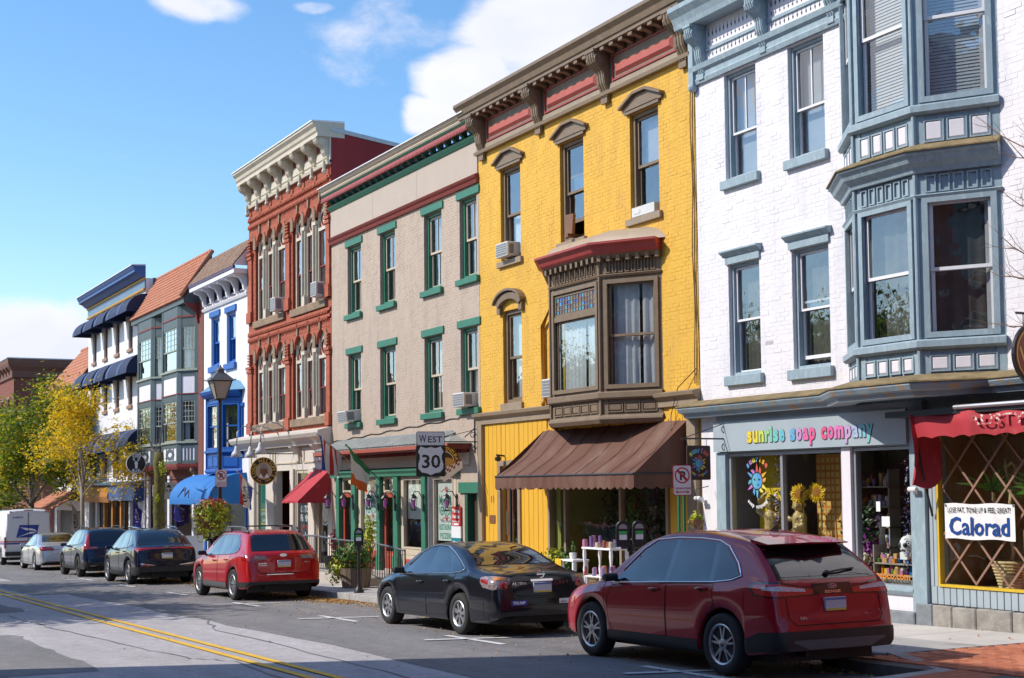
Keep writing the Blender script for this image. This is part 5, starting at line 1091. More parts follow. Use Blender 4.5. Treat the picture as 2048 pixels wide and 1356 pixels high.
# ------------------------------------------------------------------ slate-grey half-timbered bays under a tiled roof
M_SLT=pm('slate_grey_paint',(.075,.105,.115),.55,.1,4,col2=(.10,.13,.14),c2lo=.5,c2hi=.75);M_RBD=pm('dark_red_brick',(.18,.06,.045),.85,.25,9,bump=.2,bscale=60);M_LTS=pm('sage_sash_paint',(.30,.33,.27),.55,.08,4)
SLL,SLR=-59.0,-50.37
tud=thing('tudor_bay_building','slate grey building with paired leaded bays under an orange tiled roof','building',(-54.7,0,sz(-54.7)))
mb=MB();wall_mesh(mb,SLL,SLR,G0 - .5,9.2,[(-58.6,-51.0,2.6,8.3),(-58.2,-51.2,G0 - .5,1.9)]);mb.build('wall',M_RBD,tud);shell(tud,SLL+.01,SLR - .01,G0 - .5,9.6,M_RBD,[2.4,5.6,8.6])
def tudor_bay(x0,x1):
 d=.55;c=.75;P=[(x0,0),(x0+c,-d),(x1 - c,-d),(x1,0)];frs=[face_frame(a,b) for a,b in zip(P,P[1:])]
 mb=MB();mb.ext(P,'z',2.62,2.72);b=mb.build('bay_window',M_SLT,tud)
 st=MB()
 for fr,Ln in frs:
  for v0,v1 in ((2.72,2.82),(3.28,3.46),(4.98,5.2),(5.86,6.06),(7.66,8.4)): fbox(st,fr,0,Ln,v0,v1,-.1,.0)
  fbox(st,fr,-.01,.17,2.73,8.39,-.1,.012);fbox(st,fr,Ln - .17,Ln+.01,2.73,8.39,-.1,.012)
 st.build('timber_frame',M_SLT,b)
 for z in (3.44,6.04): mb=MB();mb.sweep(P,[(-.02,z),(.06,z),(.06,z+.07),(-.02,z+.07)]);mb.build('sill',M_LTS,b)
 mb=MB();mb.sweep(P,[(-.02,7.98),(.03,7.98),(.03,8.04),(-.02,8.04)]);mb.build('red_fillet',M_MAR,b)
 mb=MB();mb.sweep(P,[(-.02,5.2),(.025,5.2),(.025,5.235),(-.02,5.235)]);mb.build('red_fillet',M_MAR,b)
 for k,(fr,Ln) in enumerate(frs):
  mb=MB();fbox(mb,fr,.17,Ln - .17,5.2,5.86,-.06,-.02);mb.build('plaster_panel',M_WP,b)
  mb=MB();fbox(mb,fr,.17,Ln - .17,2.82,3.28,-.06,-.02);mb.build('carved_panel',M_WP,b)
  mb=MB();uc=Ln/2;hw=Ln/2 - .17
  if k == 1:
   for s_ in (-1,1): fbox(mb,fr,uc+s_*hw*.5 - .03,uc+s_*hw*.5+.03,2.82,3.28,-.02,.0)
   mb.add([fr(uc+hw*.62*math.cos(t),3.05+.21*math.sin(t),-.005) for t in np.linspace(0,2*pi,17)[:-1]]+[fr(uc+hw*.3*math.cos(t),3.05+.09*math.sin(t),-.005) for t in np.linspace(0,2*pi,17)[:-1]],[(i,(i+1) % 16,(i+1) % 16+16,i+16) for i in range(16)])
  else:
   for i in range(1,4): u=.17+(Ln - .34)*i/4;fbox(mb,fr,u - .03,u+.03,2.82,3.28,-.02,.0)
  mb.build('tracery',M_SLT,b)
  for z0_,z1_ in ((3.52,4.98),(6.12,7.66)):
   zm=z0_+(z1_ - z0_)*.47;u0,u1=.17,Ln - .17
   mb=MB();fring(mb,fr,u0,u1,zm - .03,z1_,.05,-.06,-.02);fring(mb,fr,u0,u1,z0_,zm+.03,.05,-.09,-.05)
   for i in range(1,4): u=u0+(u1 - u0)*i/4;fbox(mb,fr,u - .012,u+.012,zm,z1_,-.05,-.03)
   for i in range(1,4): v=zm+(z1_ - zm)*i/4;fbox(mb,fr,u0,u1,v - .012,v+.012,-.049,-.031)
   mb.build('sash',M_LTS,b);fpane(fr,u0+.03,u1 - .03,zm,z1_ - .03,-.04,b);fpane(fr,u0+.03,u1 - .03,z0_+.03,zm,-.07,b);fdrape(fr,u0,u0+(u1 - u0)*.4,z0_,zm+.5,-.2,b,M_CURT);fdrape(fr,u1 - (u1 - u0)*.3,u1,z0_,zm+.5,-.2,b,M_CURT2)
 mb=MB();mb.sweep(P,[(-.02,2.5),(.0,2.5),(.05,2.6),(.06,2.7),(-.02,2.7)]);mb.build('base_moulding',M_MAR,b)
 return b
tudor_bay(-58.75,-54.95);tudor_bay(-54.85,-51.05)
mb=MB();mb.box(-50.98,SLR,-.03,-.002,sz(-50),8.6);mb.build('brick_pier',M_RBD,tud)
mb=MB();mb.box(SLL - .05,-50.9,-.58,.0,8.42,8.6);mb.build('eave',M_SLT,tud);mb=MB();mb.ext([(0,7.7),(-.1,7.75),(-.15,8.1),(-.5,8.35),(-.55,8.42),(0,8.42)],'x',-51.0,-50.85);mb.build('bracket',M_MAR,tud)
tile_roof(tud,SLL - .05,-50.8,-.6,8.62,.45,10.3,M_TILO,11,hipR=.05,barrel=.05,pitch=.24)
mb=MB();mb.tube([(x,.45,10.33+.03*(i % 2)) for i,x in enumerate(np.arange(SLL,-50.8,.25))],.09,8);mb.tube([(-50.82,-.72,8.66),(-50.85,.45,10.35)],.08,8);mb.build('ridge_tiles',M_TILO,tud)
mb=MB();mb.ext([(-.7,8.6),(.45,10.3),(.45,8.6)],'x',-51.0,-50.9);mb.build('gable_cheek',M_SLT,tud)
mb=MB()
for x in (-58.2,-54.9,-51.4): mb.box(x - .15,x+.15,-.1,.0,sz(x),2.3)
mb.build('shopfront_post',M_WP,tud);mb=MB();mb.ext([(-.02,2.3),(-.22,2.45),(-.22,2.55),(-.02,2.55)],'x',-51.6,-51.2);mb.build('stone_corbel',M_SAND,tud);mb=MB();mb.quad((-58.05,.04,-.9),(-51.55,.04,-.9),(-51.55,.04,1.85),(-58.05,.04,1.85));mb.build('pane',SHOPGLASS,tud)
mb=MB();mb.box(-57.5,-51.6,.0,.05,sz(-55),-.3);mb.build('stall_riser',M_WP,tud)

# ------------------------------------------------------------------ white building with navy awnings
M_NAVY=pm('navy_canvas',(.012,.024,.075),.75,.15,3,bump=.05);M_NAVYL=pm('navy_canvas_light',(.04,.085,.20),.75,.1,3);M_STB=pm('steel_blue_frieze',(.13,.22,.33),.5,.08,3);M_GOLD=pm('gold_trim',(.55,.28,.02),.45,.08,4);M_COBALT=pm('cobalt_trim',(.03,.09,.28),.45,.1,4);M_TAN=pm('tan_sill',(.34,.2,.13),.7,.1,4);M_OAK=pm('oak_shopfront',(.42,.17,.03),.5,.15,3,stretch=(3,3,1))
NL,NR=-70.5,-59.05
nav=thing('white_awning_building','white stucco building with blue cornice and rows of navy dome awnings','building',(-64.8,0,sz(-64.8)))
NX=[-69.0,-66.6,-64.2,-61.7,-59.7];NOP=[]
for x in NX: NOP += [(x - .38,x+.38,7.75,9.2),(x - .38,x+.38,5.35,6.75),(x - .38,x+.38,2.5,3.5)]
mb=MB();wall_mesh(mb,NL,NR,G0 - .7,9.95,NOP+[(-69.5,-59.6,G0 - .7,1.4)]);mb.build('wall',M_WH,nav);shell(nav,NL+.01,NR - .01,G0 - .7,10.4,M_WH,[1.9,4.6,7.1,9.8])
for x in NX:
 for z0_,z1_ in ((7.75,9.2),(5.35,6.75),(2.5,3.5)): sash(nav,x - .38,x+.38,z0_,z1_,M_TAN,M_SLT,cas=.06,rail=.04,sill=(M_TAN,.06,.14,.08),curtain='dark')
 for zt_,zb_ in ((9.75,9.0),(7.35,6.5),(4.3,3.4)): a=dome_awning(nav,x - .95,x+.95,zt_,zb_,.85,M_NAVY,val=.0);mb=MB();mb.add([(x - .96+.5*i,-.857*math.sin(t) - .004,zb_+(zt_ - zb_)*math.cos(t)+.004) for i in (0,1) for t in np.linspace(0.1,pi/2,9)],[(j,j+1,j+10,j+9) for j in range(8)]);mb.build('canvas_stripe',M_NAVYL,a)
mb=MB();mb.box(NL,NR,-.04,0,9.95,10.35);fz=mb.build('frieze',M_STB,nav)
for z in (9.92,10.36): mb=MB();mb.sweep([(NL - .02,0),(NR,0)],[(0,z),(.08,z),(.1,z+.05),(.08,z+.09),(0,z+.09)]);mb.build('gold_band',M_GOLD,fz)
mb=MB();mb.sweep([(NL - .05,0),(NR,0)],[(0,10.46),(.14,10.46),(.3,10.6),(.46,10.66),(.46,10.74),(.5,10.8),(.56,10.92),(0,10.94)]);mb.build('cornice',M_COBALT,nav);mb=MB();mb.sweep([(NL - .05,0),(NR,0)],[(0,10.941),(.58,10.925),(.58,10.96),(0,11.0)]);mb.build('cap',M_WF,nav)
mb=MB();mb.box(NR - .05,NR+.0,.3,9,9.9,10.45);mb.build('parapet_side',pm('slate_shingle',(.15,.15,.19),.85,.25,12),nav)
mb=MB();mb.box(-64.0,-59.2,-.4,0,1.35,2.0);mb.build('shop_fascia',M_COBALT,nav);mb=MB();mb.sweep([(-70,0),(-59.2,0)],[(0,2.0),(.5,2.0),(.55,2.1),(0,2.16)]);mb.build('shop_cornice',M_STB,nav);mb=MB();mb.sweep([(-70.3,0),(-64.1,0)],[(0,1.25),(.35,1.25),(.45,1.5),(.35,1.95),(0,1.95)]);mb.build('shop_fascia',M_OAK,nav)
for x in np.linspace(-69.6,-59.6,7): mb=MB();mb.box(x - .12,x+.12,-.12,.0,sz(x),1.3);mb.build('shopfront_post',M_WH if int(x) % 2 else M_OAK,nav)
mb=MB();mb.box(-69.5,-59.6,-.05,.0,sz(-65),-.6);mb.build('stall_riser',M_OAK,nav);mb=MB();mb.quad((-69.5,.04,-.7),(-59.6,.04,-.7),(-59.6,.04,1.3),(-69.5,.04,1.3));mb.build('pane',SHOPGLASS,nav)
for x in (-66.0,-63.6,-61.5,-59.2):
 mb=MB();mb.lathe([(.02,0),(.06,.1),(.05,.4),(.11,.55),(.12,.75),(.09,.78)],(x,-.25,2.3),10);tag(mb.build('wall_planter',M_GOLD,smooth=50),'slim gold vase fixed on the wall between the navy awnings','planter','gold wall planters')

# ------------------------------------------------------------------ half-timbered building and the brick ones beyond
M_TIMB=pm('dark_timber',(.05,.04,.045),.6,.15,4)
hal=thing('half_timbered_building','black and white half-timbered building with a steep orange tiled roof','building',(-75,0,sz(-75)))
mb=MB();wall_mesh(mb,-79.0,-70.55,G0 - .9,7.2,[(-78.4,-71.5,G0 - .9,.8)]+[(x - .5,x+.5,z,z+1.3) for x in (-77.4,-74.8,-72.2) for z in (2.4,5.2)]);mb.build('wall',M_WH,hal);shell(hal,-79,-70.56,G0 - .9,7.3,M_WH,[1.6,4.4,7.0])
for x in (-77.4,-74.8,-72.2):
 for z in (2.4,5.2): sash(hal,x - .5,x+.5,z,z+1.3,M_TIMB,M_WP,cas=.07,rail=.05)
x=-78.9
while x < -70.6:
 mb=MB();mb.box(x - .09,x+.09,-.05,0,1.3,7.2);
 if all(abs(x - q) > .65 for q in (-77.4,-74.8,-72.2)): mb.build('timber',M_TIMB,hal)
 x += .62
for z in (1.3,2.2,3.85,5.0,6.7): mb=MB();mb.box(-79,-70.56,-.07,-.002,z,z+.2);mb.build('timber',M_TIMB,hal)
tile_roof(hal,-79.6,-70.7,-.5,6.9,1.0,9.0,M_TILO,10,hipL=2.6,barrel=.05,pitch=.3);mb=MB();mb.ext([(-.5,6.9),(1.0,8.95),(1.0,6.9)],'x',-70.8,-70.72);mb.build('gable_cheek',M_TIMB,hal);mb=MB();mb.tube([(-77.0,1.0,9.03),(-70.7,1.0,9.03)],.12,8);mb.build('ridge_tiles',M_TILO,hal)
tile_roof(hal,-78.6,-71.5,-1.4,.95,0,1.75,M_TILO,5,name='tile_canopy',barrel=.05,pitch=.3)
mb=MB();mb.box(-78.4,-71.5,.2,.25,G0 - .9,.8);mb.build('shopfront',M_TIMB,hal)
M_RBF=pm('far_red_brick',(.20,.06,.04),.85,.2,6,bump=.2,bscale=30)
fb=thing('dark_brick_building','dark red brick building with deep bracketed cornice beyond the half-timbered one','building',(-101,0,sz(-101)))
fo=[(x - .5,x+.5,z,z+1.9) for x in (-108,-105,-102.5,-100,-97.5,-95) for z in (2.2,5.6)]
mb=MB();wall_mesh(mb,-110,-93.0,G0 - 1.4,9.2,fo);mb.build('wall',M_RBF,fb);shell(fb,-110,-93.05,G0 - 1.4,9.5,M_RBF,[1.6,5.0,8.8],depth=14)
for o in fo: sash(fb,*o,M_MAR,M_MAR,sill=(M_SAND,.08,.15,.08),lintel=(M_SAND,.1,.2,.05))
mb=MB();mb.sweep([(-110,0),(-93.0,0),(-93.0,6)],[(0,8.8),(.12,8.8),(.15,9.2),(.35,9.45),(.42,9.65),(.45,9.9),(0,9.95)]);mb.build('cornice',pm('brown_cornice',(.16,.07,.05),.7,.1,4),fb);mb=MB();mb.sweep([(-110,0),(-93.0,0),(-93.0,6)],[(0,9.951),(.48,9.92),(.48,9.98),(0,10.03)]);mb.build('cap',M_STEEL,fb)
for x in np.arange(-109.5,-93.4,1.2): mb=MB();console(mb,x,.22,.33,8.85,9.44,-.06);mb.build('bracket',MATS['brown_cornice'],fb)
fb2=thing('low_brick_building','low red brick building half hidden behind the green tree','building',(-86,0,sz(-86)))
q8=[(x - .5,x+.5,2.2,3.9) for x in (-91,-88,-85,-82)]
mb=MB();wall_mesh(mb,-92.9,-79.1,-3,5.2,q8);mb.build('wall',M_RBF,fb2);shell(fb2,-92.9,-79.1,-3,5.3,M_RBF,[1.2])
for o in q8: sash(fb2,*o,M_CRM,M_CRM)

# ------------------------------------------------------------------ across the street, behind the viewer: their shade lies on the road and their fronts stand in the panes
M_OPB=pm('opposite_brick',(.30,.09,.055),.85,.2,5,bump=.2,bscale=40);M_OPC=pm('opposite_cream',(.5,.45,.36),.7,.08,4)
def opposite(x0,x1,yf,h,mat,label,nfl,step):
 t=thing('facing_building',label,'building',((x0+x1)/2,yf,sz((x0+x1)/2)))
 ops=[(x - .55,x+.55,3.6+3.2*k,5.6+3.2*k) for k in range(nfl) for x in np.arange(x0+1.5,x1 - 1,step)]
 mb=MB();wall_mesh(mb,x0,x1,-1.8,h,ops+[(x0+1,x1 - 1,.3,2.6)],0,.3)
 mb.v=[(a,yf - b,c) for a,b,c in mb.v];mb.build('wall',mat,t)
 mb=MB();mb.box(x0,x1,yf - 10,yf - .3,-1.8,h - .05);mb.build('mass',mat,t)
 mb=MB();mb.box(x0 - .1,x1+.1,yf - .2,yf+.35,h - .5,h);mb.build('cornice',M_OPC,t)
 mb=MB()
 for a,b,c,d in ops: mb.box(a - .1,b+.1,yf - .02,yf+.08,c - .12,c - .001);mb.box(a - .1,b+.1,yf - .02,yf+.05,d+.001,d+.2)
 mb.build('stone_trim',M_OPC,t)
 for a,b,c,d in ops: mb=MB();mb.box(a,b,yf - .2,yf - .16,c,d);mb.build('pane',pm('opposite_pane',(.03,.035,.04),.05,0,spec=.8),t)
opposite(-21.1,12,-17.3,13.1,M_OPB,'brick building across the street whose shade covers the near road',3,2.6)
opposite(-33,-24.5,-19.5,6.2,M_OPC,'low cream building across the street behind the kerbside trees',1,2.4)
opposite(-75,-40,-19.0,7.0,M_OPB,'low brick row across the far part of the street',1,3.0)
opposite(13,45,-17.6,9.5,M_OPC,'unseen cream building added uphill across the street for car reflections',2,2.8)  # out of view, added so car rears reflect walls, not bright sky
t=thing('facing_building','unseen brick block added beyond the lattice window for car reflections','building',(14,0,.3));mb=MB();mb.box(-8.9,40,.0,9,-1,9.3);mb.build('wall',M_OPB,t);mb=MB();mb.box(-8.9,40,-.35,-.002,8.6,9.4);mb.build('cornice',M_OPC,t)  # unseen street block, put in to darken reflections on the cars
for x in np.arange(-7,39,2.7):
 for z in (3.6,6.4): mb=MB();mb.box(x - .5,x+.5,-.03,-.004,z,z+1.8);mb.build('window',MATS['opposite_pane'],t)
t=thing('facing_building','unseen brick hall added to close the uphill street end for car reflections','building',(62,-8,1));mb=MB();mb.box(60,70,-30,14,0,11);mb.build('wall',M_OPB,t);mb=MB();mb.box(59.6,60,-30,14,10.4,11.2);mb.build('cornice',M_OPC,t)  # added out of view to close off bright low sky in reflections
# ------------------------------------------------------------------ vehicles
def pchip(pts,x):
 P=sorted(pts);X=np.array([p[0] for p in P]);Y=np.array([p[1] for p in P]);h=np.diff(X);d=np.diff(Y)/h;m_=np.zeros(len(X));m_[0]=d[0];m_[-1]=d[-1]
 for i in range(1,len(X) - 1):
  if d[i - 1]*d[i] > 0: w1=2*h[i]+h[i - 1];w2=h[i]+2*h[i - 1];m_[i]=(w1+w2)/(w1/d[i - 1]+w2/d[i])
 x=np.clip(np.asarray(x,float),X[0],X[-1]);i=np.clip(np.searchsorted(X,x) - 1,0,len(X) - 2);t=(x - X[i])/h[i]
 return (1+2*t)*(1 - t) ** 2*Y[i]+t*(1 - t) ** 2*h[i]*m_[i]+t*t*(3 - 2*t)*Y[i+1]+t*t*(t - 1)*h[i]*m_[i+1]
def chaikin(P,n=2):
 P=np.array(P,float)
 for _ in range(n):
  Q=[P[0]]
  for a,b in zip(P,P[1:]): Q += [a*.75+b*.25,a*.25+b*.75]
  Q.append(P[-1]);P=np.array(Q)
 return P
def paint(name,col,metal=.35,rough=.32):
 mt=pm(name,col,rough,.05,40,metal=metal,coat=.85,spec=.2,obj=True);return mt
M_TYRE=pm('tyre_rubber',(.022,.021,.021),.85,.2,20,obj=True,bump=.1);M_RIM=pm('alloy_silver',(.5,.51,.53),.38,.05,10,metal=.85,obj=True);M_RIMD=pm('wheel_black',(.012,.012,.013),.6,.1,10,obj=True)  # near-black for wheel backing discs and underbodies
M_CARGL=pm('car_glass',(.006,.007,.008),.02,0,spec=.3,coat=1);M_CARGL.node_tree.nodes['Principled BSDF'].inputs['Coat IOR'].default_value=1.45;M_CARGL.node_tree.nodes['Principled BSDF'].inputs['Coat Roughness'].default_value=.0
def glass_ripple(mt,st):
 t=mt.node_tree;b=t.nodes['Principled BSDF'];o=N(t,'ShaderNodeTexCoord');n=N(t,'ShaderNodeTexNoise',Scale=.75,Detail=1.0);L(t,o.outputs['Object'],n.inputs['Vector']);bp=N(t,'ShaderNodeBump',Strength=st,Distance=.22);L(t,n.outputs['Fac'],bp.inputs['Height']);L(t,bp.outputs[0],b.inputs['Normal']);L(t,bp.outputs[0],b.inputs['Coat Normal'])
glass_ripple(M_CARGL,.4)
M_CARGLR=pm('rear_car_glass',(.006,.007,.008),.03,0,spec=.5,coat=1);M_TRIMB=pm('black_plastic',(.02,.02,.021),.55,.15,30,obj=True,bump=.05,bscale=200);M_CHR=pm('chrome',(.75,.75,.77),.1,0,metal=1);M_PIANO=pm('gloss_black',(.008,.008,.009),.12,0,coat=1)
M_TLR=pm('tail_lamp_red',(.32,.01,.012),.12,.15,30,coat=1,obj=True);M_TLC=pm('tail_lamp_clear',(.24,.19,.19),.1,.5,25,coat=1,obj=True);M_TLO=pm('tail_lamp_amber',(.65,.25,.05),.15,.15,30,coat=1,obj=True)
M_TLB=pm('tail_lamp_bright',(.55,.02,.02),.15,.2,30,coat=1,obj=True);M_TLW=pm('tail_lamp_white',(.62,.55,.56),.2,.25,30,coat=1,obj=True);M_PLW=pm('plate_white',(.55,.58,.66),.5,.12,60,obj=True);M_PLB=pm('plate_blue',(.12,.18,.42),.5,.1,60,obj=True);M_PLY=pm('plate_yellow',(.70,.52,.05),.5,.05,60,obj=True);M_SEAM=pm('panel_gap',(.01,.008,.008),.9,0)
def wheel(car,x,y,r,rim_r,spokes,w=.225,style='split',rimmat=None):
 s=1 if y > 0 else -1;c=(x,y,r);rimmat=rimmat or M_RIM
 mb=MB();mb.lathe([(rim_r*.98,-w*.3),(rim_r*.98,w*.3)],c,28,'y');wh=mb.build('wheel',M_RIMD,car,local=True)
 mb=MB();h=w/2;pr=[(rim_r,-h*.92),(rim_r+.02,-h),(r*.9,-h*1.02),(r*.975,-h*.82),(r,-h*.55),(r,h*.55),(r*.975,h*.82),(r*.9,h*1.02),(rim_r+.02,h),(rim_r,h*.92),(rim_r - .01,h*.7),(rim_r - .01,-h*.7)]
 mb.lathe(pr+[pr[0]],c,36,'y',cap=False)
 for k in range(36):                                            # tread grooves read as notches on the shoulder
  pass
 mb.build('tyre',M_TYRE,wh,smooth=50)
 mb=MB();yo=y+s*(h*.80)
 mb.lathe([(rim_r,s*h*.9),(rim_r - .012,s*h*.98),(rim_r - .03,s*h*.86),(rim_r - .035,s*h*.4)],c,36,'y',cap=False)
 for k in range(spokes):
  a=2*pi*k/spokes+.3
  offs=(-.16,.16) if style == 'split' else (0,)
  for da in offs:
   wd=rim_r*(.055 if style == 'split' else (.16 if style == 'wide' else .075))
   def pt(rr,ang,side,yy): return (x+rr*math.cos(ang)+side*wd*-math.sin(ang),yy,r+rr*math.sin(ang)+side*wd*math.cos(ang))
   a0,a1=a+da*.25,a+da*(1.25 if style == 'split' else 1)
   y1,y0=yo - s*.008,yo - s*.05
   if style == 'wide': wi,wo=.5,1.25
   else: wi,wo=1.1,.8
   q=[pt(.05,a0,-wi,yo),pt(rim_r - .015,a1,-wo,y1),pt(rim_r - .015,a1,-wo,y0),pt(.05,a0,-wi,y0),pt(.05,a0,wi,yo),pt(rim_r - .015,a1,wo,y1),pt(rim_r - .015,a1,wo,y0),pt(.05,a0,wi,y0)]
   mb.hexa(q)
 mb.lathe([(.0005,s*h*.86),(.05,s*h*.85),(.07,s*h*.78),(.075,s*h*.4)],c,16,'y',cap=False)
 mb.build('rim',rimmat,wh,smooth=30)
 mb=MB();mb.lathe([(.0005,s*h*.9),(.028,s*h*.89),(.03,s*h*.8)],c,12,'y',cap=False);mb.build('hub_cap',M_PIANO,wh)
 return wh
CS=(.97,.935,.925)
class Car: pass
def make_car(name,label,hubX,S,group='cars parked along the kerb'):
 """S: spec. Body lofted from side profile, plan and arches; every pane, lamp and trim laid on that surface by ray."""
 car=bpy.data.objects.new(name,None);COL.objects.link(car);tag(car,label,S['cat'],group);car.empty_display_size=.3
 Lc,W,rw,xr,xf=S['L'],S['W'],S['rw'],S['xr'],S['xf'];sill=S.get('sill',.24);ra=rw+S.get('gap',.055)
 xs=set(np.round(np.linspace(0,Lc,64),4)) | {p[0] for p in S['top']} | {round(v,4) for v in np.linspace(0,.25,14)}
 for xh in (xr,xf):
  xs={x for x in xs if abs(abs(x - xh) - ra) > .012}
  for t in np.linspace(0,pi,17): xs.add(round(xh+ra*math.cos(t),4))
  xs |= {round(xh - ra - .006,4),round(xh+ra+.006,4)}
 xs=np.array(sorted(x for x in xs if 0 <= x <= Lc));top=pchip(S['top'],xs);belt=pchip(S['belt'],xs);hw=pchip(S['plan'],xs)
 bt=pchip(S.get('bottom',[(0,sill+.12),(.25,sill+.02),(.6,sill),(Lc - .6,sill),(Lc - .2,sill+.03),(Lc,sill+.1)]),xs)
 tum=S.get('tum',.42);secs=[]
 for x,zt,zl,w,zb in zip(xs,top,belt,hw,bt):
  for xh in (xr,xf):
   if abs(x - xh) <= ra+1e-6: zb=max(zb,rw+math.sqrt(max(0,ra*ra - (x - xh) ** 2)))
  zs=min(zl,zt - .12);zb=min(zb,zs - .1);hh=zt - zs;ws=w - .03
  wr=max(.12,ws - .03 - tum*max(0,hh - .1));cr=S.get('crown',.02)
  mid=zb+(zs - zb)*.5
  P=[(w - .055,zb),(w - .012,zb+.02),(w+.0,zb+(zs - zb)*.3),(w+.004,zb+(zs - zb)*.62),(ws+.012,zs - .05),(ws - .012,zs+.012),(ws - .03 - tum*max(0,hh - .1)*.5,zs+max(.03,(hh - .1)*.52)),(wr,zt - .075),(wr - .085,zt - .022),(wr*.45,zt - .003),(0,zt)]
  secs.append(chaikin(P,2))
 n=len(secs[0]);V=[];Fc=[]
 for x,s in zip(xs,secs):
  ring_=[(x,y,z) for y,z in s]+[(x,-y,z) for y,z in s[-2::-1]];V += ring_
 k=2*n - 1
 for i in range(len(xs) - 1):
  for j in range(k - 1): Fc.append((i*k+j,(i+1)*k+j,(i+1)*k+j+1,i*k+j+1))
 Fc += [tuple(range(k)),tuple((len(xs) - 1)*k+j for j in range(k - 1,-1,-1))]
 tree=BVHTree.FromPolygons(V,Fc)
 body=MB();body.v=V;body.f=Fc;P_=S['paint'];bo=body.build('body',P_,car,smooth=38,local=True)
 C=Car();C.o=car;C.S=S;C.tree=tree
 def side(x,z,off=.004,s=1):
  h=tree.ray_cast(Vector((x,s*2.0,z)),Vector((0,-s,0)))
  if h[0] is None or h[0].y*s < .05:
   h2=tree.find_nearest(Vector((x,s*W,z)));p,nn=h2[0],h2[1]
  else: p,nn=h[0],h[1]
  if nn.y*s < 0: nn=-nn
  return p+nn*off
 def rear(y,z,off=.004):
  h=tree.ray_cast(Vector((-1,y,z)),Vector((1,0,0)))
  if h[0] is None: h2=tree.find_nearest(Vector((0,y,z)));p,nn=h2[0],h2[1]
  else: p,nn=h[0],h[1]
  if nn.x > 0: nn=-nn
  return p+nn*off
 C.side=side;C.rear=rear
 def grid(poly,fn,nr=6,nc=8):
  zs_=sorted({p[1] for p in poly});rows=[]
  for a,b in zip(zs_,zs_[1:]):
   q=max(1,int(math.ceil((b - a)/max(1e-3,(zs_[-1] - zs_[0]))*nr)));rows += [a+(b - a)*i/q for i in range(q)]
  rows.append(zs_[-1]);mb=MB();vs=[];e=1e-5
  for z in rows:
   zz=min(max(z,zs_[0]+e),zs_[-1] - e);X=[]
   for (x0,z0),(x1,z1) in zip(poly,poly[1:]+poly[:1]):
    if (z0 <= zz) != (z1 <= zz): X.append(x0+(x1 - x0)*(zz - z0)/(z1 - z0))
   a,b=min(X),max(X)
   for i in range(nc+1): vs.append(tuple(fn(a+(b - a)*i/nc,z)))
  mb.add(vs,[(r*(nc+1)+i,r*(nc+1)+i+1,(r+1)*(nc+1)+i+1,(r+1)*(nc+1)+i) for r in range(len(rows) - 1) for i in range(nc)]);return mb
 C.grid=grid
 def spatch(nm,poly,mat,off=.004,parent=None,both=True,nr=6,nc=8):
  o=None
  for s in ((1,-1) if both else (1,)): o2=grid(poly,lambda a,b: side(a,b,off,s),nr,nc).build(nm,mat,parent or car,smooth='all',local=True);o=o or o2
  return o
 def rpatch(nm,poly,mat,off=.004,mirror=False,parent=None,nr=6,nc=10):
  o=grid(poly,lambda a,b: rear(a,b,off),nr,nc).build(nm,mat,parent or car,smooth='all',local=True)
  if mirror: grid([(-a,b) for a,b in poly],lambda a,b: rear(a,b,off),nr,nc).build(nm,mat,parent or car,smooth='all',local=True)
  return o
 def stube(nm,pts,mat,r=.005,off=.002,both=True,dens=.06,closed=False,parent=None):
  if closed: pts=pts+[pts[0]]
  D_=[]
  for a,b in zip(pts,pts[1:]):
   q=max(1,int(math.hypot(b[0] - a[0],b[1] - a[1])/dens));D_ += [(a[0]+(b[0] - a[0])*i/q,a[1]+(b[1] - a[1])*i/q) for i in range(q)]
  D_.append(pts[-1])
  for s in ((1,-1) if both else (1,)): mb=MB();mb.tube([side(a,b,off,s) for a,b in D_],r,5);mb.build(nm,mat,parent or car,smooth='all',local=True)
 def rtube(nm,pts,mat,r=.005,off=.002,dens=.06,closed=False):
  if closed: pts=pts+[pts[0]]
  D_=[]
  for a,b in zip(pts,pts[1:]):
   q=max(1,int(math.hypot(b[0] - a[0],b[1] - a[1])/dens));D_ += [(a[0]+(b[0] - a[0])*i/q,a[1]+(b[1] - a[1])*i/q) for i in range(q)]
  D_.append(pts[-1]);mb=MB();mb.tube([rear(a,b,off) for a,b in D_],r,5);mb.build(nm,mat,car,smooth='all',local=True)
 def wrap(nm,ths,zlo,zhi,mat,off=.012,x0=.45,nz=4,sides=(1,-1),parent=None):
  """band round the rear corner: ths/zlo/zhi are matching lists along the angle from straight back (deg)"""
  for sg in sides:
   mb=MB();n=70;vs=[];A_=np.linspace(ths[0],ths[-1],n+1);lo=np.interp(A_,ths,zlo);hi=np.interp(A_,ths,zhi)
   for a_,l_,h_ in zip(A_,lo,hi):
    d_=Vector((-math.cos(math.radians(a_)),sg*math.sin(math.radians(a_)),0))
    for k_ in range(nz+1):
     z_=l_+(h_ - l_)*k_/nz;hit=tree.ray_cast(Vector((x0,0,z_))+d_*3,-d_)
     p_=hit[0] if hit[0] is not None and hit[3] < 3 else tree.find_nearest(Vector((x0,0,z_))+d_*.9)[0]
     vs.append(tuple(p_+d_*off))
   mb.add(vs,[(i*(nz+1)+k_,(i+1)*(nz+1)+k_,(i+1)*(nz+1)+k_+1,i*(nz+1)+k_+1) for i in range(n) for k_ in range(nz)]);mb.build(nm,mat,parent or car,smooth='all',local=True)
 for args in S.get('wraps',[]): wrap(*args)
 C.spatch,C.rpatch,C.stube,C.rtube=spatch,rpatch,stube,rtube
 for xh,nm in ((xr,0),(xf,1)):
  for s in (1,-1): wheel(car,xh,s*(W - .015 - .11),rw,S['rim'],S['spokes'],.22,S.get('style','split'),S.get('rimmat'))
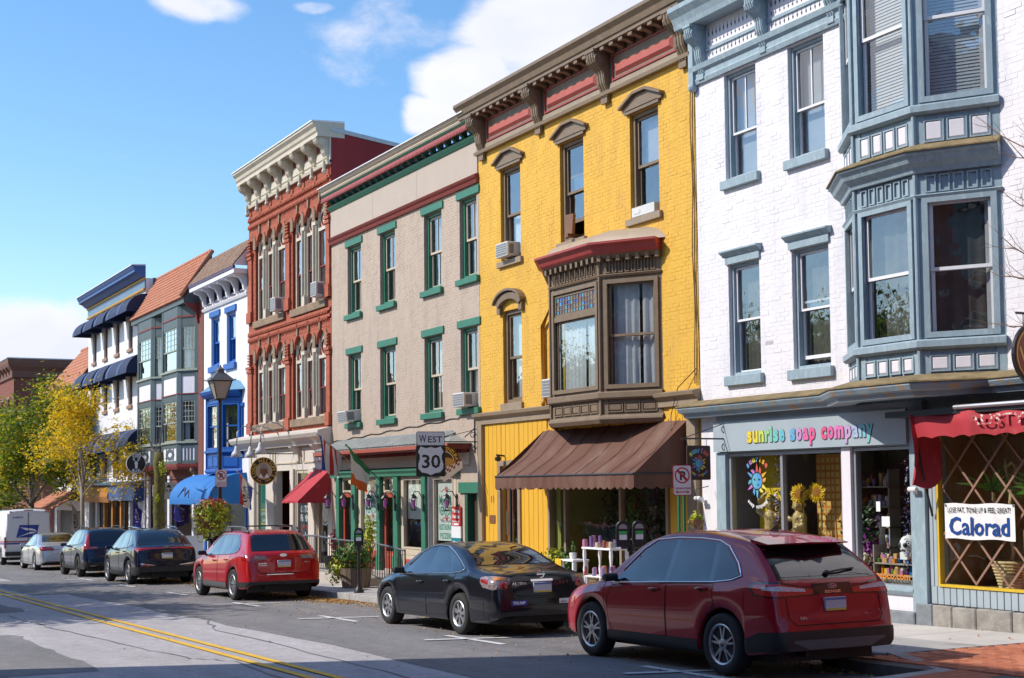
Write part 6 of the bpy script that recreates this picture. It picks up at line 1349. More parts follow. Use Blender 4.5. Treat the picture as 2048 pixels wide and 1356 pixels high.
 mb=MB();mb.box(.25,Lc - .3,-W+.24,W - .24,.2,.6)
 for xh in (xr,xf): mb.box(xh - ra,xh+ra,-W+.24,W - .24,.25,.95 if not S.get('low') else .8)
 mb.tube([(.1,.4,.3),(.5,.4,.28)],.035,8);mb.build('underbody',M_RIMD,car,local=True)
 # glazing
 for nm,poly in S['windows']: spatch(nm,poly,M_CARGL,.005)
 for poly in S.get('pillars',[]): spatch('pillar_trim',poly,M_PIANO,.0045)
 if S.get('dlo'): stube('window_trim',S['dlo'],S.get('dlomat',M_CHR),.011,.006)
 rpatch('rear_window',S['rwin'],M_CARGLR,.006,nr=8,nc=14)
 if S.get('rwin_edge'): rpatch('window_surround',S['rwin_edge'],M_PIANO,.003,nr=8,nc=14)
 # doors: seams, handles
 for d in S['doors']:
  dp=spatch('door',d['poly'],P_,.0018,nr=8,nc=10)
  stube('door_seam',d['poly'],M_SEAM,.0055,.0,closed=True,dens=.05)
  hx,hz=d['handle']
  for s in (1,-1):
   mb=MB();mb.tube([side(hx - .1,hz,.0,s),side(hx - .09,hz,.032,s),side(hx,hz+.005,.042,s),side(hx+.09,hz,.032,s),side(hx+.1,hz,.0,s)],.016,6);mb.build('door_handle',P_,dp,smooth='all',local=True)
   mb=MB();mb.ball(side(hx+.01,hz - .012,-.004,s),.05,10,6,(1.1,.3,.55));mb.build('handle_recess',M_SEAM if not S.get('cleanhandle') else P_,dp,smooth='all',local=True)
 # mirrors
 mx_,mz_=S['mirror']
 for s in (1,-1):
  mb=MB();b=side(mx_,mz_,0,s);mb.ext([(-.055,.0),(.05,.02),(.06,.08),(.03,.135),(-.05,.15),(-.07,.08)],'y',0,.2);mb.v=[(b.x+p[0],b.y+s*(.03+p[1]),b.z - .01+p[2]*(1 - .25*abs(p[1] - .1)/.1)) for p in mb.v];mb.hexa([(b.x - .05,b.y - s*.02,b.z - .03),(b.x+.05,b.y - s*.02,b.z - .03),(b.x+.04,b.y+s*.1,b.z),(b.x - .04,b.y+s*.1,b.z),(b.x - .05,b.y - s*.02,b.z+.01),(b.x+.05,b.y - s*.02,b.z+.01),(b.x+.04,b.y+s*.1,b.z+.05),(b.x - .04,b.y+s*.1,b.z+.05)])
  mb.build('mirror',S.get('mirmat',M_TRIMB),car,bevel=.018,local=True)
 # lower cladding and arch trim
 if S.get('clad'):
  c0,c1=S['clad'];m_=S.get('cladmat',M_TRIMB)
  spatch('sill_trim',[(xr+ra+.01,sill+.005),(xf - ra - .01,sill+.005),(xf - ra - .02,c1),(xr+ra+.02,c1)],m_,.012)
  for xh in (xr,xf):
   if S.get('archtrim'):
    for s in (1,-1):
     mb=MB();vs=[]
     for t in np.linspace(-.25,pi+.25,27):
      for rr in (ra+.004,ra+S['archtrim']): vs.append(tuple(side(xh+rr*math.cos(t),max(sill+.01,rw+rr*math.sin(t)),.012,s)))
     mb.add(vs,[(2*i,2*i+1,2*i+3,2*i+2) for i in range(26)]);mb.build('arch_trim',m_,car,smooth='all',local=True)
 for poly,mat,nm,off in S.get('side_extra',[]): spatch(nm,poly,mat,off)
 for poly,mat,nm,off,mir in S.get('rear_extra',[]): rpatch(nm,poly,mat,off,mir)
 for pts,r_ in S.get('side_seams',[]): stube('panel_seam',pts,M_SEAM,r_,.0)
 for pts,r_ in S.get('rear_seams',[]): rtube('panel_seam',pts,M_SEAM,r_,.0)
 # number plate: blank, blurred in the photograph
 pz=S['plate'];x0=min(rear(0,pz).x,rear(.15,pz - .07).x,rear(0,pz+.07).x)
 mb=MB();mb.box(x0 - .016,x0+.03,-.155,.155,pz - .078,pz+.078);pl=mb.build('number_plate',S.get('pmat',M_PLW),car,bevel=.004,local=True)
 mb=MB();mb.box(x0 - .019,x0 - .0165,-.15,.15,pz+.046,pz+.074);mb.build('plate_band',M_PLB,pl,local=True);mb=MB();mb.box(x0 - .019,x0 - .0165,-.15,.15,pz - .074,pz - .05);mb.build('plate_band',M_PLY,pl,local=True)
 def rtext(s_,yc,z,h,mat,width=None,bold=.02,nm='lettering',off=.007):
  mb=MB();text(mb,s_,0,0,h,0,width,bold);mb.v=[tuple(rear(yc - a,z+b,off)) for a,_,b in mb.v];mb.build(nm,mat,car,local=True)
 C.rtext=rtext
 def oval(nm,y,z,a,b,mat,off=.01):
  mb=MB();c=rear(y,z,off);n_=20;mb.add([(c.x - .006,c.y+a*math.cos(t),c.z+b*math.sin(t)) for t in np.linspace(0,2*pi,n_+1)[:-1]]+[(c.x+.012,c.y+a*math.cos(t),c.z+b*math.sin(t)) for t in np.linspace(0,2*pi,n_+1)[:-1]],[tuple(range(n_))]+[(i,(i+1) % n_,(i+1) % n_+n_,i+n_) for i in range(n_)]);mb.build(nm,mat,car,local=True);return c
 C.oval=oval
 # place: local +x (forward) -> world -X, resting on the sloping road
 a=math.atan(SL);cs=S.get('cs',CS);Y0=S.get('Yl',-4.9)+(W - .015)*cs[1]
 fw=Vector((-math.cos(a),0,-math.sin(a)));lf=Vector((0,-1,0));up=Vector((-math.sin(a),0,math.cos(a)));
 P0=Vector((hubX+.0,Y0,gz(hubX)+.004)) - fw*xr*cs[0]
 M4=Matrix.Identity(4)
 for i in range(3): M4[i][0],M4[i][1],M4[i][2],M4[i][3]=fw[i]*cs[0],lf[i]*cs[1],up[i]*cs[2],P0[i]
 car.matrix_world=M4
 return C
P_RED1=paint('paint_burgundy',(.34,.005,.018),.12,.3);P_BLK=paint('paint_black_navy',(.006,.008,.014),.2,.3);P_RED2=paint('paint_red',(.46,.008,.009),.12,.3);P_NAV1=paint('paint_midnight',(.006,.009,.028),.35,.3);P_NAV2=paint('paint_navy',(.008,.018,.055),.35,.3);P_SIL=paint('paint_silver',(.55,.56,.58),.6,.3);P_WHT=pm('paint_fleet_white',(.72,.72,.73),.4,.04,20,coat=.6,obj=True)
M_SKID=pm('grey_plastic',(.10,.10,.105),.5,.1,20,obj=True)
# near SUV
S=dict(cat='car',L=4.80,W=.965,rw=.372,xr=.98,xf=3.83,rim=.25,spokes=5,style='split',paint=P_RED1,sill=.27,cs=(.945,.86,.88),Yl=-4.98,bottom=[(0,.35),(.25,.31),(.6,.27),(4.2,.27),(4.8,.37)],
 top=[(0,.66),(.025,.72),(.06,.80),(.085,.95),(.115,1.09),(.16,1.16),(.42,1.40),(.62,1.555),(.78,1.62),(1.15,1.68),(1.7,1.725),(2.3,1.715),(2.75,1.63),(3.15,1.415),(3.55,1.14),(3.72,1.075),(4.2,1.0),(4.55,.90),(4.72,.76),(4.80,.56)],
 belt=[(0,1.1),(1.0,1.10),(2,1.06),(3.3,1.0),(4,.93),(4.8,.7)],plan=[(0,.80),(.05,.87),(.2,.915),(.6,.945),(1.2,.962),(3.5,.962),(4.2,.93),(4.5,.87),(4.7,.76),(4.8,.6)],
 windows=[('side_window',[(2.14,1.085),(3.26,1.045),(3.12,1.17),(2.76,1.46),(2.55,1.575),(2.14,1.605)]),('side_window',[(1.22,1.12),(2.04,1.09),(2.04,1.60),(1.6,1.60),(1.30,1.58)]),('quarter_window',[(.70,1.20),(.82,1.155),(1.13,1.125),(1.20,1.57),(1.04,1.50),(.82,1.33)])],
 pillars=[[(2.04,1.09),(2.14,1.085),(2.14,1.605),(2.04,1.61)],[(1.13,1.125),(1.22,1.12),(1.30,1.58),(1.20,1.57)]],
 dlo=[(3.34,1.03),(2.1,1.075),(1.1,1.11),(.80,1.14),(.66,1.19),(.78,1.34),(1.02,1.53),(1.25,1.60),(1.6,1.625),(2.1,1.63),(2.56,1.6),(2.8,1.48),(3.15,1.19)],
 rwin=[(-.68,1.18),(.68,1.18),(.57,1.545),(-.57,1.545)],rwin_edge=[(-.75,1.15),(.75,1.15),(.62,1.57),(-.62,1.57)],
 doors=[dict(poly=[(2.07,.40),(3.28,.40),(3.36,.55),(3.40,.80),(3.30,1.0),(2.08,1.06)],handle=(2.3,.98)),dict(poly=[(1.30,.60),(1.42,.40),(2.05,.40),(2.06,1.06),(1.12,1.09),(1.1,.85)],handle=(1.32,1.02))],
 mirror=(3.2,1.06),clad=(.27,.40),archtrim=0,plate=.86,
 wraps=[('bumper_trim',(0,60,80,97),(.355,.345,.33,.31),(.575,.575,.56,.46),M_TRIMB,.014,.45),('skid_plate',(0,45,56),(.36,.36,.44),(.47,.47,.47),M_SKID,.022,.45),('lamp_housing',(18,30,46,61,64),(.972,.965,.955,.978,1.035),(1.055,1.075,1.135,1.13,1.10),M_PIANO,.008,.9),('tail_lamp',(20,30,46,59.5,62),(.985,.98,.97,.99,1.04),(1.042,1.058,1.115,1.11,1.09),M_TLB,.013,.9),('tail_lamp_lens',(27,44,55),(1.012,1.03,1.045),(1.045,1.085,1.08),M_TLW,.017,.9)],
 side_extra=[],
 rear_extra=[([(-.29,.975),(.29,.975),(.29,1.10),(-.29,1.10)],M_PIANO,'tailgate_band',.006,False)],
 side_seams=[([(3.42,.45),(3.46,.8),(3.5,1.05)],.005)],rear_seams=[([(.70,1.12),(.70,.72),(.62,.64),(-.62,.64),(-.70,.72),(-.70,1.12)],.006)])
c=make_car('parked_suv','burgundy SUV parked nearest the brick paving, in the shade',-12.6,S);CARS=[c]
c.rtext('EDGE',0,.988,.03,M_CHR,width=.24);c.rtext('SEL',.50,.70,.03,M_CHR,width=.12);c.oval('emblem',0,1.065,.07,.026,M_CHR);c.oval('emblem_face',0,1.065,.063,.021,pm('emblem_blue',(.01,.03,.18),.2,0,coat=1),.014);c.rtext('Ford',0,1.055,.02,M_CHR,width=.075,off=.028)
mb=MB();sp=[(y,.37+.1*abs(y)) for y in np.linspace(-.62,.62,11)];vs=[]
for y,x in sp: vs += [(x+.05,y,1.545),(x+.03,y,1.57 - .02*abs(y)),(x+.36,y,1.64 - .03*abs(y)),(x+.33,y,1.57)]
mb.add(vs,[(4*i+r,4*i+(r+1) % 4,4*i+4+(r+1) % 4,4*i+4+r) for i in range(10) for r in range(4)]+[(0,1,2,3),(40,43,42,41)]);mb.build('spoiler',P_RED1,c.o,local=True)
mb=MB();mb.tube([c.rear(.05,1.2,.02),c.rear(-.2,1.22,.03),c.rear(-.45,1.24,.02)],.012,5);mb.ball(c.rear(.0,1.2,.02),.035,8,5);mb.build('wiper',M_TRIMB,c.o,local=True);mb=MB();mb.ext([(1.0,1.69),(1.16,1.70),(1.02,1.775)],'y',-.012,.012);mb.build('antenna',M_PIANO,c.o,local=True)
# dark sedan
S=dict(cat='car',L=4.82,W=.9,rw=.332,xr=1.10,xf=3.876,rim=.215,spokes=7,style='wide',paint=P_BLK,sill=.21,low=1,tum=.5,gap=.06,
 cs=(.97,.935,.91),top=[(0,.60),(.02,.74),(.05,.90),(.09,.975),(.3,1.02),(.6,1.05),(.78,1.085),(1.2,1.275),(1.55,1.395),(2.0,1.455),(2.5,1.45),(2.9,1.37),(3.3,1.165),(3.65,.99),(3.8,.95),(4.3,.86),(4.6,.76),(4.76,.62),(4.82,.46)],
 belt=[(0,.90),(.8,.965),(1.6,.95),(3.3,.88),(4.3,.76),(4.82,.55)],plan=[(0,.70),(.05,.78),(.25,.85),(.8,.89),(3.6,.898),(4.3,.85),(4.65,.72),(4.82,.5)],
 windows=[('side_window',[(2.30,.955),(3.26,.92),(3.1,1.05),(2.82,1.25),(2.6,1.345),(2.30,1.375)]),('side_window',[(1.42,.985),(2.22,.96),(2.22,1.38),(1.95,1.365),(1.80,1.33)]),('quarter_window',[(1.05,1.03),(1.15,1.005),(1.36,.99),(1.73,1.31),(1.5,1.24),(1.2,1.12)])],
 pillars=[[(2.22,.96),(2.30,.955),(2.30,1.375),(2.22,1.38)],[(1.36,.99),(1.42,.985),(1.80,1.33),(1.73,1.31)]],
 dlo=[(3.36,.905),(2.3,.94),(1.4,.97),(1.1,.995),(.98,1.04),(1.2,1.15),(1.55,1.285),(1.9,1.385),(2.3,1.40),(2.62,1.37),(2.86,1.27),(3.15,1.06)],
 rwin=[(-.64,1.10),(.64,1.10),(.52,1.385),(-.52,1.385)],
 doors=[dict(poly=[(2.26,.28),(3.3,.28),(3.38,.45),(3.40,.7),(3.34,.89),(2.26,.935)],handle=(2.45,.80)),dict(poly=[(1.52,.30),(2.24,.28),(2.25,.935),(1.22,.97),(1.25,.75),(1.42,.55)],handle=(1.45,.84))],
 mirror=(3.2,.93),plate=.76,
 wraps=[('tail_lamp',(32,44,56,60),(.83,.74,.78,.86),(.93,.955,.945,.93),M_TLC,.009,.9),('tail_lamp_lens',(50,58.5),(.83,.86),(.90,.91),M_TLR,.013,.9),('tail_lamp_lens',(35,45),(.89,.89),(.935,.945),M_TLO,.013,.9)],
 side_extra=[([(1.5,.44),(3.4,.44),(3.4,.47),(1.5,.47)],P_BLK,'rub_strip',.012)],
 rear_extra=[([(-.19,.845),(.19,.845),(.19,.885),(-.19,.885)],M_CHR,'chrome_strip',.018,False)],
 side_seams=[([(.30,.62),(.3,.3)],.004),([(.02,.60),(.6,.6),(.68,.62)],.004)],rear_seams=[([(.55,.93),(.45,.66),(.38,.63),(-.38,.63),(-.45,.66),(-.55,.93)],.006),([(-.72,.60),(.72,.60)],.004)])
c=make_car('parked_sedan','black sedan parked ahead of the burgundy SUV',-19.2,S);CARS.append(c)
for s in (1,-1):
 for y,z,r_,mt in ((.64*s,.80,.062,M_TLR),(.74*s,.775,.035,M_TLC)):
  p=c.rear(y,z,.006);mb=MB();mb.lathe([(.001,-.016),(r_*.8,-.013),(r_,0),(r_,.03)],(p.x,p.y,p.z),16,'x');mb.build('lamp_reflector',mt,c.o,smooth=40,local=True)
c.rtext('ALTIMA',.38,.805,.045,M_CHR,width=.25,bold=.03);c.rtext('2.5 S',-.38,.805,.04,M_CHR,width=.15,bold=.03)
p=c.rear(0,.955,.012);mb=MB();mb.lathe([(.06,0),(.062,-.012),(.045,-.014),(.044,0)],(p.x,0,p.z),20,'x',cap=False);mb.box(p.x - .016,p.x,-.07,.07,p.z - .012,p.z+.012);mb.build('emblem',M_CHR,c.o,local=True)
M_STB2=pm('sticker_purple',(.04,.03,.26),.5,.05,30,obj=True)
mb=c.grid([(.27,.49),(.55,.49),(.55,.575),(.27,.575)],lambda a,b: c.rear(a,b,.006));mb.build('bumper_sticker',M_STB2,c.o,local=True);c.rtext('TRUMP',.41,.512,.045,M_INKW,width=.22,bold=.04,off=.009)
mb=c.grid([(-.62,.50),(-.28,.50),(-.28,.575),(-.62,.575)],lambda a,b: c.rear(a,b,.006));mb.build('bumper_sticker',M_INKW,c.o,local=True);c.rtext('JESUS   CHRIST',-.45,.515,.022,M_INKR,width=.28,bold=.02,off=.009)
# red wagon
S=dict(cat='car',L=4.82,W=.92,rw=.36,xr=1.03,xf=3.775,rim=.24,spokes=10,style='thin',paint=P_RED2,sill=.26,
 top=[(0,.62),(.03,.74),(.06,.88),(.085,1.0),(.13,1.075),(.2,1.13),(.45,1.37),(.60,1.52),(.74,1.57),(1.2,1.61),(2.0,1.62),(2.5,1.59),(2.85,1.50),(3.3,1.25),(3.6,1.075),(3.75,1.04),(4.3,.95),(4.6,.83),(4.77,.64),(4.82,.5)],
 belt=[(0,1.04),(1.0,1.05),(2,1.02),(3.3,.96),(4.2,.88),(4.82,.6)],plan=[(0,.76),(.05,.83),(.2,.88),(.6,.905),(1.2,.918),(3.5,.918),(4.2,.885),(4.5,.83),(4.7,.72),(4.82,.5)],
 windows=[('side_window',[(2.20,1.05),(3.26,1.01),(2.95,1.25),(2.70,1.40),(2.5,1.475),(2.20,1.50)]),('side_window',[(1.34,1.08),(2.12,1.055),(2.12,1.505),(1.52,1.505)]),('quarter_window',[(.78,1.16),(.92,1.10),(1.26,1.085),(1.44,1.50),(1.15,1.49),(.9,1.33)])],
 pillars=[[(2.12,1.055),(2.20,1.05),(2.20,1.50),(2.12,1.505)],[(1.26,1.085),(1.34,1.08),(1.52,1.505),(1.44,1.50)]],
 dlo=[(3.34,1.0),(2.2,1.04),(1.3,1.07),(.9,1.09),(.74,1.16),(.88,1.35),(1.12,1.51),(1.5,1.53),(2.2,1.525),(2.52,1.5),(2.74,1.41),(3.0,1.25)],
 rwin=[(-.66,1.15),(.66,1.15),(.56,1.50),(-.56,1.50)],rwin_edge=[(-.70,1.13),(.70,1.13),(.60,1.53),(-.60,1.53)],
 doors=[dict(poly=[(2.16,.40),(3.24,.40),(3.33,.55),(3.36,.8),(3.28,.98),(2.16,1.03)],handle=(2.4,.90)),dict(poly=[(1.42,.58),(1.5,.40),(2.14,.40),(2.15,1.03),(1.18,1.06),(1.2,.82)],handle=(1.45,.93))],
 mirror=(3.18,1.02),mirmat=P_NAV1,clad=(.26,.40),cladmat=M_SKID,archtrim=0,plate=.84,
 wraps=[('bumper_trim',(0,60,99),(.345,.335,.30),(.45,.45,.43),M_TRIMB,.013,.47),('tail_lamp',(27,40,58,62),(.94,.89,.93,1.0),(1.05,1.09,1.07,1.05),M_TLR,.010,.9),('tail_lamp_lens',(26,40),(.95,.955),(1.02,1.03),M_TLC,.014,.9)],
 side_extra=[],
 rear_extra=[([(-.2,.595),(.42,.595),(.42,.615),(-.2,.615)],M_CHR,'chrome_strip',.01,False)],
 side_seams=[([(3.4,.45),(3.43,.8),(3.45,1.0)],.005)],rear_seams=[([(.70,1.10),(.64,.72),(.56,.63),(-.56,.63),(-.64,.72),(-.70,1.10)],.007)])
c=make_car('parked_wagon','bright red station wagon with roof rails beside the pole with the flower basket',-30.5,S);CARS.append(c)
for s in (1,-1):
 mb=MB();Y=.60*s;mb.tube([(.75,Y,1.56),(.95,Y,1.66),(1.15,Y,1.68),(1.9,Y,1.695),(2.3,Y,1.68),(2.55,Y,1.58)],.026,6)
 mb.box(.82,1.22,Y - .02,Y+.02,1.57,1.66);mb.box(2.0,2.4,Y - .02,Y+.02,1.58,1.66);mb.build('roof_rail',M_SKID,c.o,smooth=40,local=True)
for x in (1.1,2.1): mb=MB();mb.tube([(x,-.58,1.70),(x,.58,1.70)],.014,5);mb.build('cross_bar',M_TRIMB,c.o,local=True)
c.oval('emblem',0,1.03,.085,.036,M_CHR);c.rtext('SUBARU',.50,.845,.03,M_CHR,width=.2);c.rtext('OUTBACK',.50,.80,.03,M_CHR,width=.2);c.rtext('PZEV',-.55,.845,.03,M_CHR,width=.16)
# midnight SUV
S=dict(cat='car',L=4.74,W=.93,rw=.362,xr=1.0,xf=3.69,rim=.235,spokes=5,style='split',paint=P_NAV1,sill=.26,
 top=[(0,.70),(.03,.82),(.06,.95),(.09,1.05),(.16,1.11),(.3,1.17),(.6,1.38),(.86,1.53),(1.1,1.60),(1.6,1.65),(2.1,1.66),(2.6,1.60),(3.0,1.42),(3.4,1.16),(3.6,1.07),(4.1,1.0),(4.5,.88),(4.68,.7),(4.74,.55)],
 belt=[(0,1.06),(1.0,1.08),(2,1.04),(3.2,.98),(4,.92),(4.74,.65)],plan=[(0,.78),(.05,.85),(.2,.895),(.6,.915),(1.2,.928),(3.4,.928),(4.1,.89),(4.45,.83),(4.65,.72),(4.74,.55)],
 windows=[('side_window',[(2.10,1.07),(3.1,1.03),(2.9,1.2),(2.6,1.42),(2.4,1.50),(2.10,1.53)]),('side_window',[(1.22,1.10),(2.02,1.075),(2.02,1.53),(1.5,1.51)]),('quarter_window',[(.74,1.19),(.9,1.13),(1.14,1.11),(1.42,1.49),(1.1,1.40)])],
 pillars=[[(2.02,1.075),(2.10,1.07),(2.10,1.53),(2.02,1.53)]],dlo=[(3.2,1.02),(2.1,1.06),(1.1,1.10),(.8,1.14),(.72,1.19)],
 rwin=[(-.68,1.18),(.68,1.18),(.56,1.51),(-.56,1.51)],rwin_edge=[(-.74,1.16),(.74,1.16),(.62,1.54),(-.62,1.54)],
 doors=[dict(poly=[(2.06,.42),(3.15,.42),(3.24,.6),(3.24,.9),(3.14,1.0),(2.06,1.05)],handle=(2.3,.93)),dict(poly=[(1.38,.6),(1.46,.42),(2.04,.42),(2.05,1.05),(1.1,1.08),(1.12,.85)],handle=(1.36,.97))],
 mirror=(3.05,1.04),mirmat=P_NAV1,clad=(.26,.38),archtrim=.05,plate=.84,pmat=M_INKW,
 wraps=[('bumper_trim',(0,60,98),(.36,.35,.31),(.54,.54,.50),M_TRIMB,.013,.45),('light_bar',(0,45,58),(1.05,1.045,1.05),(1.085,1.09,1.08),M_TLR,.012,.9),('tail_lamp',(30,48,60),(1.03,.99,1.05),(1.06,1.07,1.08),M_TLR,.010,.9)],
 side_extra=[],
 rear_extra=[([(.34,.56),(.8,.60),(.78,.64),(.4,.585)],M_CHR,'bumper_chrome',.012,True),([(.5,.53),(.76,.55),(.75,.585),(.52,.56)],M_TLR,'reflector',.018,True)],
 rear_seams=[([(.66,1.05),(.62,.72),(.52,.66),(-.52,.66),(-.62,.72),(-.66,1.05)],.006)])
c=make_car('parked_suv','midnight blue SUV with a full-width red light bar',-40.35,S);c.oval('emblem',0,1.075,.07,.045,M_CHR,.014);CARS.append(c)
for s in (1,-1): mb=MB();mb.tube([(1.0,.56*s,1.6),(1.2,.56*s,1.665),(2.1,.56*s,1.70),(2.4,.56*s,1.66)],.02,6);mb.build('roof_rail',M_PIANO,c.o,local=True)
# navy SUV with tall lamps
S2=dict(S);S2.update(paint=P_NAV2,L=4.69,W=.93,rw=.36,xr=1.0,xf=3.7,spokes=10,style='thin',rimmat=M_TRIMB,mirmat=P_NAV2,
 top=[(0,.68),(.03,.8),(.06,.95),(.09,1.05),(.14,1.12),(.36,1.40),(.52,1.56),(.68,1.62),(1.2,1.66),(2.0,1.68),(2.6,1.61),(3.0,1.42),(3.4,1.17),(3.6,1.09),(4.1,1.03),(4.5,.9),(4.64,.7),(4.69,.55)],plan=[(0,.78),(.05,.85),(.2,.895),(.6,.915),(1.2,.928),(3.4,.928),(4.1,.89),(4.45,.83),(4.62,.7),(4.69,.55)],
 windows=[('side_window',[(2.10,1.09),(3.1,1.05),(2.9,1.2),(2.6,1.44),(2.4,1.53),(2.10,1.56)]),('side_window',[(1.22,1.12),(2.02,1.095),(2.02,1.56),(1.3,1.55)]),('quarter_window',[(.66,1.22),(.8,1.15),(1.14,1.13),(1.22,1.55),(.9,1.5)])],dlo=[(3.2,1.04),(2.1,1.08),(1.1,1.115),(.75,1.15),(.64,1.2)],
 rwin=[(-.64,1.17),(.64,1.17),(.56,1.54),(-.56,1.54)],rwin_edge=[(-.68,1.15),(.68,1.15),(.6,1.57),(-.6,1.57)],pmat=M_PLW,
 wraps=[('bumper_trim',(0,60,98),(.36,.35,.31),(.52,.52,.48),M_TRIMB,.013,.45),('tail_lamp',(28,48,60),(.96,.94,.99),(1.02,1.06,1.06),M_TLR,.010,.9)],
 side_extra=[([(.10,1.0),(.28,1.02),(.5,1.42),(.44,1.46),(.2,1.15)],M_TLR,'tail_lamp',.009)],
 rear_extra=[([(.70,1.03),(.82,1.06),(.70,1.46),(.66,1.46)],M_TLR,'tail_lamp',.012,True),([(.5,.36),(.7,.36),(.7,.43),(.5,.43)],M_CHR,'exhaust_tip',.02,True)])
c=make_car('parked_suv','navy SUV with tall red tail lamps behind the silver sedan',-47.3,S2);CARS.append(c)
for s in (1,-1): mb=MB();mb.tube([(.8,.6*s,1.62),(1.0,.6*s,1.69),(2.2,.58*s,1.72),(2.5,.58*s,1.66)],.022,6);mb.build('roof_rail',M_TRIMB,c.o,local=True)
# silver sedan
S=dict(cat='car',L=4.88,W=.927,rw=.335,xr=1.12,xf=3.99,rim=.23,spokes=5,style='wide',paint=P_SIL,sill=.21,low=1,tum=.5,
 top=[(0,.58),(.02,.72),(.05,.88),(.10,.98),(.3,1.02),(.7,1.05),(.95,1.12),(1.35,1.31),(1.7,1.42),(2.1,1.465),(2.6,1.45),(3.0,1.36),(3.4,1.15),(3.7,1.0),(3.85,.97),(4.4,.88),(4.7,.78),(4.84,.6),(4.88,.5)],
 belt=[(0,.90),(.8,.96),(1.6,.96),(3.3,.90),(4.3,.80),(4.88,.55)],plan=[(0,.72),(.05,.8),(.25,.87),(.8,.91),(3.6,.925),(4.4,.87),(4.7,.74),(4.88,.5)],
 windows=[('side_window',[(2.36,.96),(3.36,.93),(3.2,1.05),(2.9,1.25),(2.7,1.34),(2.36,1.375)]),('side_window',[(1.5,.99),(2.28,.965),(2.28,1.38),(1.95,1.36)]),('quarter_window',[(1.2,1.03),(1.44,.995),(1.86,1.32),(1.6,1.24)])],
 pillars=[[(2.28,.965),(2.36,.96),(2.36,1.375),(2.28,1.38)]],dlo=[(3.44,.92),(2.3,.95),(1.4,.98),(1.12,1.02),(1.5,1.23),(1.95,1.38),(2.36,1.395),(2.72,1.36),(3.2,1.07)],
 rwin=[(-.64,1.10),(.64,1.10),(.54,1.39),(-.54,1.39)],
 doors=[dict(poly=[(2.32,.3),(3.4,.3),(3.46,.5),(3.48,.75),(3.4,.9),(2.32,.94)],handle=(2.5,.82)),dict(poly=[(1.56,.3),(2.3,.3),(2.31,.94),(1.24,.97),(1.3,.75),(1.48,.55)],handle=(1.5,.85))],
 mirror=(3.3,.94),mirmat=P_SIL,plate=.70,pmat=M_INKW,
 side_extra=[([(.03,.78),(.34,.84),(.40,.92),(.06,.95)],M_TLR,'tail_lamp',.009)],rear_extra=[([(.36,.78),(.78,.76),(.82,.93),(.5,.92),(.36,.88)],M_TLR,'tail_lamp',.009,True),([(-.7,.25),(.7,.25),(.66,.36),(-.66,.36)],M_TRIMB,'diffuser',.012,False)],
 rear_seams=[([(.5,.95),(.42,.64),(-.42,.64),(-.5,.95)],.006)])
c=make_car('parked_sedan','silver sedan parked behind the white mail van',-55.4,S);CARS.append(c)

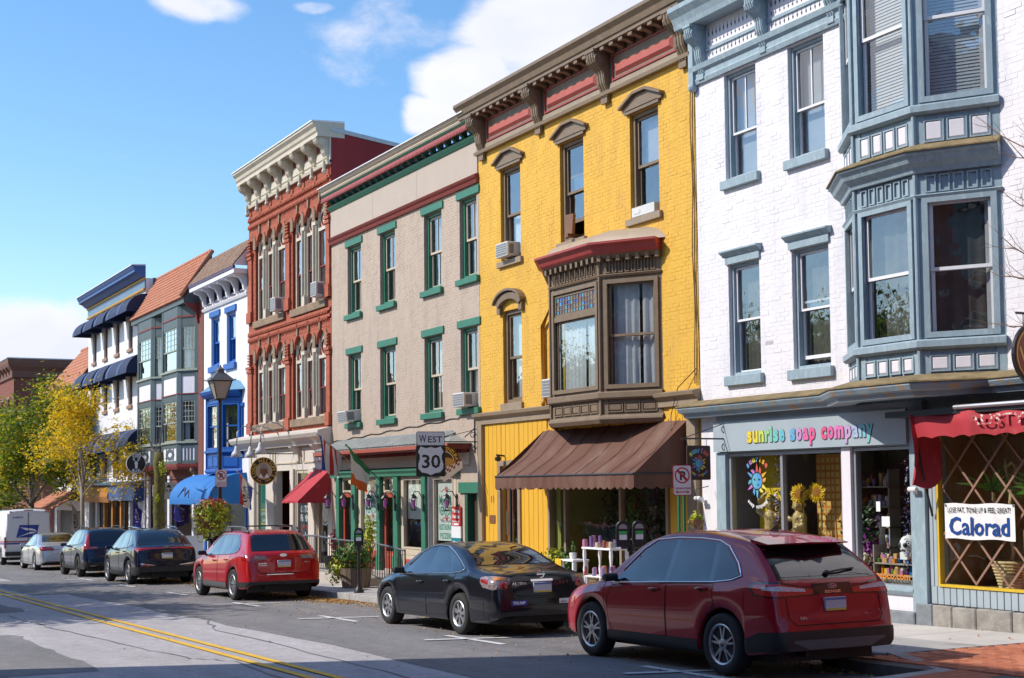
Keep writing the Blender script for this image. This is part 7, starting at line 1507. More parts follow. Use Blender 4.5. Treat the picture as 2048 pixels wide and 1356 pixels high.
# mail van: tall box with shaped nose, rear doors facing us
def mail_van(hubX):
 v=bpy.data.objects.new('mail_van',None);COL.objects.link(v);tag(v,'white mail van with a blue eagle emblem on its rear doors','van','cars parked along the kerb')
 Lc,W,H=5.6,1.02,2.5;rw=.36;xr,xf=1.05,4.5;ra=rw+.07
 prof=[(0,.45),(0,.8),(.02,1.2),(.05,2.0),(.12,2.42),(.3,H),(3.6,H),(4.1,2.4),(4.75,1.55),(5.35,1.2),(5.55,.9),(5.6,.4)]
 xs=sorted(set(np.round(np.linspace(0.0,Lc,40),3)) | {round(xh+ra*math.cos(t),3) for xh in (xr,xf) for t in np.linspace(0,pi,13)} | {.04,.08,.12,.2});top=np.interp(xs,[p[0] for p in prof if p[1] > 2 or p[0] > 1] ,[p[1] for p in prof if p[1] > 2 or p[0] > 1])
 V=[];Fc=[];secs=[]
 for x,zt in zip(xs,top):
  zb=.35
  for xh in (xr,xf):
   if abs(x - xh) <= ra: zb=max(zb,rw+math.sqrt(max(0,ra*ra - (x - xh) ** 2)))
  w=W*(1 - .22*max(0,(x - 4.3)/1.3) ** 2);w *= (1 - .05*max(0,(.12 - x)/.12));zb=min(zb,zt - .3)
  secs.append(chaikin([(w - .04,zb),(w,zb+.03),(w,zb+(zt - zb)*.35),(w - .02,1.3 if zt > 1.6 else zb+(zt - zb)*.6),(w - .12 if zt > 1.6 else w - .05,zt - .18),(w - .2,zt - .04),(.4,zt),(0,zt+.01)],2))
 n=len(secs[0]);k=2*n - 1
 for x,s in zip(xs,secs): V += [(x,y,z) for y,z in s]+[(x,-y,z) for y,z in s[-2::-1]]
 for i in range(len(xs) - 1):
  for j in range(k - 1): Fc.append((i*k+j,(i+1)*k+j,(i+1)*k+j+1,i*k+j+1))
 Fc += [tuple(range(k)),tuple((len(xs) - 1)*k+j for j in range(k - 1,-1,-1))]
 mb=MB();mb.v=V;mb.f=Fc;mb.build('body',P_WHT,v,smooth=40,local=True)
 mb=MB();mb.box(.3,Lc - .4,-W+.26,W - .26,.22,.8);mb.build('underbody',M_RIMD,v,local=True)
 for xh in (xr,xf):
  for s in (1,-1): wheel(v,xh,s*(W - .12),rw,.21,8,.22,'thin')
 for s in (1,-1):
  mb=MB();panel(mb,.03,.9,.55,2.3,0,.012,.02) ;mb.v=[(-.006+b,s*a,c_) for a,b,c_ in mb.v];d=mb.build('rear_door',P_WHT,v,local=True)
  mb=MB();mb.box(-.02,.02,s*.99 - .05,s*.99+.03,.75,1.25);mb.build('tail_lamp',M_TLR,v,local=True)
 for z,h_,mt in ((1.02,.05,M_INKR),(.93,.06,pm('postal_blue',(.02,.05,.30),.5,0))):
  mb=MB();mb.box(-.026,-.018,-.93,.93,z,z+h_);mb.build('stripe',mt,v,local=True);mb=MB();mb.box(.1,4.0,W - .02,W+.006,z,z+h_);mb.build('stripe',mt,v,local=True)
 PB=MATS['postal_blue'];q=lambda y,z,x=-.024: (x,-y,z)
 mb=MB();mb.add([q(-.52,1.22),q(.34,1.22),q(.46,1.78),q(-.38,1.78)],[(0,1,2,3)]);e=mb.build('eagle_emblem',PB,v,local=True)
 mb=MB();mb.add([q(-.36,1.68,-.03),q(.16,1.62,-.03),q(.30,1.56,-.03),q(.36,1.50,-.03),q(.16,1.53,-.03),q(-.1,1.55,-.03)],[(0,1,2,3,4,5)]);mb.add([q(-.48,1.24,-.03),q(.1,1.47,-.03),q(.36,1.47,-.03),q(.24,1.41,-.03),q(-.05,1.36,-.03)],[(0,1,2,3,4)]);mb.build('eagle_head',M_INKW,e,local=True)
 mb=MB();text(mb,'0438976',0,0,.09,0,.45,.02);mb.v=[q(a - .45,2.08+b,-.024) for a,_,b in mb.v];mb.build('fleet_number',PB,v,local=True)
 mb=MB();mb.box(-.08,.1,-.98,.98,.42,.6);mb.box(-.04,.02,-.3,.3,.64,.8);mb.build('bumper',M_TRIMB,v,local=True)
 mb=MB();mb.box(-.03,.05,-.2,.2,2.43,2.47);mb.box(-.03,.05,.7,.8,2.36,2.4);mb.box(-.03,.05,-.8,-.7,2.36,2.4);mb.build('marker_lamp',M_TLR,v,local=True)
 mb=MB();mb.box(-.03,-.02,-.008,.008,.6,2.35);mb.build('door_gap',M_SEAM,v,local=True)
 a=math.atan(SL);fw=Vector((-math.cos(a),0,-math.sin(a)));lf=Vector((0,-1,0));up=Vector((-math.sin(a),0,math.cos(a)));P0=Vector((hubX,-4.86+W*CS[1],gz(hubX)+.004)) - fw*xr*CS[0];M4=Matrix.Identity(4)
 for i in range(3): M4[i][0],M4[i][1],M4[i][2],M4[i][3]=fw[i]*CS[0],lf[i]*CS[1],up[i]*CS[2],P0[i]
 v.matrix_world=M4
mail_van(-63.9)
# ------------------------------------------------------------------ signs, lamps, street furniture
M_SIGW=pm('sign_white',(.74,.74,.75),.4,.05,9);M_SIGK=pm('sign_black',(.012,.012,.013),.4,.1,9);M_SIGR=pm('sign_red',(.45,.02,.02),.4,.05,9);M_GPOST=pm('green_steel_post',(.02,.14,.055),.5,.1,9);M_GOLDL=pm('gold_leaf',(.62,.42,.08),.35,.1,9,metal=.3)
def xframe(X,Yc,rot=0):
 """plane facing +X (towards the viewer): u to the right (+Y), v up, w out (+X)"""
 c,s=math.cos(rot),math.sin(rot)
 return lambda u,v,w=0: (X+w*c+u*s,Yc+u*c - w*s,v)
def plate(mb,fr,pts,w0,w1):
 n=len(pts);mb.add([fr(u,v,w1) for u,v in pts]+[fr(u,v,w0) for u,v in pts],[tuple(range(n)),tuple(range(2*n - 1,n - 1,-1))]+[(i,(i+1) % n,(i+1) % n+n,i+n) for i in range(n)]);return mb
def rrect(u0,u1,v0,v1,r,k=4):
 P=[]
 for cx_,cy_,a in ((u1 - r,v1 - r,0),(u0+r,v1 - r,1),(u0+r,v0+r,2),(u1 - r,v0+r,3)): P += [(cx_+r*math.cos(pi/2*(a+i/k)),cy_+r*math.sin(pi/2*(a+i/k))) for i in range(k+1)]
 return P
def circ(u,v,r,n=24,rz=None): return [(u+r*math.cos(2*pi*i/n),v+(rz or r)*math.sin(2*pi*i/n)) for i in range(n)]
def ringp(mb,fr,u,v,r0,r1,w,n=28):
 mb.add([fr(u+r*math.cos(2*pi*i/n),v+r*math.sin(2*pi*i/n),w) for r in (r0,r1) for i in range(n)],[(i,(i+1) % n,(i+1) % n+n,i+n) for i in range(n)]);return mb
def stext(mb,fr,s,u,v,h,w,width=None,bold=.02,arc=None): return text(mb,s,u,v,h,0,width,bold,frame=lambda a,b,c: fr(a,b,w),arc=arc)
# route marker
Y=-2.5;X=F(862,1000,Y)[0];z30b,z30t=F(862,951,Y)[1],F(862,893,Y)[1];zw0,zw1=F(862,891.5,Y)[1],F(862,863,Y)[1];fr=xframe(X,Y,.06)
t=thing('route_sign','US route marker reading WEST 30 on a steel post','sign',(X,Y,sz(X)))
mb=MB();mb.box(X - .07,X - .02,Y - .035,Y+.035,sz(X) - .02,zw1 - .05);mb.box(X - .02,X - .012,Y - .05,Y+.05,sz(X),zw1 - .05);mb.build('post',M_STEEL,t)
s=.30;cz=(z30b+z30t)/2
mb=MB();plate(mb,fr,rrect(-s,s,cz - s,cz+s,.03),0,.006);p=mb.build('shield_plate',M_SIGK,t)
sh=[(0,.95),(.32,.86),(.55,.92),(.72,.98),(.92,.62),(.80,.42),(.78,.15),(.90,-.2),(.88,-.52),(.66,-.76),(.3,-.82),(0,-.95)];sh=[(a*s*.95,cz+b*s*.95) for a,b in sh];shp=sh+[(-a,b) for a,b in sh[-2:0:-1]]
mb=MB();plate(mb,fr,shp[::-1],.007,.010);mb.build('shield',M_SIGW,p);mb=MB();stext(mb,fr,'30',0,cz - .13,.26,.0125,.38,.02);mb.build('numerals',M_SIGK,p)
mb=MB();plate(mb,fr,rrect(-.29,.29,zw0,zw1,.03),0,.006);p=mb.build('direction_plate',M_SIGK,t);mb=MB();plate(mb,fr,rrect(-.278,.278,zw0+.012,zw1 - .012,.025),.007,.009);mb.build('plate_face',M_SIGW,p);mb=MB();h=zw1 - zw0;stext(mb,fr,'W',-.165,zw0+h*.24,h*.55,.012,.15,.01);stext(mb,fr,'EST',.085,zw0+h*.24,h*.45,.012,.29,.01);mb.build('lettering',M_SIGK,p)
# no-parking signs
def no_parking(X,Y,z0,z1,label,hours,post=True,rot=.2):
 t=thing('no_parking_sign',label,'sign',(X,Y,sz(X)));fr=xframe(X,Y,rot);h=z1 - z0;w=h*.33
 if post:
  mb=MB()
  for dy in (-.045,.045): mb.box(X - .045,X - .01,Y+dy - .014,Y+dy+.014,sz(X) - .02,z0+.1)
  mb.build('post',M_GPOST,t)
 mb=MB();plate(mb,fr,rrect(-w,w,z0,z1,.03),0,.005);p=mb.build('plate',M_SIGR,t);mb=MB();plate(mb,fr,rrect(-w+.01,w - .01,z0+.01,z1 - .01,.025),.006,.008);mb.build('plate_face',M_SIGW,p)
 c=z0+h*.66;r=w*.80;mb=MB();stext(mb,fr,'P',.0,c - r*.55,r*1.1,.0105,None,.03);mb.build('letter',M_SIGK,p)
 mb=MB();ringp(mb,fr,0,c,r*.84,r,.012);d=r*.9*.707;e=r*.1;plate(mb,fr,[(-d+e,c+d+e),(-d - e,c+d - e),(d - e,c - d - e),(d+e,c - d+e)],.0115,.0125);stext(mb,fr,hours,0,z0+h*.2,h*.075,.0105,w*1.7,.01);plate(mb,fr,[(-w*.5,z0+h*.1),(w*.5,z0+h*.1),(w*.5,z0+h*.13),(-w*.5,z0+h*.13)],.0105,.0115)
 for s_ in (-1,1): plate(mb,fr,[(s_*w*.8,z0+h*.115),(s_*w*.5,z0+h*.16),(s_*w*.5,z0+h*.07)][::s_],.0105,.0115)
 mb.build('symbol',M_SIGR,p);return t
Y=-2.55;X=F(1365,1000,Y)[0];no_parking(X,Y,F(1365,991,Y)[1],F(1365,930,Y)[1],'no parking sign on twin green posts in front of the soap shop','2:00AM-6:00AM')
# street lamp with no-parking plate and flower basket
LY=-2.5;LX=F(440,1000,LY)[0]
t=thing('street_lamp','black street lamp with tapered glass lantern in front of the blue oriel','lamp',(LX,LY,sz(LX)))
zl0=F(443,798,LY)[1];zl1=F(443,766,LY)[1];zl2=F(443,741,LY)[1]
M_LBLK=pm('lamp_black_paint',(.02,.02,.023),.4,.15,9);M_LROOF=pm('lamp_roof_grey',(.10,.10,.105),.45,.15,9);M_LGL=pm('frosted_lamp_glass',(.34,.29,.23),.25,.08,9,spec=.7)
mb=MB();mb.lathe([(.18,0),(.18,.1),(.13,.18),(.12,.5),(.085,.62),(.07,.7),(.06,1.6),(.05,zl0 - sz(LX) - .05),(.09,zl0 - sz(LX) - .02),(.1,zl0 - sz(LX))],(LX,LY,sz(LX)),14);mb.build('post',M_LBLK,t,smooth=40)
a,b=.12,.26
def sq(r,z): return [(LX - r,LY - r,z),(LX+r,LY - r,z),(LX+r,LY+r,z),(LX - r,LY+r,z)]
mb=MB();mb.hexa(sq(a,zl0)+sq(b,zl1+.06));ln=mb.build('lantern',M_LGL,t)
mb=MB()
for p,q in zip(sq(a+.005,zl0),sq(b+.005,zl1+.06)): mb.tube([p,q],.016,5)
for r_,z in ((a+.01,zl0),(b+.01,zl1+.06)):
 P=sq(r_,z);[mb.tube([P[i],P[(i+1) % 4]],.018,5) for i in range(4)]
mb.build('lantern_frame',M_LBLK,ln)
mb=MB();zz=zl1+.07;mb.hexa(sq(b+.08,zz)+sq(.12,zz+.22));mb.hexa(sq(.10,zz+.22)+sq(.09,zz+.3));mb.lathe([(.12,0),(.11,.03),(.04,.09),(.015,.15)],(LX,LY,zz+.3),10)
for sx in (-1,1):
 for sy in (-1,1): mb.ball((LX+sx*(b+.08),LY+sy*(b+.08),zz+.03),.022,6,4)
mb.build('lantern_roof',M_LROOF,ln)
no_parking(LX+.1,LY,F(448,974,LY)[1],F(448,939,LY)[1],'no parking sign strapped to the black lamp post above the flower basket','2:00AM-6:00AM',post=False,rot=.15)
# plants
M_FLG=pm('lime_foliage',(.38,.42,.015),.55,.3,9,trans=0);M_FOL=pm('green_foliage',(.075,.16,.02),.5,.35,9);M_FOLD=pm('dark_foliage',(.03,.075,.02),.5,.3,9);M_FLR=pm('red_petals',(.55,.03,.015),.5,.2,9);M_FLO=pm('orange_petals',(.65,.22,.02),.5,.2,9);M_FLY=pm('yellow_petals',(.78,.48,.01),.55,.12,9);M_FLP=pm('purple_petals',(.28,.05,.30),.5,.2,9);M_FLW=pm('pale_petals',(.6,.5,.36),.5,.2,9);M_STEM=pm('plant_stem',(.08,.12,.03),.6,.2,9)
def foliage(t,name,mat,c,rad,n,size,shell_=.35,zsc=1,bias=0):
 mb=MB()
 for i in range(n):
  d=Vector((random.gauss(0,1),random.gauss(0,1),random.gauss(0,1)+bias)).normalized();r=(1 - shell_*random.random() ** 1.5)*(.78+.5*mnoise.noise(Vector((d.x*1.9+c[0],d.y*1.9+n*.01,d.z*1.9)))+.12*random.random())
  mb.leaf((c[0]+d.x*rad[0]*r,c[1]+d.y*rad[1]*r,c[2]+d.z*rad[2]*r),size*random.uniform(.6,1.3),d+Vector((random.gauss(0,.5),random.gauss(0,.5),random.gauss(0,.5))))
 return mb.build(name,mat,t,kind='stuff')
bx,bzc=LX+.2,F(450,1030,LY - .3)[1]
t=thing('flower_basket','round hanging basket of lime foliage and red flowers on the lamp post','flower basket',(bx,LY - .3,bzc - .5))
mb=MB();mb.lathe([(.06,-.42),(.25,-.36),(.38,-.18),(.42,0)],(bx,LY - .3,bzc),14);mb.build('basket',M_DKWOOD,t);mb=MB();mb.tube([(LX,LY,bzc+.9),(bx,LY - .3,bzc+.6),(bx,LY - .3,bzc)],.015,5);mb.build('hook',M_LBLK,t)
foliage(t,'foliage',M_FLG,(bx,LY - .3,bzc+.02),(.62,.62,.42),1500,.05,.4);foliage(t,'trailing_foliage',M_FLG,(bx - .3,LY - .4,bzc - .35),(.32,.35,.45),500,.045,.6);foliage(t,'trailing_foliage',M_FLG,(bx+.35,LY - .2,bzc - .25),(.28,.35,.38),400,.045,.6);foliage(t,'green_leaves',M_FOL,(bx,LY - .3,bzc+.1),(.55,.55,.38),500,.05,.3);foliage(t,'flowers',M_FLR,(bx+.05,LY - .32,bzc+.2),(.5,.5,.3),240,.04,.2,bias=.8);foliage(t,'flowers',M_FLO,(bx,LY - .3,bzc+.16),(.52,.52,.32),120,.035,.2,bias=.6)  # darker green leaves mixed through the lime basket
# parking meters
def meter(X,Y,label,two=False,h=1.16,grp='parking meters'):
 t=thing('parking_meter',label,'parking meter',(X,Y,sz(X)),grp);g=sz(X)
 mb=MB();mb.lathe([(.11,0),(.105,.04),(.07,.1),(.045,.16),(.036,.22),(.034,h - .1),(.06,h - .08),(.06,h)],(X,Y,g),12);mb.build('post',M_LBLK,t,smooth=40)
 for dy in ((-.14,.14) if two else (0,)):
  mb=MB();fr=xframe(X,Y+dy,.45);pr=[(-.075,g+h+.0),(.075,g+h+.0),(.09,g+h+.12),(.085,g+h+.26)]+[(.085*math.cos(a),g+h+.27+.085*math.sin(a)) for a in np.linspace(.1,pi - .1,7)]+[(-.085,g+h+.26),(-.09,g+h+.12)];plate(mb,fr,pr,-.06,.06);hd=mb.build('meter_head',M_LBLK,t,bevel=.01)
  mb=MB();plate(mb,fr,rrect(-.06,.06,g+h+.17,g+h+.215,.008),.061,.066);mb.build('green_label',pm('meter_green',(.05,.42,.10),.4,0),hd);mb=MB();plate(mb,fr,rrect(-.055,.055,g+h+.09,g+h+.165,.008),.061,.066);mb.build('white_label',M_INKW,hd);mb=MB();plate(mb,fr,[(.065*math.cos(a),g+h+.25+.07*math.sin(a)) for a in np.linspace(0,pi,9)],.061,.064);mb.build('display_window',pm('meter_glass',(.3,.3,.28),.15,.1,20),hd)
 if two: mb=MB();mb.tube([(X,Y - .16,g+h - .02),(X,Y+.16,g+h - .02)],.03,6);mb.build('yoke',M_LBLK,t)
meter(-28.7,-2.7,'single parking meter on a black post beside the barrel planter',False,1.0)
meter(F(1262,1090,-2.6)[0],-2.6,'twin-headed parking meter standing behind the burgundy SUV',True,1.1)
meter(F(424,1080,-2.6)[0],-2.6,'parking meter standing just before the lamp post',True,1.05)
# railing on the platform
def railing(pts,label):
 t=thing('railing',label,'railing',(pts[0][0],pts[0][1],-.3));mb=MB();mb.tube([(x,y,z+.03*math.sin(i*1.9)) for i,(x,y,z,_) in enumerate(pts)],.024,6);mb.build('handrail',M_LROOF,t);mb=MB();mb.tube([(x,y,zb+.08) for x,y,z,zb in pts],.014,5);mb.build('bottom_rail',M_LBLK,t)
 for (x0,y0,z0,b0),(x1,y1,z1,b1) in zip(pts,pts[1:]):
  n=max(1,int(math.hypot(x1 - x0,y1 - y0)/.125))
  for i in range(n): u=i/n;mb=MB();x,y,z,b=(x0+(x1 - x0)*u,y0+(y1 - y0)*u,z0+(z1 - z0)*u,b0+(b1 - b0)*u);mb.tube([(x,y,b+(0 if i == 0 else .06)),(x,y,z)],.018 if i == 0 else .0095,5);mb.build('baluster',M_LBLK,t)
 x,y,z,b=pts[-1];mb=MB();mb.tube([(x,y,b),(x,y,z)],.018,6);mb.build('post',M_LBLK,t)
railing([(-35.6,-1.55,.56,-.3),(-34.6,-1.5,.55,-.3),(-33.4,-1.45,.54,-.3),(-32.4,-1.4,.52,-.3),(-31.4,-1.35,.47,-.3),(-30.4,-1.3,.44,sz(-30.4)),(-29.5,-1.3,.40,sz(-29.5))],'black iron railing with wavy handrail on the concrete platform')
# planters
PX,PY=F(712,1150,-1.95)[0],-1.95
t=thing('barrel_planter','wooden half barrel planter full of leafy flowers by the platform','planter',(PX,PY,sz(PX)))
for k in range(18):
 a0,a1=2*pi*k/18+.015,2*pi*(k+1)/18 - .015;mb=MB();g=sz(PX)
 P=[]
 for rr,z in ((.29,0),(.31,.0),(.37,.45),(.35,.45)): P.append((rr,z))
 mb.add([(PX+r_*math.cos(a),PY+r_*math.sin(a),g+z) for a in (a0,a1) for r_,z in P],[(0,1,2,3),(4,7,6,5),(1,5,6,2),(3,2,6,7),(0,3,7,4)]);mb.build('stave',pm('weathered_barrel',(.22,.16,.11),.85,.3,6,stretch=(5,5,.8),bump=.2,bscale=40),t)
mb=MB();mb.lathe([(.35,.4),(.001,.41)],(PX,PY,sz(PX)),14,cap=False);mb.build('soil',M_DKWOOD,t)
foliage(t,'foliage',M_FOL,(PX,PY,sz(PX)+.72),(.55,.5,.38),1300,.055,.6);foliage(t,'trailing_foliage',M_FLG,(PX - .3,PY - .3,sz(PX)+.38),(.33,.3,.36),450,.045,.7);foliage(t,'tall_foliage',M_FLG,(PX+.35,PY+.2,sz(PX)+1.25),(.16,.18,.55),420,.045,.8);foliage(t,'flowers',M_FLO,(PX,PY,sz(PX)+.66),(.6,.55,.4),90,.035,.2)
RX=F(668,1120,-.9)[0]
t=thing('plant_pot','dark plant pot with a red spiky plant behind the railing','potted plant',(RX,-.9,-.3));mb=MB();mb.lathe([(.2,0),(.28,.3),(.29,.34),(.25,.34)],(RX,-.9,-.298),14);mb.build('pot',M_TRIMB,t);foliage(t,'leaves',pm('dark_red_leaf',(.20,.02,.03),.5,.3,9),(RX,-.9,.4),(.12,.12,.42),150,.06,.9)
# wall lanterns on the green posts
for k,x in enumerate((-37.17,-35.72,-33.99,-32.89,-31.18,-29.55)):
 t=thing('wall_lantern',['black wall lantern with purple glass on the brick by the red awning','black wall lantern with purple glass between the far red door and the first lettered window','black wall lantern with purple glass on the green post just before the glazed red door','black wall lantern with purple glass on the green post between red door and plain window','black wall lantern with purple glass on the green post behind the route marker','black wall lantern with purple glass on the brick above the menu board'][k],'lantern',(x,-.1,1.3),'wall lanterns along the restaurant front');yb=-.1 if 0 < k < 5 else 0
 mb=MB();mb.box(x - .04,x+.04,yb - .02,yb,1.2,1.6);mb.tube([(x,yb - .02,1.5),(x,yb - .12,1.66),(x,yb - .24,1.66),(x,yb - .26,1.58)],.012,5);mb.lathe([(.11,0),(.07,.06),(.02,.11)],(x,yb - .26,1.5),8);mb.lathe([(.06,-.28),(.075,-.25)],(x,yb - .26,1.5),6)
 for i in range(6): a=pi/3*i;mb.tube([(x+.06*math.cos(a),yb - .26+.06*math.sin(a),1.24),(x+.09*math.cos(a),yb - .26+.09*math.sin(a),1.5)],.007,4)
 mb.build('frame',M_LBLK,t);mb=MB();mb.lathe([(.04,-.2),(.06,-.03)],(x,yb - .26,1.5),6);mb.build('glass',pm('purple_glass',(.62,.16,.62),.25,.2,30,spec=.7),t)
# ------------------------------------------------------------------ hanging signs
def iron_bracket(t,X,y0,z,out):
 mb=MB();mb.tube([(X,y0,z),(X,y0 - out,z)],.014,5);mb.tube([(X,y0,z+.28),(X,y0 - out*.9,z+.02)],.007,4)
 for c_,s_ in (((X,y0 - .1,z+.14),1),((X,y0 - .1,z - .12),-1)): mb.tube([(X,c_[1]+.09*(1 - i/14)*math.cos(i*.6),c_[2]+s_*.09*(1 - i/14)*math.sin(i*.6)) for i in range(13)],.009,4)
 mb.build('iron_bracket',M_LBLK,t)
def sun_face(t,fr,u,v,r,w,seed=1):
 cols=[(.62,.10,.08),(.72,.36,.05),(.75,.62,.10),(.12,.42,.55),(.10,.30,.62),(.45,.18,.5)]
 ms=[pm('sun_ray_%d' % i,c,.5,.15,20) for i,c in enumerate(cols)]
 for k in range(12):
  a=pi/2 - 2*pi*k/12;b=r*(.5 if k % 2 else .52);tip=r*(1.0 if k % 2 == 0 else .82);da=.2;bend=0 if k % 2 == 0 else .22;mb=MB()
  plate(mb,fr,[(u+b*math.cos(a - da),v+b*math.sin(a - da)),(u+b*math.cos(a+da),v+b*math.sin(a+da)),(u+.75*r*math.cos(a+da*.5+bend*.6),v+.75*r*math.sin(a+da*.5+bend*.6)),(u+tip*math.cos(a+bend),v+tip*math.sin(a+bend)),(u+.72*r*math.cos(a - da*.5+bend*.3),v+.72*r*math.sin(a - da*.5+bend*.3))][::-1],w,w+.003);mb.build('ray',ms[(k // 2 if k < 6 else 3+k % 3) % 6],t)
 mb=MB();ringp(mb,fr,u,v,r*.44,r*.5,w+.0035);mb.build('ring',M_SIGK,t);mb=MB();plate(mb,fr,circ(u,v,r*.45),w,w+.003);mb.build('face',ms[4],t)
 mb=MB();P=[(u+r*.44*math.cos(a),v+r*.44*math.sin(a)) for a in np.linspace(pi/2,3*pi/2,12)]+[(u - .04*r,v - r*.25),(u+.06*r,v - r*.1),(u - .08*r,v),(u+.08*r,v+r*.12),(u - .02*r,v+r*.3)];plate(mb,fr,P,w+.004,w+.005);mb.build('half_face',ms[3],t)
 mb=MB();plate(mb,fr,circ(u+r*.2,v+r*.08,r*.06,10),w+.006,w+.007);plate(mb,fr,circ(u - r*.2,v+r*.08,r*.06,10),w+.006,w+.007);plate(mb,fr,[(u - .02*r,v - .2*r),(u+.22*r,v - .18*r),(u+.1*r,v - .25*r)],w+.006,w+.007);mb.build('features',M_SIGK,t)
 return ms
# soap shop hanging sign
X,Yc=F(1397,925,-.62)[0],-.62;z0,z1=F(1397,960,Yc)[1],F(1397,891,Yc)[1];w=.225;fr=xframe(X,Yc)
t=thing('hanging_sign','brown square hanging sign with a sun face by the soap shop','sign',(X,Yc,z0));mb=MB();plate(mb,fr,rrect(-w,w,z0,z1,.03),-.012,.012);mb.build('board',pm('dark_brown_board',(.045,.022,.02),.5,.1,9),t);cz=(z0+z1)/2
ms=sun_face(t,fr,0,cz - .01,.155,.014)
s_='sunrise'
for i,ch in enumerate(s_):
 a=(i - 3)*.27;mb=MB();text(mb,ch,0,0,.085,0,None,.045);mb.v=[fr(.19*math.sin(a)+(p*math.cos(a)+q*math.sin(a)),cz+.0+.165*math.cos(a)+(-p*math.sin(a)+q*math.cos(a)),.014) for p,_,q in mb.v];mb.build('letter',ms[[2,3,3,4,5,0,0][i]],t)
s_='soap company'
for i,ch in enumerate(s_):
 if ch == ' ': continue
 a=(i - 5.5)*.15;mb=MB();text(mb,ch,0,0,.045,0,None,.03);mb.v=[fr(.215*math.sin(a)+(p*math.cos(a) - q*math.sin(a)),cz - .215*math.cos(a)+(p*math.sin(a)+q*math.cos(a)),.014) for p,_,q in mb.v];mb.build('letter',ms[i % 6],t)
mb=MB()
for u in (-.16,.16): mb.tube([fr(u,z1 - .02),fr(u,z1+.1)],.006,4)
mb.build('chain',M_STEEL,t);iron_bracket(t,X,-.0,z1+.11,.95)
# sticker on the glass
fr=lambda u,v,w=0: (u,.034 - w,v);t=thing('window_sticker','sun face sticker lettered sunrise soap company on the shop glass','sticker',(-18.45,.03,1.2));sx,sz_=F(1514,962,.03);ms=sun_face(t,fr,sx,sz_,.29,.001)
for i,ch in enumerate('sunrise'):
 a=(i - 3)*.25;mb=MB();text(mb,ch,0,0,.10,0,None,.05);mb.v=[fr(sx+.31*math.sin(a)+p*math.cos(a)+q*math.sin(a),sz_ - .02+.33*math.cos(a) - p*math.sin(a)+q*math.cos(a),.001) for p,_,q in mb.v];mb.build('letter',ms[[4,5,2,3,1,1,0][i]],t)
for i,ch in enumerate('soap company'):
 if ch == ' ': continue
 a=(i - 5.5)*.125;mb=MB();text(mb,ch,0,0,.065,0,None,.03);mb.v=[fr(sx+.38*math.sin(a)+p*math.cos(a) - q*math.sin(a),sz_ - .01 - .42*math.cos(a)+p*math.sin(a)+q*math.cos(a),.001) for p,_,q in mb.v];mb.build('letter',M_INKW,t)
def round_sign(name,label,X,Yc,z,r,rim,face,bracket=True,yb=0):
 fr=xframe(X,Yc);t=thing(name,label,'sign',(X,Yc,z - r));mb=MB();plate(mb,fr,circ(0,z,r,32),-.02,.02);mb.build('board',rim,t);mb=MB();plate(mb,fr,circ(0,z,r*.94,32),.021,.026);mb.build('face',face,t)
 if bracket: mb=MB();mb.tube([(X,yb,z+r+.1),(X,Yc - r*.8,z+r+.1)],.016,5);mb.tube([(X,Yc - r*.5,z+r+.1),(X,Yc - r*.5,z+r*.8)],.008,4);mb.tube([(X,Yc+r*.5,z+r+.1),(X,Yc+r*.5,z+r*.8)],.008,4);mb.build('bracket',M_LBLK,t)
 return t,fr
Yc=-.95;X,z=F(527,942,Yc);r=.40;t,fr=round_sign('hanging_sign','round dark green sign lettered LORD NELSON\'S Est. 1990 in gold',X,Yc,z,r,M_GOLDL,M_SIGK)
mb=MB();plate(mb,fr,circ(0,z,r*.60,28),.027,.029);mb.build('field',pm('sign_sage',(.42,.38,.26),.5,.08,9),t);mb=MB();ringp(mb,fr,0,z,r*.58,r*.62,.03);mb.build('gold_ring',M_GOLDL,t)
for i,ch in enumerate("LORD NELSON'S"):
 if ch == ' ': continue
 a=(i - 6)*.34;mb=MB();text(mb,ch,0,0,.105,0,None,.02);R_=r*.655;mb.v=[fr(R_*math.sin(a)+p*math.cos(a)+q*math.sin(a),z+R_*math.cos(a) - p*math.sin(a)+q*math.cos(a),.029) for p,_,q in mb.v];mb.build('letter',M_GOLDL,t)
for i,ch in enumerate('Est. 1990'):
 if ch == ' ': continue
 a=(i - 4)*.165;mb=MB();text(mb,ch,0,0,.07,0,None,.02);R_=r*.84;mb.v=[fr(R_*math.sin(a)+p*math.cos(a) - q*math.sin(a),z - R_*math.cos(a)+p*math.sin(a)+q*math.cos(a),.029) for p,_,q in mb.v];mb.build('letter',M_GOLDL,t)
mb=MB();plate(mb,fr,circ(0,z+.0,.12,18,.10),.031,.034);plate(mb,fr,circ(.06,z - .05,.07,14,.05),.031,.035);plate(mb,fr,[(-.15,z - .17),(.15,z - .17),(.1,z - .06),(-.1,z - .06)],.031,.033);mb.build('dog_head',M_DKWOOD,t);mb=MB();plate(mb,fr,[(-.15,z+.07),(.15,z+.07),(.1,z+.11),(.07,z+.19),(-.07,z+.19),(-.1,z+.11)],.036,.038);mb.build('hat',pm('sign_grey',(.28,.28,.26),.5,.08,9),t);mb=MB();plate(mb,fr,[(-.16,z - .19),(-.02,z - .19),(-.09,z - .07)],.035,.037);plate(mb,fr,[(.02,z - .19),(.16,z - .19),(.09,z - .07)],.035,.037);mb.build('collar',M_INKW,t)
Yc=-1.0;X,z=F(272,927,Yc);r=.38;t,fr=round_sign('hanging_sign','round black sign with a white stag lettered SIGN OF THE BUCK',X,Yc,z,r,M_INKW,M_SIGK)
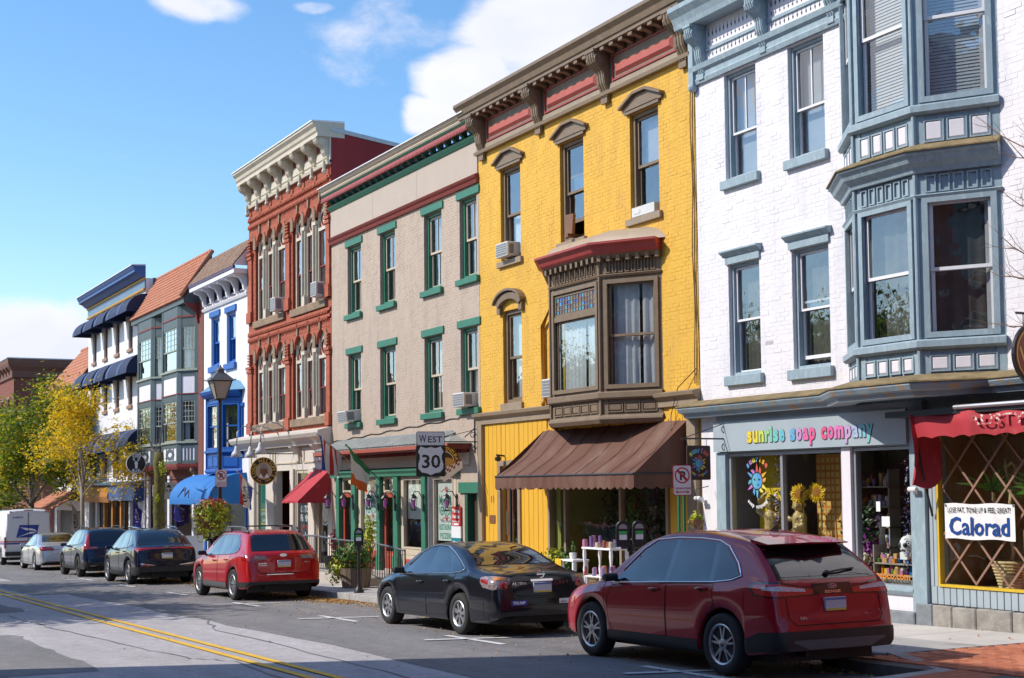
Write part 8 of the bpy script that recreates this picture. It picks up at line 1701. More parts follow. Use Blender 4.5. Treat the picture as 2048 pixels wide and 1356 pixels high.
for txt,up,n in (('SIGN',1,.26),('BUCK',0,.28)):
 for i,ch in enumerate(txt):
  a=(i - 1.5)*n;mb=MB();text(mb,ch,0,0,.105,0,None,.03);R_=r*(.62 if up else .88);sg=1 if up else -1;mb.v=[fr(R_*math.sin(a)+p*math.cos(a)+sg*q*math.sin(a),z+sg*R_*math.cos(a) - sg*p*math.sin(a)+q*math.cos(a),.029) for p,_,q in mb.v];mb.build('letter',M_INKW,t)
mb=MB();stag=[(-.05,-.2),(.06,-.2),(.05,-.08),(.07,.0),(.05,.06),(.02,.08),(-.02,.08),(-.05,.06),(-.07,.0),(-.04,-.08)];plate(mb,fr,[(a*.95,z+b*.95) for a,b in stag],.028,.031)
for s_ in (-1,1):
 mb.tube([fr(s_*.02,z+.07,.03),fr(s_*.08,z+.11,.03),fr(s_*.11,z+.17,.03),fr(s_*.09,z+.22,.03)],.012,4);mb.tube([fr(s_*.08,z+.11,.03),fr(s_*.05,z+.19,.03)],.01,4);mb.tube([fr(s_*.1,z+.14,.03),fr(s_*.14,z+.17,.03)],.009,4)
mb.build('stag',M_INKW,t)
Yc=-.8;X,z=F(888,925,Yc);r=.37;fr=xframe(X,Yc);t=thing('restaurant_sign','hanging restaurant sign with checkered cloth lettered VENTURA on an arch','sign',(X,Yc,z - .4))
mb=MB();plate(mb,fr,[(r*math.cos(a),z+r*math.sin(a)) for a in np.linspace(-.1,pi+.1,20)]+[(-r*.95,z - .1),(r*.95,z - .1)],-.015,.015);mb.build('board',M_SIGK,t);mb=MB();ringp(mb,fr,0,z,r*.62,r*.66,.017);mb.build('ring',M_INKW,t)
for i,ch in enumerate('MAMMA VENTURA'):
 if ch == ' ': continue
 a=(i - 6)*.215;mb=MB();text(mb,ch,0,0,.085,0,None,.01);R_=r*.71;mb.v=[fr(R_*math.sin(a)+p*math.cos(a)+q*math.sin(a),z+R_*math.cos(a) - p*math.sin(a)+q*math.cos(a),.018) for p,_,q in mb.v];mb.build('letter',M_GOLDL,t)
mb=MB();plate(mb,fr,[(.5*math.cos(a)*.5,z+.02+.09*math.sin(a)) for a in np.linspace(0,2*pi,17)[:-1]],.02,.03);mb.build('loaf',pm('bread',(.5,.28,.08),.6,.2,14),t)
mb=MB();plate(mb,fr,[(-.42,z - .02),(0,z - .42),(.44,z - .12),(.42,z+.06),(.0,z - .1)],.0,.018);ck=mb.build('cloth',M_SIGW,t);mb=MB()
for i in range(9):
 for j in range(3):
  if (i+j) % 2: u=-.05+i*.052;v=z - .32+i*.034+j*.055;plate(mb,fr,[(u,v),(u+.05,v+.035),(u+.05,v+.085),(u,v+.05)],.019,.021)
mb.build('checks',M_MAR,ck)
iron_bracket(t,X,0,z+r+.08,1.2)
mb=MB();mb.tube([(X,-.05,z+.2),(X,-.05,z+.95)],.02,5);mb.tube([(X,-.05,z+.75),(X,-.3,z+.55)],.012,4);mb.ball((X,-.05,z+.98),.045,8,5);mb.build('finial_bar',M_LBLK,t)
t=thing('menu_board','tall red white and teal board with an arrow beside the side door','sign',(-29.5,-.04,.45));a,b=-29.76,-29.28
for z0_,z1_,mt,nm in ((.88,1.32,M_SIGR,'red_panel'),(.62,.879,M_SIGW,'white_panel'),(.2,.619,pm('sign_teal',(.01,.20,.24),.45,0),'teal_panel')): mb=MB();mb.box(a,b,-.05,-.02,z0_,z1_);mb.build(nm,mt,t)
mb=MB();[text(mb,s_,(a+b)/2,zz,.09,-.052,.36,.02) for s_,zz in (('Mamma',1.19),('Ventura',1.06))];text(mb,'Restaurant',(a+b)/2,.97,.05,-.052,.36,.01);text(mb,'Menu',(a+b)/2,.47,.09,-.052,.3,.02);mb.ext([(a+.1,.905),(b - .1,.905),(b - .1,.945),(a+.1,.945)],'y',-.054,-.051);mb.ext([(a+.05,.925),(a+.14,.885),(a+.14,.965)],'y',-.054,-.051);mb.build('lettering',M_INKW,t)
Yc=-1.0;X,_=F(2072,712,Yc);z=F(2046,712,Yc)[1];r=.37;t,fr=round_sign('hanging_sign','round rust red sign with a gold letter V hanging over the lattice window',X,Yc,z,r,M_SIGK,pm('rust_red_sign',(.30,.06,.02),.45,.08,6));mb=MB();ringp(mb,fr,0,z,r*.86,r*.9,.03);mb.build('gold_ring',M_GOLDL,t);mb=MB();stext(mb,fr,'V',-.22,z - .09,.18,.029,.14,.01);mb.build('letter',M_GOLDL,t)
Yc=-1.1;X,z=F(20,1000,Yc);fr=xframe(X,Yc);t=thing('hanging_sign','white rectangular sign lettered Wine in front of the green tree','sign',(X,Yc,z - .3));mb=MB();plate(mb,fr,rrect(-.45,.45,z - .28,z+.28,.03),-.02,.02);mb.build('board',M_SIGW,t);mb=MB();stext(mb,fr,'WINE',0,z+.02,.17,.022,.6);stext(mb,fr,'FOR',0,z - .2,.15,.022,.4);mb.build('lettering',M_SIGK,t);mb=MB();mb.tube([(X,0,z+.4),(X,-1.6,z+.4)],.02,5);mb.tube([fr(-.3,z+.4),fr(-.3,z+.27)],.008,4);mb.tube([fr(.3,z+.4),fr(.3,z+.27)],.008,4);mb.build('bracket',M_LBLK,t)
Yc=-.8;X,z=F(333,982,Yc);fr=xframe(X,Yc);t=thing('hanging_sign','cream shaped sign lettered COUNTY behind the mossy trunk','sign',(X,Yc,z - .3));mb=MB();plate(mb,fr,[(-.5,z - .2),(-.3,z - .3),(.4,z - .3),(.5,z - .15),(.5,z+.2),(.2,z+.33),(-.4,z+.28),(-.5,z+.2)],-.02,.02);mb.build('board',M_FLW,t);mb=MB();stext(mb,fr,'COUNTY',.1,z - .03,.11,.022,.62);plate(mb,fr,[(-.02,z+.12),(.18,z+.12),(.08,z+.26)],.021,.023);mb.build('lettering',M_SIGK,t);mb=MB();mb.tube([(X,0,z+.4),(X,-1.4,z+.4)],.02,5);mb.tube([fr(0,z+.4),fr(0,z+.3)],.01,4);mb.build('bracket',M_LBLK,t)
# banner in the lattice window
t=thing('window_banner','white banner reading LOSE FAT TONE UP and Calorad','banner',(-13.8,-.04,1.03));x0,x1=-14.40,-13.19;mb=MB();n=16
mb.add([(x0+(x1 - x0)*i/n,-.055+.006*math.sin(i*1.1),z+.008*math.sin(i*.7)) for z in (1.01,1.24,1.47) for i in range(n+1)],[(r_*(n+1)+i,r_*(n+1)+i+1,(r_+1)*(n+1)+i+1,(r_+1)*(n+1)+i) for r_ in (0,1) for i in range(n)]);mb.build('cloth',M_INKW,t,smooth='all')
mb=MB();text(mb,'LOSE FAT, TONE UP & FEEL GREAT!',(x0+x1)/2,1.355,.07,-.066,1.08,.012);mb.build('lettering',M_SIGK,t);mb=MB();text(mb,'Calorad',(x0+x1)/2,1.07,.235,-.066,1.04,.022);mb.build('lettering',pm('royal_blue_ink',(.005,.05,.25),.5,0),t)
for x in (x0+.02,x1 - .02): mb=MB();mb.lathe([(.012,-.06),(.018,-.065),(.012,-.075)],(x,0,1.45),8,'y');mb.build('grommet',M_STEEL,t)
# ------------------------------------------------------------------ flags
def flag(label,pole0,pole1,hang,drop,cols,name='flag',txt=None,txtmat=None,vert=False,stars=False):
 """angled pole with a limp cloth hanging from it; cols = colour bands across the cloth"""
 t=thing(name,label,'flag',pole0);p0,p1=Vector(pole0),Vector(pole1);mb=MB();mb.tube([p0,p1],.014,6);mb.ball(p1,.028,6,4);mb.build('pole',M_STEEL if not vert else M_GPOST,t)
 a=p0.lerp(p1,hang[0]);b=p0.lerp(p1,hang[1]);nu,nv=18,16;d=(b - a);side_=Vector((d.y,-d.x,0)).normalized() if Vector((d.x,d.y)).length > 1e-3 else Vector((1,0,0));P=[]
 for j in range(nv+1):
  v=j/nv
  for i in range(nu+1):
   u=i/nu;q=a.lerp(b,u*(1 - .0*v));fold=math.sin(u*11+v*2)*.05*(.3+v)+math.sin(u*5 - v*3)*.03;pinch=a.lerp(b,.35);qq=q.lerp(pinch,.35*v)
   P.append(tuple(Vector((qq.x,qq.y,q.z*(1 - .55*v)+(a.z+.0)*.55*v - drop*v))+side_*fold))
 nb=len(cols);axis='v' if vert else 'u'
 for k,mt in enumerate(cols):
  mb=MB();ids={};fs=[]
  for j in range(nv):
   for i in range(nu):
    c_=(i if axis == 'u' else j)*nb // (nu if axis == 'u' else nv)
    if c_ == k: fs.append((j*(nu+1)+i,j*(nu+1)+i+1,(j+1)*(nu+1)+i+1,(j+1)*(nu+1)+i))
  if fs: mb.v=P;mb.f=fs;us=sorted({i for f in fs for i in f});mp_={g: i for i,g in enumerate(us)};mb.v=[P[g] for g in us];mb.f=[tuple(mp_[i] for i in f) for f in fs];mb.build('cloth',mt,t,smooth='all')
 if txt:
  mb=MB();text(mb,txt,0,0,1,0,1.0,.02);out=[]
  for u,_,v in mb.v:
   fu=min(max(.45 - v*.4+.1,0),1);fv=min(max(.5 - u*.6*-1,0),1);i=fu*nu;j=fv*nv;i0,j0=int(min(i,nu - 1)),int(min(j,nv - 1));fi,fj=i - i0,j - j0
   g=lambda jj,ii: Vector(P[jj*(nu+1)+ii]);q=(g(j0,i0)*(1 - fi)+g(j0,i0+1)*fi)*(1 - fj)+(g(j0+1,i0)*(1 - fi)+g(j0+1,i0+1)*fi)*fj;out.append(tuple(q+Vector((.02,-.012,0))))
  mb.v=out;mb.build('lettering',txtmat or M_INKW,t)
 return t
M_FR=pm('flag_red',(.48,.03,.03),.8,.08,9);M_FW=pm('flag_white',(.7,.68,.66),.8,.04,9);M_FB=pm('flag_blue',(.03,.06,.32),.8,.08,9);M_FG=pm('flag_green',(.02,.22,.08),.8,.08,9);M_FO=pm('flag_orange',(.68,.13,.02),.8,.06,9);M_FRB=pm('flag_royal',(.06,.05,.38),.8,.08,9)
def pt(x,y,Y): a,b=F(x,y,Y);return (a,Y,b)
flag('United States flag hanging from an angled pole by the red awning',pt(708,930,-.1),pt(634,868,-1.5),(.34,.98),.62,[M_FW,M_FR,M_FW,M_FR,M_FW,M_FR,M_FW,M_FB],stars=True)
flag('green white and orange tricolour hanging from a pole at the restaurant',pt(770,972,-.1),pt(692,890,-1.6),(.40,.97),.60,[M_FG,M_FW,M_FW,M_FW,M_FO,M_FO],vert=True)
flag('red white and blue OPEN flag on a white pole beside the blue awning',pt(518,990,-.1),pt(474,942,-1.25),(.3,.97),.7,[M_FB,M_FW,M_FR],txt='OPEN',txtmat=M_SIGK)
flag('purple OPEN flag in front of the oak shopfront',pt(298,1040,-.1),pt(262,992,-1.2),(.40,.97),.75,[M_FRB,M_FRB,M_FRB],txt='OPEN',txtmat=M_INKW)
flag('pale OPEN flag behind the yellow tree trunk',pt(172,1046,-.1),pt(140,1004,-1.2),(.35,.97),.9,[M_FW,M_FW,M_FW],txt='OPEN',txtmat=M_SIGK)
flag('blue flag hanging low behind the mossy trunk',pt(368,1020,-.1),pt(345,1005,-1.0),(.3,.97),.5,[M_FRB,M_FB,M_FRB])
# ------------------------------------------------------------------ shop contents and pavement goods
def statue(label,X,Y,z,arms,yaw=0,s=1.0):
 """cherub bust: one continuous skin grown over a jointed skeleton"""
 mb=MB();T=lambda p: (X+s*(p[0]*math.cos(yaw) - p[1]*math.sin(yaw)),Y+s*(p[0]*math.sin(yaw)+p[1]*math.cos(yaw)),z+s*p[2])
 def limb(pts,rs): mb.tube([T(p) for p in pts],[r_*s for r_ in rs],10);[mb.ball(T(p),r_*s,10,6) for p,r_ in zip(pts,rs)]
 limb([(0,0,0),(0,0,.12),(.01,-.01,.26),(0,0,.36),(0,0,.42)],[.12,.115,.11,.12,.06]);limb([(0,0,.42),(0,-.01,.47)],[.055,.05])
 mb.ball(T((0,-.015,.56)),.098*s,12,8,(.92,1.0,1.12));mb.ball(T((0,-.105,.555)),.02*s,6,4);mb.ball(T((.045,-.085,.525)),.03*s,6,4);mb.ball(T((-.045,-.085,.525)),.03*s,6,4)
 for k in range(16): a=k*2.4;mb.ball(T((.085*math.cos(a),.02+.08*math.sin(a)*.8,.60+.05*math.sin(k*1.3))),.03*s,6,4)
 for pts in arms:
  limb(pts,[.055,.048,.04,.036][:len(pts)]);e=Vector(pts[-1]);d=(e - Vector(pts[-2])).normalized()
  for k in range(4): q=e+d*.05+Vector((.018*(k - 1.5),0,.0));mb.tube([T(e),T(q+d*.02)],[.014*s,.009*s],6)
  mb.tube([T(e),T(e+d*.02+Vector((.035,-.02,.01)))],[.014*s,.01*s],6)
 o=mb.build('statue',pm('gilded_plaster',(.50,.36,.15),.45,.18,14,metal=.15),smooth='all');r_=o.modifiers.new('skin','REMESH');r_.mode='VOXEL';r_.voxel_size=.012*s;r_.use_smooth_shade=True;sm=o.modifiers.new('soft','SMOOTH');sm.iterations=4
 tag(o,label,'statue','cherub statues in the soap shop window');return o
sx,sz1=F(1543,1060,.35);statue('gilded cherub statue with both arms raised beside the window mullion',sx,.35,.88,[[(.10,0,.36),(.22,-.02,.42),(.19,-.04,.56),(.08,-.06,.66)],[(-.10,0,.36),(-.23,-.02,.44),(-.2,-.04,.6),(-.08,-.05,.70)]],.3,1.0)
sx2,_=F(1600,1060,.5);statue('gilded cherub statue reaching one arm across below the sunflowers',sx2,.5,.86,[[(-.10,0,.36),(-.2,-.08,.34),(-.32,-.14,.40),(-.4,-.16,.46)],[(.10,0,.36),(.17,-.04,.25),(.08,-.12,.2)]],-.2,1.0)
def sunflower(x,y,z,label,r=.17):
 t=thing('sunflower',label,'sunflower',(x,y,z - .6),'sunflowers in the soap shop window');n=Vector((.45,-1,.1)).normalized();u=n.cross(Vector((0,0,1))).normalized();v=u.cross(n)*-1;c=Vector((x,y,z))
 mb=MB()
 for lay,(k,rr,off) in enumerate(((22,r,0),(18,r*.85,.14))):
  for i in range(k):
   a=2*pi*i/k+off+random.gauss(0,.05);d=u*math.cos(a)+v*math.sin(a);s_=u*-math.sin(a)+v*math.cos(a);b=c+n*(.01+.012*lay);L_=rr*random.uniform(.9,1.08);mb.add([tuple(b+d*r*.38),tuple(b+d*L_*.72+s_*.024+n*.01),tuple(b+d*L_+n*random.uniform(-.02,.01)),tuple(b+d*L_*.72 - s_*.024+n*.01)],[(0,1,2,3)])
 mb.build('petals',M_FLY,t);mb=MB();mb.add([tuple(c+n*(.02+.012*(1 - q))+(u*math.cos(a)+v*math.sin(a))*r*.45*q) for q in (1,.5) for a in np.linspace(0,2*pi,17)[:-1]],[(i,(i+1) % 16,(i+1) % 16+16,i+16) for i in range(16)]+[tuple(range(16,32))]);mb.build('seed_head',pm('seed_brown',(.40,.16,.02),.9,.4,40,bump=.4,bscale=90),t);mb=MB();mb.tube([c,c+Vector((.02,.06,-.25)),(x+.04,y+.05,z - .6)],.012,5);mb.build('stem',M_STEM,t)
x,z=F(1599,988,.3);sunflower(x,.3,z,'yellow sunflower facing the glass above the reaching cherub');x,z=F(1634,984,.45);sunflower(x,.45,z,'orange-tinged sunflower behind the brighter one')
# garlands, small goods in the soap shop
M_BEAD=[pm('bead_%d' % i,c,.15,.1,30,spec=.8) for i,c in enumerate([(.05,.12,.35),(.5,.5,.55),(.15,.03,.03),(.03,.03,.04),(.2,.1,.35)])]
for k,(xp,y0_,y1_,Y_) in enumerate(((1557,900,1055,.1),(1712,940,1130,.1),(1815,915,1140,.1))):
 t=thing('garland',['dark bead garland hanging by the window mullion','glittering garland hanging beside the pale post','glittering garland hanging beside the grey pier'][k],'garland',F(xp,y1_,Y_)[0:1]+(Y_,F(xp,y1_,Y_)[1]));
 for j,mt in enumerate(M_BEAD):
  mb=MB()
  for i in range(55): yy=y0_+(y1_ - y0_)*random.random();X_,z_=F(xp,yy,Y_);mb.leaf((X_+random.gauss(0,.035),Y_+random.gauss(0,.03),z_),random.uniform(.014,.03))
  mb.build('tinsel',mt,t)
def goods(t0,n,xr_,Yr,z,hr,label_cat,mats,lab):
 pass
t=thing('flower_display','mass of dark purple and red dried flowers behind the shop glass','flowers',(-17.0,.7,.4));foliage(t,'dried_flowers',M_FLP,(-16.95,.75,.75),(.42,.3,.35),420,.045,.8);foliage(t,'dried_flowers',M_FLO,(-17.2,.6,.62),(.3,.25,.25),260,.04,.8);foliage(t,'leaves',M_FOLD,(-17.0,.8,1.05),(.5,.3,.5),500,.05,.9);foliage(t,'pale_petals',M_FLW,(-16.75,.6,.62),(.25,.2,.2),150,.04,.8)
gx,gz_=F(1766,1100,.5);mb=MB();mb.lathe([(.06,0),(.13,.08),(.14,.2),(.1,.32),(.055,.42),(.04,.55),(.04,.66),(.055,.72),(.05,.78),(.01,.81)],(gx,.5,.4),14);mb.tube([(gx,.5,1.13),(gx+.1,.42,1.11)],[.03,.012],6);tag(mb.build('goose_figure',pm('pale_ceramic',(.62,.56,.45),.4,.1,9),smooth='all'),'pale ceramic goose standing in the shop window','figurine')
kx,kz=F(1812,1090,.2);mb=MB();mb.ball((kx,.25,kz),.13,12,8,(1,1,1.1));mb.box(kx - .07,kx+.07,.15,.28,kz - .2,kz - .1);t=thing('skull_ornament','black and white skull ornament low in the shop window','ornament',(kx,.25,kz - .2));mb.build('skull',M_CURT,t,smooth=50);mb=MB();[mb.ball((kx+dx,.14,kz+dz),r_,8,5) for dx,dz,r_ in ((-.05,0,.035),(.05,0,.035),(0,-.07,.02))];mb.build('eye_sockets',M_SIGK,t)
for k,(xp,yp,w_,h_) in enumerate(((1768,1043,.16,.14),(1753,1013,.08,.14))): X_,z_=F(xp,yp,.0);mb=MB();mb.box(X_ - w_/2,X_+w_/2,.03,.034,z_ - h_/2,z_+h_/2);tag(mb.build('paper_notice',M_INKW),['small handwritten paper notice taped inside the shop glass','tiny pale card taped inside the shop glass'][k],'notice')
mb=MB();text(mb,'soapco.com',-15.55,.42,.1,.03,.75,.03);tag(mb.build('web_address',M_FLO),'orange lettering soapco.com along the bottom of the shop glass','lettering')
# shelves of small stock: far too many tins and boxes to pick apart
def stock(name,label,x0,x1,y,zs,seed,hmax=.2):
 random.seed(seed);t=thing(name,label,'shelf',((x0+x1)/2,y,zs[0]));mb=MB()
 for z in zs: mb.box(x0,x1,y - .02,y+.2,z - .02,z)
 mb.box(x0,x0+.02,y - .02,y+.2,zs[0] - .3,zs[-1]+.25);mb.box(x1 - .02,x1,y - .02,y+.2,zs[0] - .3,zs[-1]+.25);mb.build('shelves',M_INT2,t)
 for k,mt in enumerate(JM+[M_FLO,M_FLY,M_BLUD,M_FOL]):
  mb=MB()
  for z in zs:
   for i in range(int((x1 - x0)*3.2)):
    x=random.uniform(x0+.04,x1 - .04);w_=random.uniform(.02,.045);h_=random.uniform(.05,hmax);yy=y+random.uniform(.0,.1)
    if random.random() < .5: mb.box(x - w_,x+w_,yy,yy+.07,z,z+h_)
    else: mb.lathe([(w_,0),(w_,h_*.8),(w_*.5,h_)],(x,yy+.03,z),8)
  mb.build('stock',mt,t,kind='stuff')
JM=[pm('jar_%d' % i,c,.35,.12,20) for i,c in enumerate([(.55,.2,.35),(.35,.28,.45),(.6,.5,.4),(.4,.1,.08),(.25,.4,.42),(.7,.66,.6),(.2,.12,.3),(.6,.35,.15)])]
stock('goods_shelf','crowded shelves of colourful soap stock behind the cherubs',-17.8,-16.55,.95,(.5,.8,1.1,1.4,1.7),3)
stock('goods_shelf','low shelf of bright trinkets under the goose and skull',-16.1,-15.1,.22,(.46,.62),4,.14)
stock('goods_shelf','shelf of mixed pots inside the brown-awning window',-24.4,-21.2,1.3,(.3,.75,1.2),5)
# lattice-window contents
def yucca(x,y,z,label,h=.5):
 t=thing('yucca_plant',label,'plant',(x,y,z - h),'yuccas behind the lattice window');mb=MB();mb.tube([(x,y,z - h),(x+.02,y,z - .1)],[.035,.03],7);mb.build('stem',pm('yucca_bark',(.28,.2,.1),.9,.2,9),t);mb=MB()
 for i in range(26):
  a=random.uniform(0,2*pi);el=random.uniform(.0,1.3);d=Vector((math.cos(a)*math.cos(el),math.sin(a)*math.cos(el),math.sin(el)));s_=d.cross(Vector((0,0,1))).normalized()*.022;L_=random.uniform(.34,.52);c=Vector((x,y,z - .08));mb.add([tuple(c+s_*.5),tuple(c - s_*.5),tuple(c+d*L_*.55 - s_),tuple(c+d*L_+Vector((0,0,-.1*(1.2 - el)))),tuple(c+d*L_*.55+s_)],[(0,1,2,3,4)])
 mb.build('leaves',pm('yucca_leaf',(.16,.38,.04),.4,.2,9),t)
yucca(-13.9,.3,1.72,'taller green yucca standing left of the notice board',.7);yucca(-13.1,.3,1.7,'green yucca standing by the red pot',.7)
t=thing('wicker_basket','woven straw basket on the floor behind the lattice','basket',(-13.7,.4,.36))
for i in range(9): mb=MB();a=.16+.012*i;mb.lathe([(a,0),(a+.014,.02),(a,.042)],(-13.7,.4,.37+i*.04),16,cap=False);mb.build('weave_row',pm('straw',(.66,.50,.26),.85,.25,30,bump=.3),t)
mb=MB();mb.lathe([(.14,0),(.19,.3),(.2,.34),(.17,.34)],(-13.2,.4,.362),16);tag(mb.build('red_pot',pm('red_plastic_pot',(.5,.015,.02),.35,.05,9),smooth=40),'bright red plastic pot behind the lattice','pot')
t=thing('notice_board','dark notice board lettered RUSTY NUTRITIONAL CONSULTANT behind the yucca','sign',(-13.1,.75,1.6));mb=MB();mb.box(-13.62,-12.8,.75,.79,1.55,1.98);mb.build('board',pm('slate_board',(.02,.025,.03),.4,.1,9),t);mb=MB();text(mb,'RUSTY IMPERIALS',-13.2,1.84,.06,.745,.7);text(mb,'NUTRITIONAL CONSULTANT',-13.2,1.74,.05,.745,.7);text(mb,'334-8212',-13.2,1.64,.05,.745,.3);mb.build('lettering',M_SIGW,t)
mb=MB();mb.tube([(-13.62+.05*math.sin(i*.8)+(.0 if i < 16 else .03*(i - 16)),.3+.02*math.cos(i),.75+i*.085 if i < 16 else 2.0 - .05*abs(i - 17)) for i in range(25)],.022,6);tag(mb.build('twisted_vine',MATS['straw']),'thick twisted straw vine curling up inside the lattice window','vine')
# goods outside the yellow shop
def table(label,x0,x1,y0,y1,zt,lower=True):
 t=thing('display_table',label,'table',((x0+x1)/2,(y0+y1)/2,sz(x0)));mb=MB();mb.box(x0,x1,y0,y1,zt - .035,zt);mb.build('table_top',M_CURT,t,bevel=.006)
 for x in (x0+.04,x1 - .04):
  for y in (y0+.04,y1 - .04): mb=MB();mb.lathe([(.022,sz(x) - zt),(.018,-.5),(.032,-.4),(.02,-.3),(.035,-.15),(.03,-.036)],(x,y,zt),8);mb.build('leg',M_CURT,t,smooth=40)
 if lower: mb=MB();mb.box(x0+.03,x1 - .03,y0+.03,y1 - .03,zt - .52,zt - .5);mb.build('shelf',M_CURT,t)
 return t
xa=F(1182,1093,-.75)[0];xb=F(1240,1093,-.75)[0];zt=F(1182,1093,-.75)[1];table('white two-tier display table of candles under the brown awning',xa,xb,-.95,-.55,zt)
xc=F(1133,1120,-.7)[0];xd=F(1160,1120,-.7)[0];zt2=F(1140,1118,-.7)[1];table('small white turned-leg table with a yellow cloth under the awning',xc,xd,-.85,-.5,zt2,False);mb=MB();drape(mb,xc - .12,xc+.1,zt2 - .32,zt2+.01,-.87,.01,.1);tag(mb.build('yellow_cloth',M_FLY),'yellow cloth hanging off the small white table','cloth')
JN=['pink','mauve','cream','brick red','teal','white','purple','amber']
for r_,(z_,n_) in enumerate(((zt,13),(zt - .5,10))):
 for i in range(n_):
  x=xa+.05+(xb - xa - .1)*i/(n_ - 1);y=-.9+.28*((i*7) % 3)/2;h_=random.uniform(.08,.2);q=random.uniform(.03,.05);k=random.randrange(8);mb=MB();mb.lathe([(q,0),(q,h_*.8),(q*.9,h_*.82),(q*.92,h_),(q*.5,h_+.004)],(x,y,z_+.001),12);tag(mb.build('candle_jar',JM[k],smooth=40),'%s candle jar on the %s of the white table under the awning' % (JN[k],('top','lower shelf')[r_]),'jar','%s jars on the %s' % (JN[k],('top','lower shelf')[r_]))
mb=MB();mb.lathe([(.06,0),(.07,.1),(.065,.12)],((xc+xd)/2,-.7,zt2+.001),12);t=thing('small_pot','grey pot of thin stems on the small white table','pot',((xc+xd)/2,-.7,zt2));mb.build('pot',M_SIGW,t,smooth=40);foliage(t,'stems',M_FOL,((xc+xd)/2,-.7,zt2+.22),(.06,.06,.14),50,.03,.9)
for k,(xp,yp,Y_,lab,r_) in enumerate(((1105,1115,-.5,'leafy yellow-green plant at the foot of the yellow boards',.32),(1132,1150,-.6,'low green potted plant beside the small white table',.22))):
 X_,z_=F(xp,yp,Y_);t=thing('potted_plant',lab,'potted plant',(X_,Y_,sz(X_)));mb=MB();mb.lathe([(.14,0),(.19,.3),(.2,.32)],(X_,Y_,sz(X_)),12);mb.build('pot',M_DKWOOD,t);foliage(t,'leaves',M_FLG if k == 0 else M_FOL,(X_,Y_,sz(X_)+.6),(r_,r_,.4),420,.045,.8)
# plants showing inside the yellow shop window, curtain of foliage
for k,x in enumerate((-24.0,-23.2,-22.2,-21.5)): t=thing('indoor_tree',['bushy green indoor plant at the left of the brown-awning window','tall green indoor plant left of the window mullion','tall green indoor plant right of the window mullion','dense green indoor plant at the right of the brown-awning window'][k],'plant',(x,.8,sz(x)));foliage(t,'leaves',M_FOL if k % 2 else M_FOLD,(x,.75,1.0),(.42,.3,.95),750,.06,.9);mb=MB();mb.tube([(x,.8,sz(x)),(x,.78,1.2)],.03,6);mb.build('stem',M_STEM,t)
# hanging basket by the post, A-board, wine barrel, hydrant-like box
X_,z_=F(1393,1040,-.35);t=thing('hanging_basket','small hanging basket of pink-tipped foliage at the yellow corner board','flower basket',(X_,-.35,z_ - .2));foliage(t,'foliage',M_FLG,(X_,-.35,z_),(.15,.15,.15),260,.035,.6);foliage(t,'flowers',M_FLP,(X_,-.35,z_ - .06),(.16,.16,.12),50,.03,.3);mb=MB();mb.tube([(X_,-.35,z_),(X_,-.35,z_+.5),(X_,-.1,z_+.55)],.008,4);mb.build('hook',M_LBLK,t);mb=MB();mb.lathe([(.04,-.14),(.11,-.06),(.13,0)],(X_,-.35,z_),12);mb.build('bowl',M_DKWOOD,t)
X_=F(386,1100,-1.9)[0];t=thing('sandwich_board','white and blue sandwich board on the pavement before the blue awning','sign',(X_,-1.9,sz(X_)));g=sz(X_)
for s_ in (1,-1): mb=MB();mb.hexa([(X_+s_*.28,-2.2,g),(X_+s_*.31,-2.2,g),(X_+s_*.31,-1.6,g),(X_+s_*.28,-1.6,g),(X_+s_*.02,-2.2,g+1.1),(X_+s_*.05,-2.2,g+1.1),(X_+s_*.05,-1.6,g+1.1),(X_+s_*.02,-1.6,g+1.1)]);mb.build('panel',M_SIGW,t)
mb=MB();mb.hexa([(X_+.30,-2.15,g+.1),(X_+.315,-2.15,g+.1),(X_+.315,-1.65,g+.1),(X_+.3,-1.65,g+.1),(X_+.25,-2.15,g+.28),(X_+.265,-2.15,g+.28),(X_+.265,-1.65,g+.28),(X_+.25,-1.65,g+.28)]);mb.build('blue_band',M_BLUD,t)
X_=F(345,1050,-.6)[0];t=thing('wine_barrel','upright oak wine barrel before the shop under the slate bays','barrel',(X_,-.6,sz(X_)));mb=MB();mb.lathe([(.26,0),(.32,.25),(.34,.45),(.32,.65),(.26,.9),(.24,.9),(.24,.86)],(X_,-.6,sz(X_)),18);mb.build('staves',M_OAK,t,smooth=50)
for zz in (.12,.3,.6,.78): mb=MB();rr=.26+.08*math.sin(zz/.9*pi);mb.lathe([(rr+.012,-.02),(rr+.012,.02)],(X_,-.6,sz(X_)+zz),18,cap=False);mb.build('hoop',M_STEEL,t)
# small wall cameras
for k,(xp,yp) in enumerate(((1398,1000),(1828,983))):
 X_,z_=F(xp,yp,-.12);t=thing('security_camera',['white security camera on the yellow building corner board','white security camera on the grey pier between the shops'][k],'camera',(X_,-.1,z_));mb=MB();mb.box(X_ - .04,X_+.04,-.1,-.05,z_ - .04,z_+.04);mb.build('mount',M_WF,t);mb=MB();mb.lathe([(.035,0),(.035,.12),(.03,.14)],(X_ - .06,-.15,z_+.03),10,'x');mb.build('housing',M_WF,t)
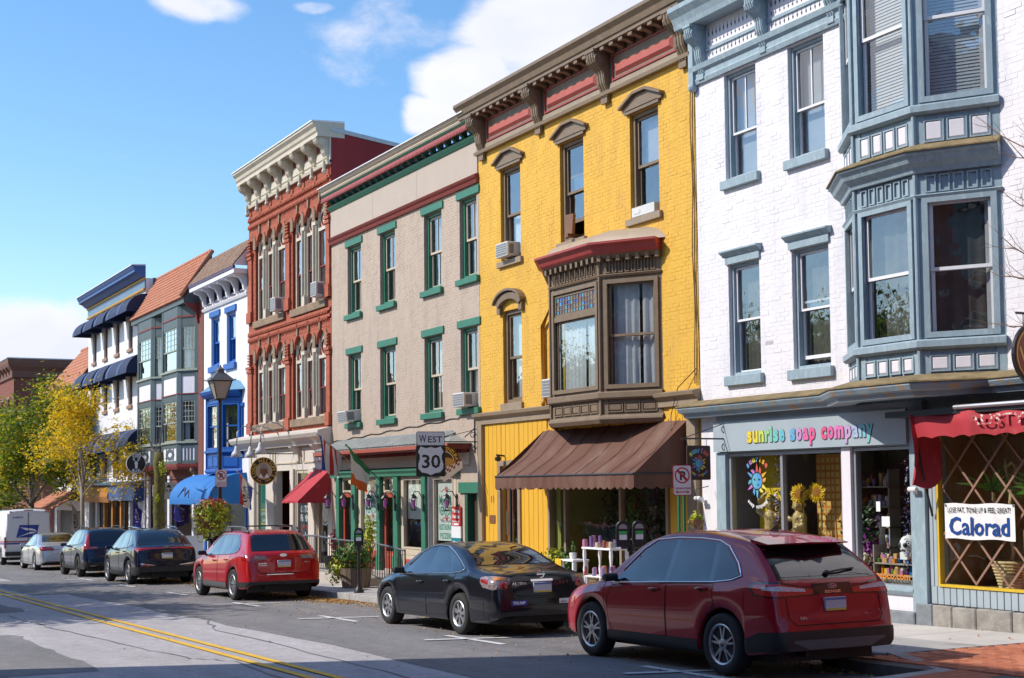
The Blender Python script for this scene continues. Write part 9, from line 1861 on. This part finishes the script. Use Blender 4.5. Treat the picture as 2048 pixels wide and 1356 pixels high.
# ------------------------------------------------------------------ trees
M_BARK=pm('grey_bark',(.13,.11,.09),.9,.3,6,bump=.4,bscale=30);M_BARKL=pm('pale_bark',(.26,.22,.17),.9,.25,6,bump=.3,bscale=30);M_TWIG=pm('twig_brown',(.16,.09,.06),.85,.2,9)
def leafmat(name,a,b):
 mt=pm(name,a,.55,.25,1.4,col2=b,c2lo=.45,c2hi=.62,c2scale=1.6);t=mt.node_tree;p=t.nodes['Principled BSDF'];tr=N(t,'ShaderNodeBsdfTranslucent');src=p.inputs['Base Color'].links[0].from_socket;L(t,src,tr.inputs[0]);ms=N(t,'ShaderNodeMixShader');ms.inputs[0].default_value=.5;L(t,p.outputs[0],ms.inputs[1]);L(t,tr.outputs[0],ms.inputs[2]);L(t,ms.outputs[0],t.nodes['Material Output'].inputs[0]);return mt
def grow(mb,p,d,ln,r,depth,tips,spread=.55,gravity=0,up=.12,segs=4):
 pts=[p];rs=[r]
 for i in range(segs):
  d=(d+Vector((random.gauss(0,.11),random.gauss(0,.11),random.gauss(0,.08)+up*.3))).normalized();p=p+d*ln/segs;pts.append(p);rs.append(r*(1 - .42*(i+1)/segs))
  if depth <= 1: tips.append((p.copy(),d.copy()))
  if depth > 0 and i >= 1 and random.random() < .55:
   a=random.uniform(0,2*pi);o=d.orthogonal().normalized();o.rotate(Matrix.Rotation(a,3,d));grow(mb,p,(d+o*spread*random.uniform(.8,1.5)).normalized(),ln*random.uniform(.5,.72),rs[-1]*.55,depth - 1,tips,spread,gravity,up,segs)
 mb.tube(pts,rs,6 if r > .02 else 4,cap=False)
 if depth > 0:
  for k in range(2): a=random.uniform(0,2*pi);o=d.orthogonal().normalized();o.rotate(Matrix.Rotation(a+pi*k,3,d));grow(mb,p,(d+o*spread*random.uniform(.6,1)).normalized(),ln*random.uniform(.6,.8),rs[-1]*.75,depth - 1,tips,spread,gravity,up,segs)
 else: tips.append((p,d))
def tree(label,base,trunk,limbs,lmats,nleaf,size,seed,depth=3,bark=None,droop=.3,cl=.32,group=None,r0=.1,ln=1.5,spread=.6,frac=1.0,limit=None):
 random.seed(seed);t=thing('tree',label,'tree',base,group);tb=MB();B=Vector(base);tips=[];pts=[B,B+Vector(trunk)*.5+Vector((.04,.03,0)),B+Vector(trunk)];tb.tube(pts,[r0*1.25,r0,r0*.85],10)
 lb=MB();top=pts[-1]
 for d,l,r_ in limbs: grow(lb,top - Vector((0,0,random.uniform(0,.5))),Vector(d).normalized(),l,r_,depth,tips,spread)
 tb.build('trunk',bark or M_BARK,t,smooth='all');lb.build('limbs',bark or M_BARK,t,smooth='all')
 random.shuffle(tips);use=tips[:max(1,int(len(tips)*frac))]
 for k,(mt,share) in enumerate(lmats):
  mb=MB()
  for i in range(int(nleaf*share)):
   c,d=random.choice(use);q=c+Vector((random.gauss(0,cl),random.gauss(0,cl),random.gauss(0,cl*.8) - droop*random.random()*.5))
   if limit and not limit(q): continue
   s_=random.uniform(.6,1.3)*size;mb.leaf(q,s_,(random.gauss(0,.8),random.gauss(0,.8),1))
   if random.random() < .7: mb.leaf(q+Vector((random.gauss(0,size*1.6),random.gauss(0,size*1.6),random.gauss(0,size))),s_*.85,(random.gauss(0,.8),random.gauss(0,.8),1))
  mb.build('crown' if k == 0 else 'crown_leaves',mt,t)
 random.seed(seed+99);return t
LY1=leafmat('golden_leaves',(.88,.54,.008),(.80,.60,.02));LY2=leafmat('yellowgreen_leaves',(.30,.30,.02),(.42,.36,.02));LG1=leafmat('autumn_green_leaves',(.17,.26,.015),(.36,.38,.02));LG2=leafmat('deep_green_leaves',(.06,.12,.015),(.10,.17,.02))
X_=F(163,1060,-2.4)[0]
tree('slender street tree with sparse golden leaves before the navy awnings',(X_,-2.4,sz(X_)),(.05,0,3.0),[((-.35,.1,1),2.0,.06),((.45,-.1,.9),1.8,.05),((.05,.3,1),2.0,.05),((.8,.2,.35),1.5,.035),((-.7,-.2,.5),1.6,.04)],[(LY1,.78),(LY2,.22)],4200,.085,11,depth=3,bark=M_BARKL,cl=.26,r0=.085,spread=.65,frac=.6,droop=.6)
X_=F(62,1060,-2.4)[0]
tree('full green street tree turning yellow above the mail van',(X_,-2.4,sz(X_)),(.1,0,2.7),[((-.5,.1,1),2.6,.09),((.5,-.2,1),2.5,.08),((.0,.4,1),2.4,.08),((.9,.0,.45),2.2,.06),((-.8,.2,.5),2.0,.06),((.1,-.6,.8),2.0,.06)],[(LG1,.5),(LG2,.24),(LY2,.16),(LY1,.10)],14000,.11,23,depth=3,cl=.36,r0=.13)
X_=F(10,1060,-2.4)[0]
tree('dark green street tree furthest down the pavement',(X_ - 4,-2.4,sz(X_)),(.1,0,2.2),[((-.5,.1,1),2.4,.09),((.5,-.2,1),2.2,.08),((.0,.4,1),2.4,.08),((.9,.0,.45),2.0,.06)],[(LG1,.55),(LG2,.35),(LY2,.1)],8000,.11,31,depth=3,cl=.42,r0=.13)
# mossy cut trunk
X_=F(318,1060,-2.5)[0];zt_=F(318,905,-2.5)[1];t=thing('tree_stump','tall mossy cut tree trunk with a few sprouting leaves','tree',(X_,-2.5,sz(X_)))
mb=MB();mb.tube([(X_+.02*math.sin(i),-2.5+.02*math.cos(i*1.7),sz(X_)+(zt_ - sz(X_))*i/10) for i in range(11)],[.24,.2,.19,.18,.19,.18,.17,.18,.17,.18,.15],12);mb.build('trunk',pm('mossy_bark',(.10,.085,.03),.95,.35,8,bump=.8,bscale=20,col2=(.17,.15,.03),c2lo=.42,c2hi=.62,c2scale=7),t,smooth='all')
mb=MB();tp=[];random.seed(5)
for d in ((-.8,.1,.3),(-.4,-.3,.5),(.3,.1,.6)): grow(mb,Vector((X_,-2.5,zt_ - .1)),Vector(d).normalized(),.9,.04,1,tp,.5)
mb.build('limbs',M_BARK,t);foliage(t,'moss',pm('moss_tufts',(.13,.13,.02),.9,.3,9),(X_,-2.5,(zt_+sz(X_))/2),(.21,.21,(zt_ - sz(X_))*.62),900,.03,.05);foliage(t,'sprouts',M_FLG,(X_+.35,-2.5,zt_ - .5),(.22,.22,.35),120,.05,.9);foliage(t,'sprouts',M_FLG,(X_+.2,-2.6,zt_ - 1.5),(.1,.1,.2),50,.05,.9)
# bare tree at the right edge: only its twigs reach into view
random.seed(41);BX_=-9.3;t=thing('bare_tree','bare young tree whose thin twigs cross the white brick beside the bay','tree',(BX_,-2.3,sz(BX_)));tb=MB();tb.tube([(BX_,-2.3,sz(BX_)),(BX_+.05,-2.3,2.4),(BX_,-2.28,4.0),(BX_ - .05,-2.3,6.0)],[.09,.08,.06,.03],9);tb.build('trunk',M_TWIG,t,smooth='all');mb=MB();tp=[]
for (xp,yp),z0_ in (((1992,500),3.0),((1985,555),3.1),((1996,415),3.6),((2000,660),2.8),((1992,290),4.1),((2010,330),4.0)):
 ex,ez=F(xp,yp,-1.9);a=Vector((BX_ - .02,-2.3,z0_));b=Vector((ex+.25,-1.9,ez));n=6;pts=[a.lerp(b,i/n)+Vector((0,random.gauss(0,.03),.12*math.sin(pi*i/n)+random.gauss(0,.02))) for i in range(n+1)];mb.tube(pts,[.022 - .0025*i for i in range(n+1)],5)
 for i in range(2,n+1): d=(pts[i] - pts[i - 1]).normalized();[grow(mb,pts[i],(d+Vector((random.gauss(0,.3),random.gauss(0,.35),random.gauss(0,.45)))).normalized(),random.uniform(.2,.45),.006,1,tp,.6,segs=3,up=.3) for _ in range(2)]
mb.build('limbs',M_TWIG,t);lf=MB();[lf.leaf(c+Vector((0,0,-.02)),.018) for c,d in random.sample(tp,40)];lf.build('last_leaves',M_LEAFS[1],t)
# kerbside trees across the road: their broken shade crosses the carriageway
for k,(x,s_) in enumerate(((-32.5,51),(-37.5,52),(-43.5,53))): tree(['round street tree across the road by the low cream building','round street tree across the road before the low brick row','furthest street tree across the road'][k],(x,-14.9,sz(x)),(.1,0,3.1),[((-.5,.1,1),2.4,.08),((.5,-.2,1),2.2,.08),((.0,.4,1),2.2,.08),((.8,.2,.5),2.0,.06),((-.8,-.2,.5),2.0,.06)],[(LG1,.6),(LG2,.4)],5200,.16,s_,depth=2,cl=.5,r0=.13)
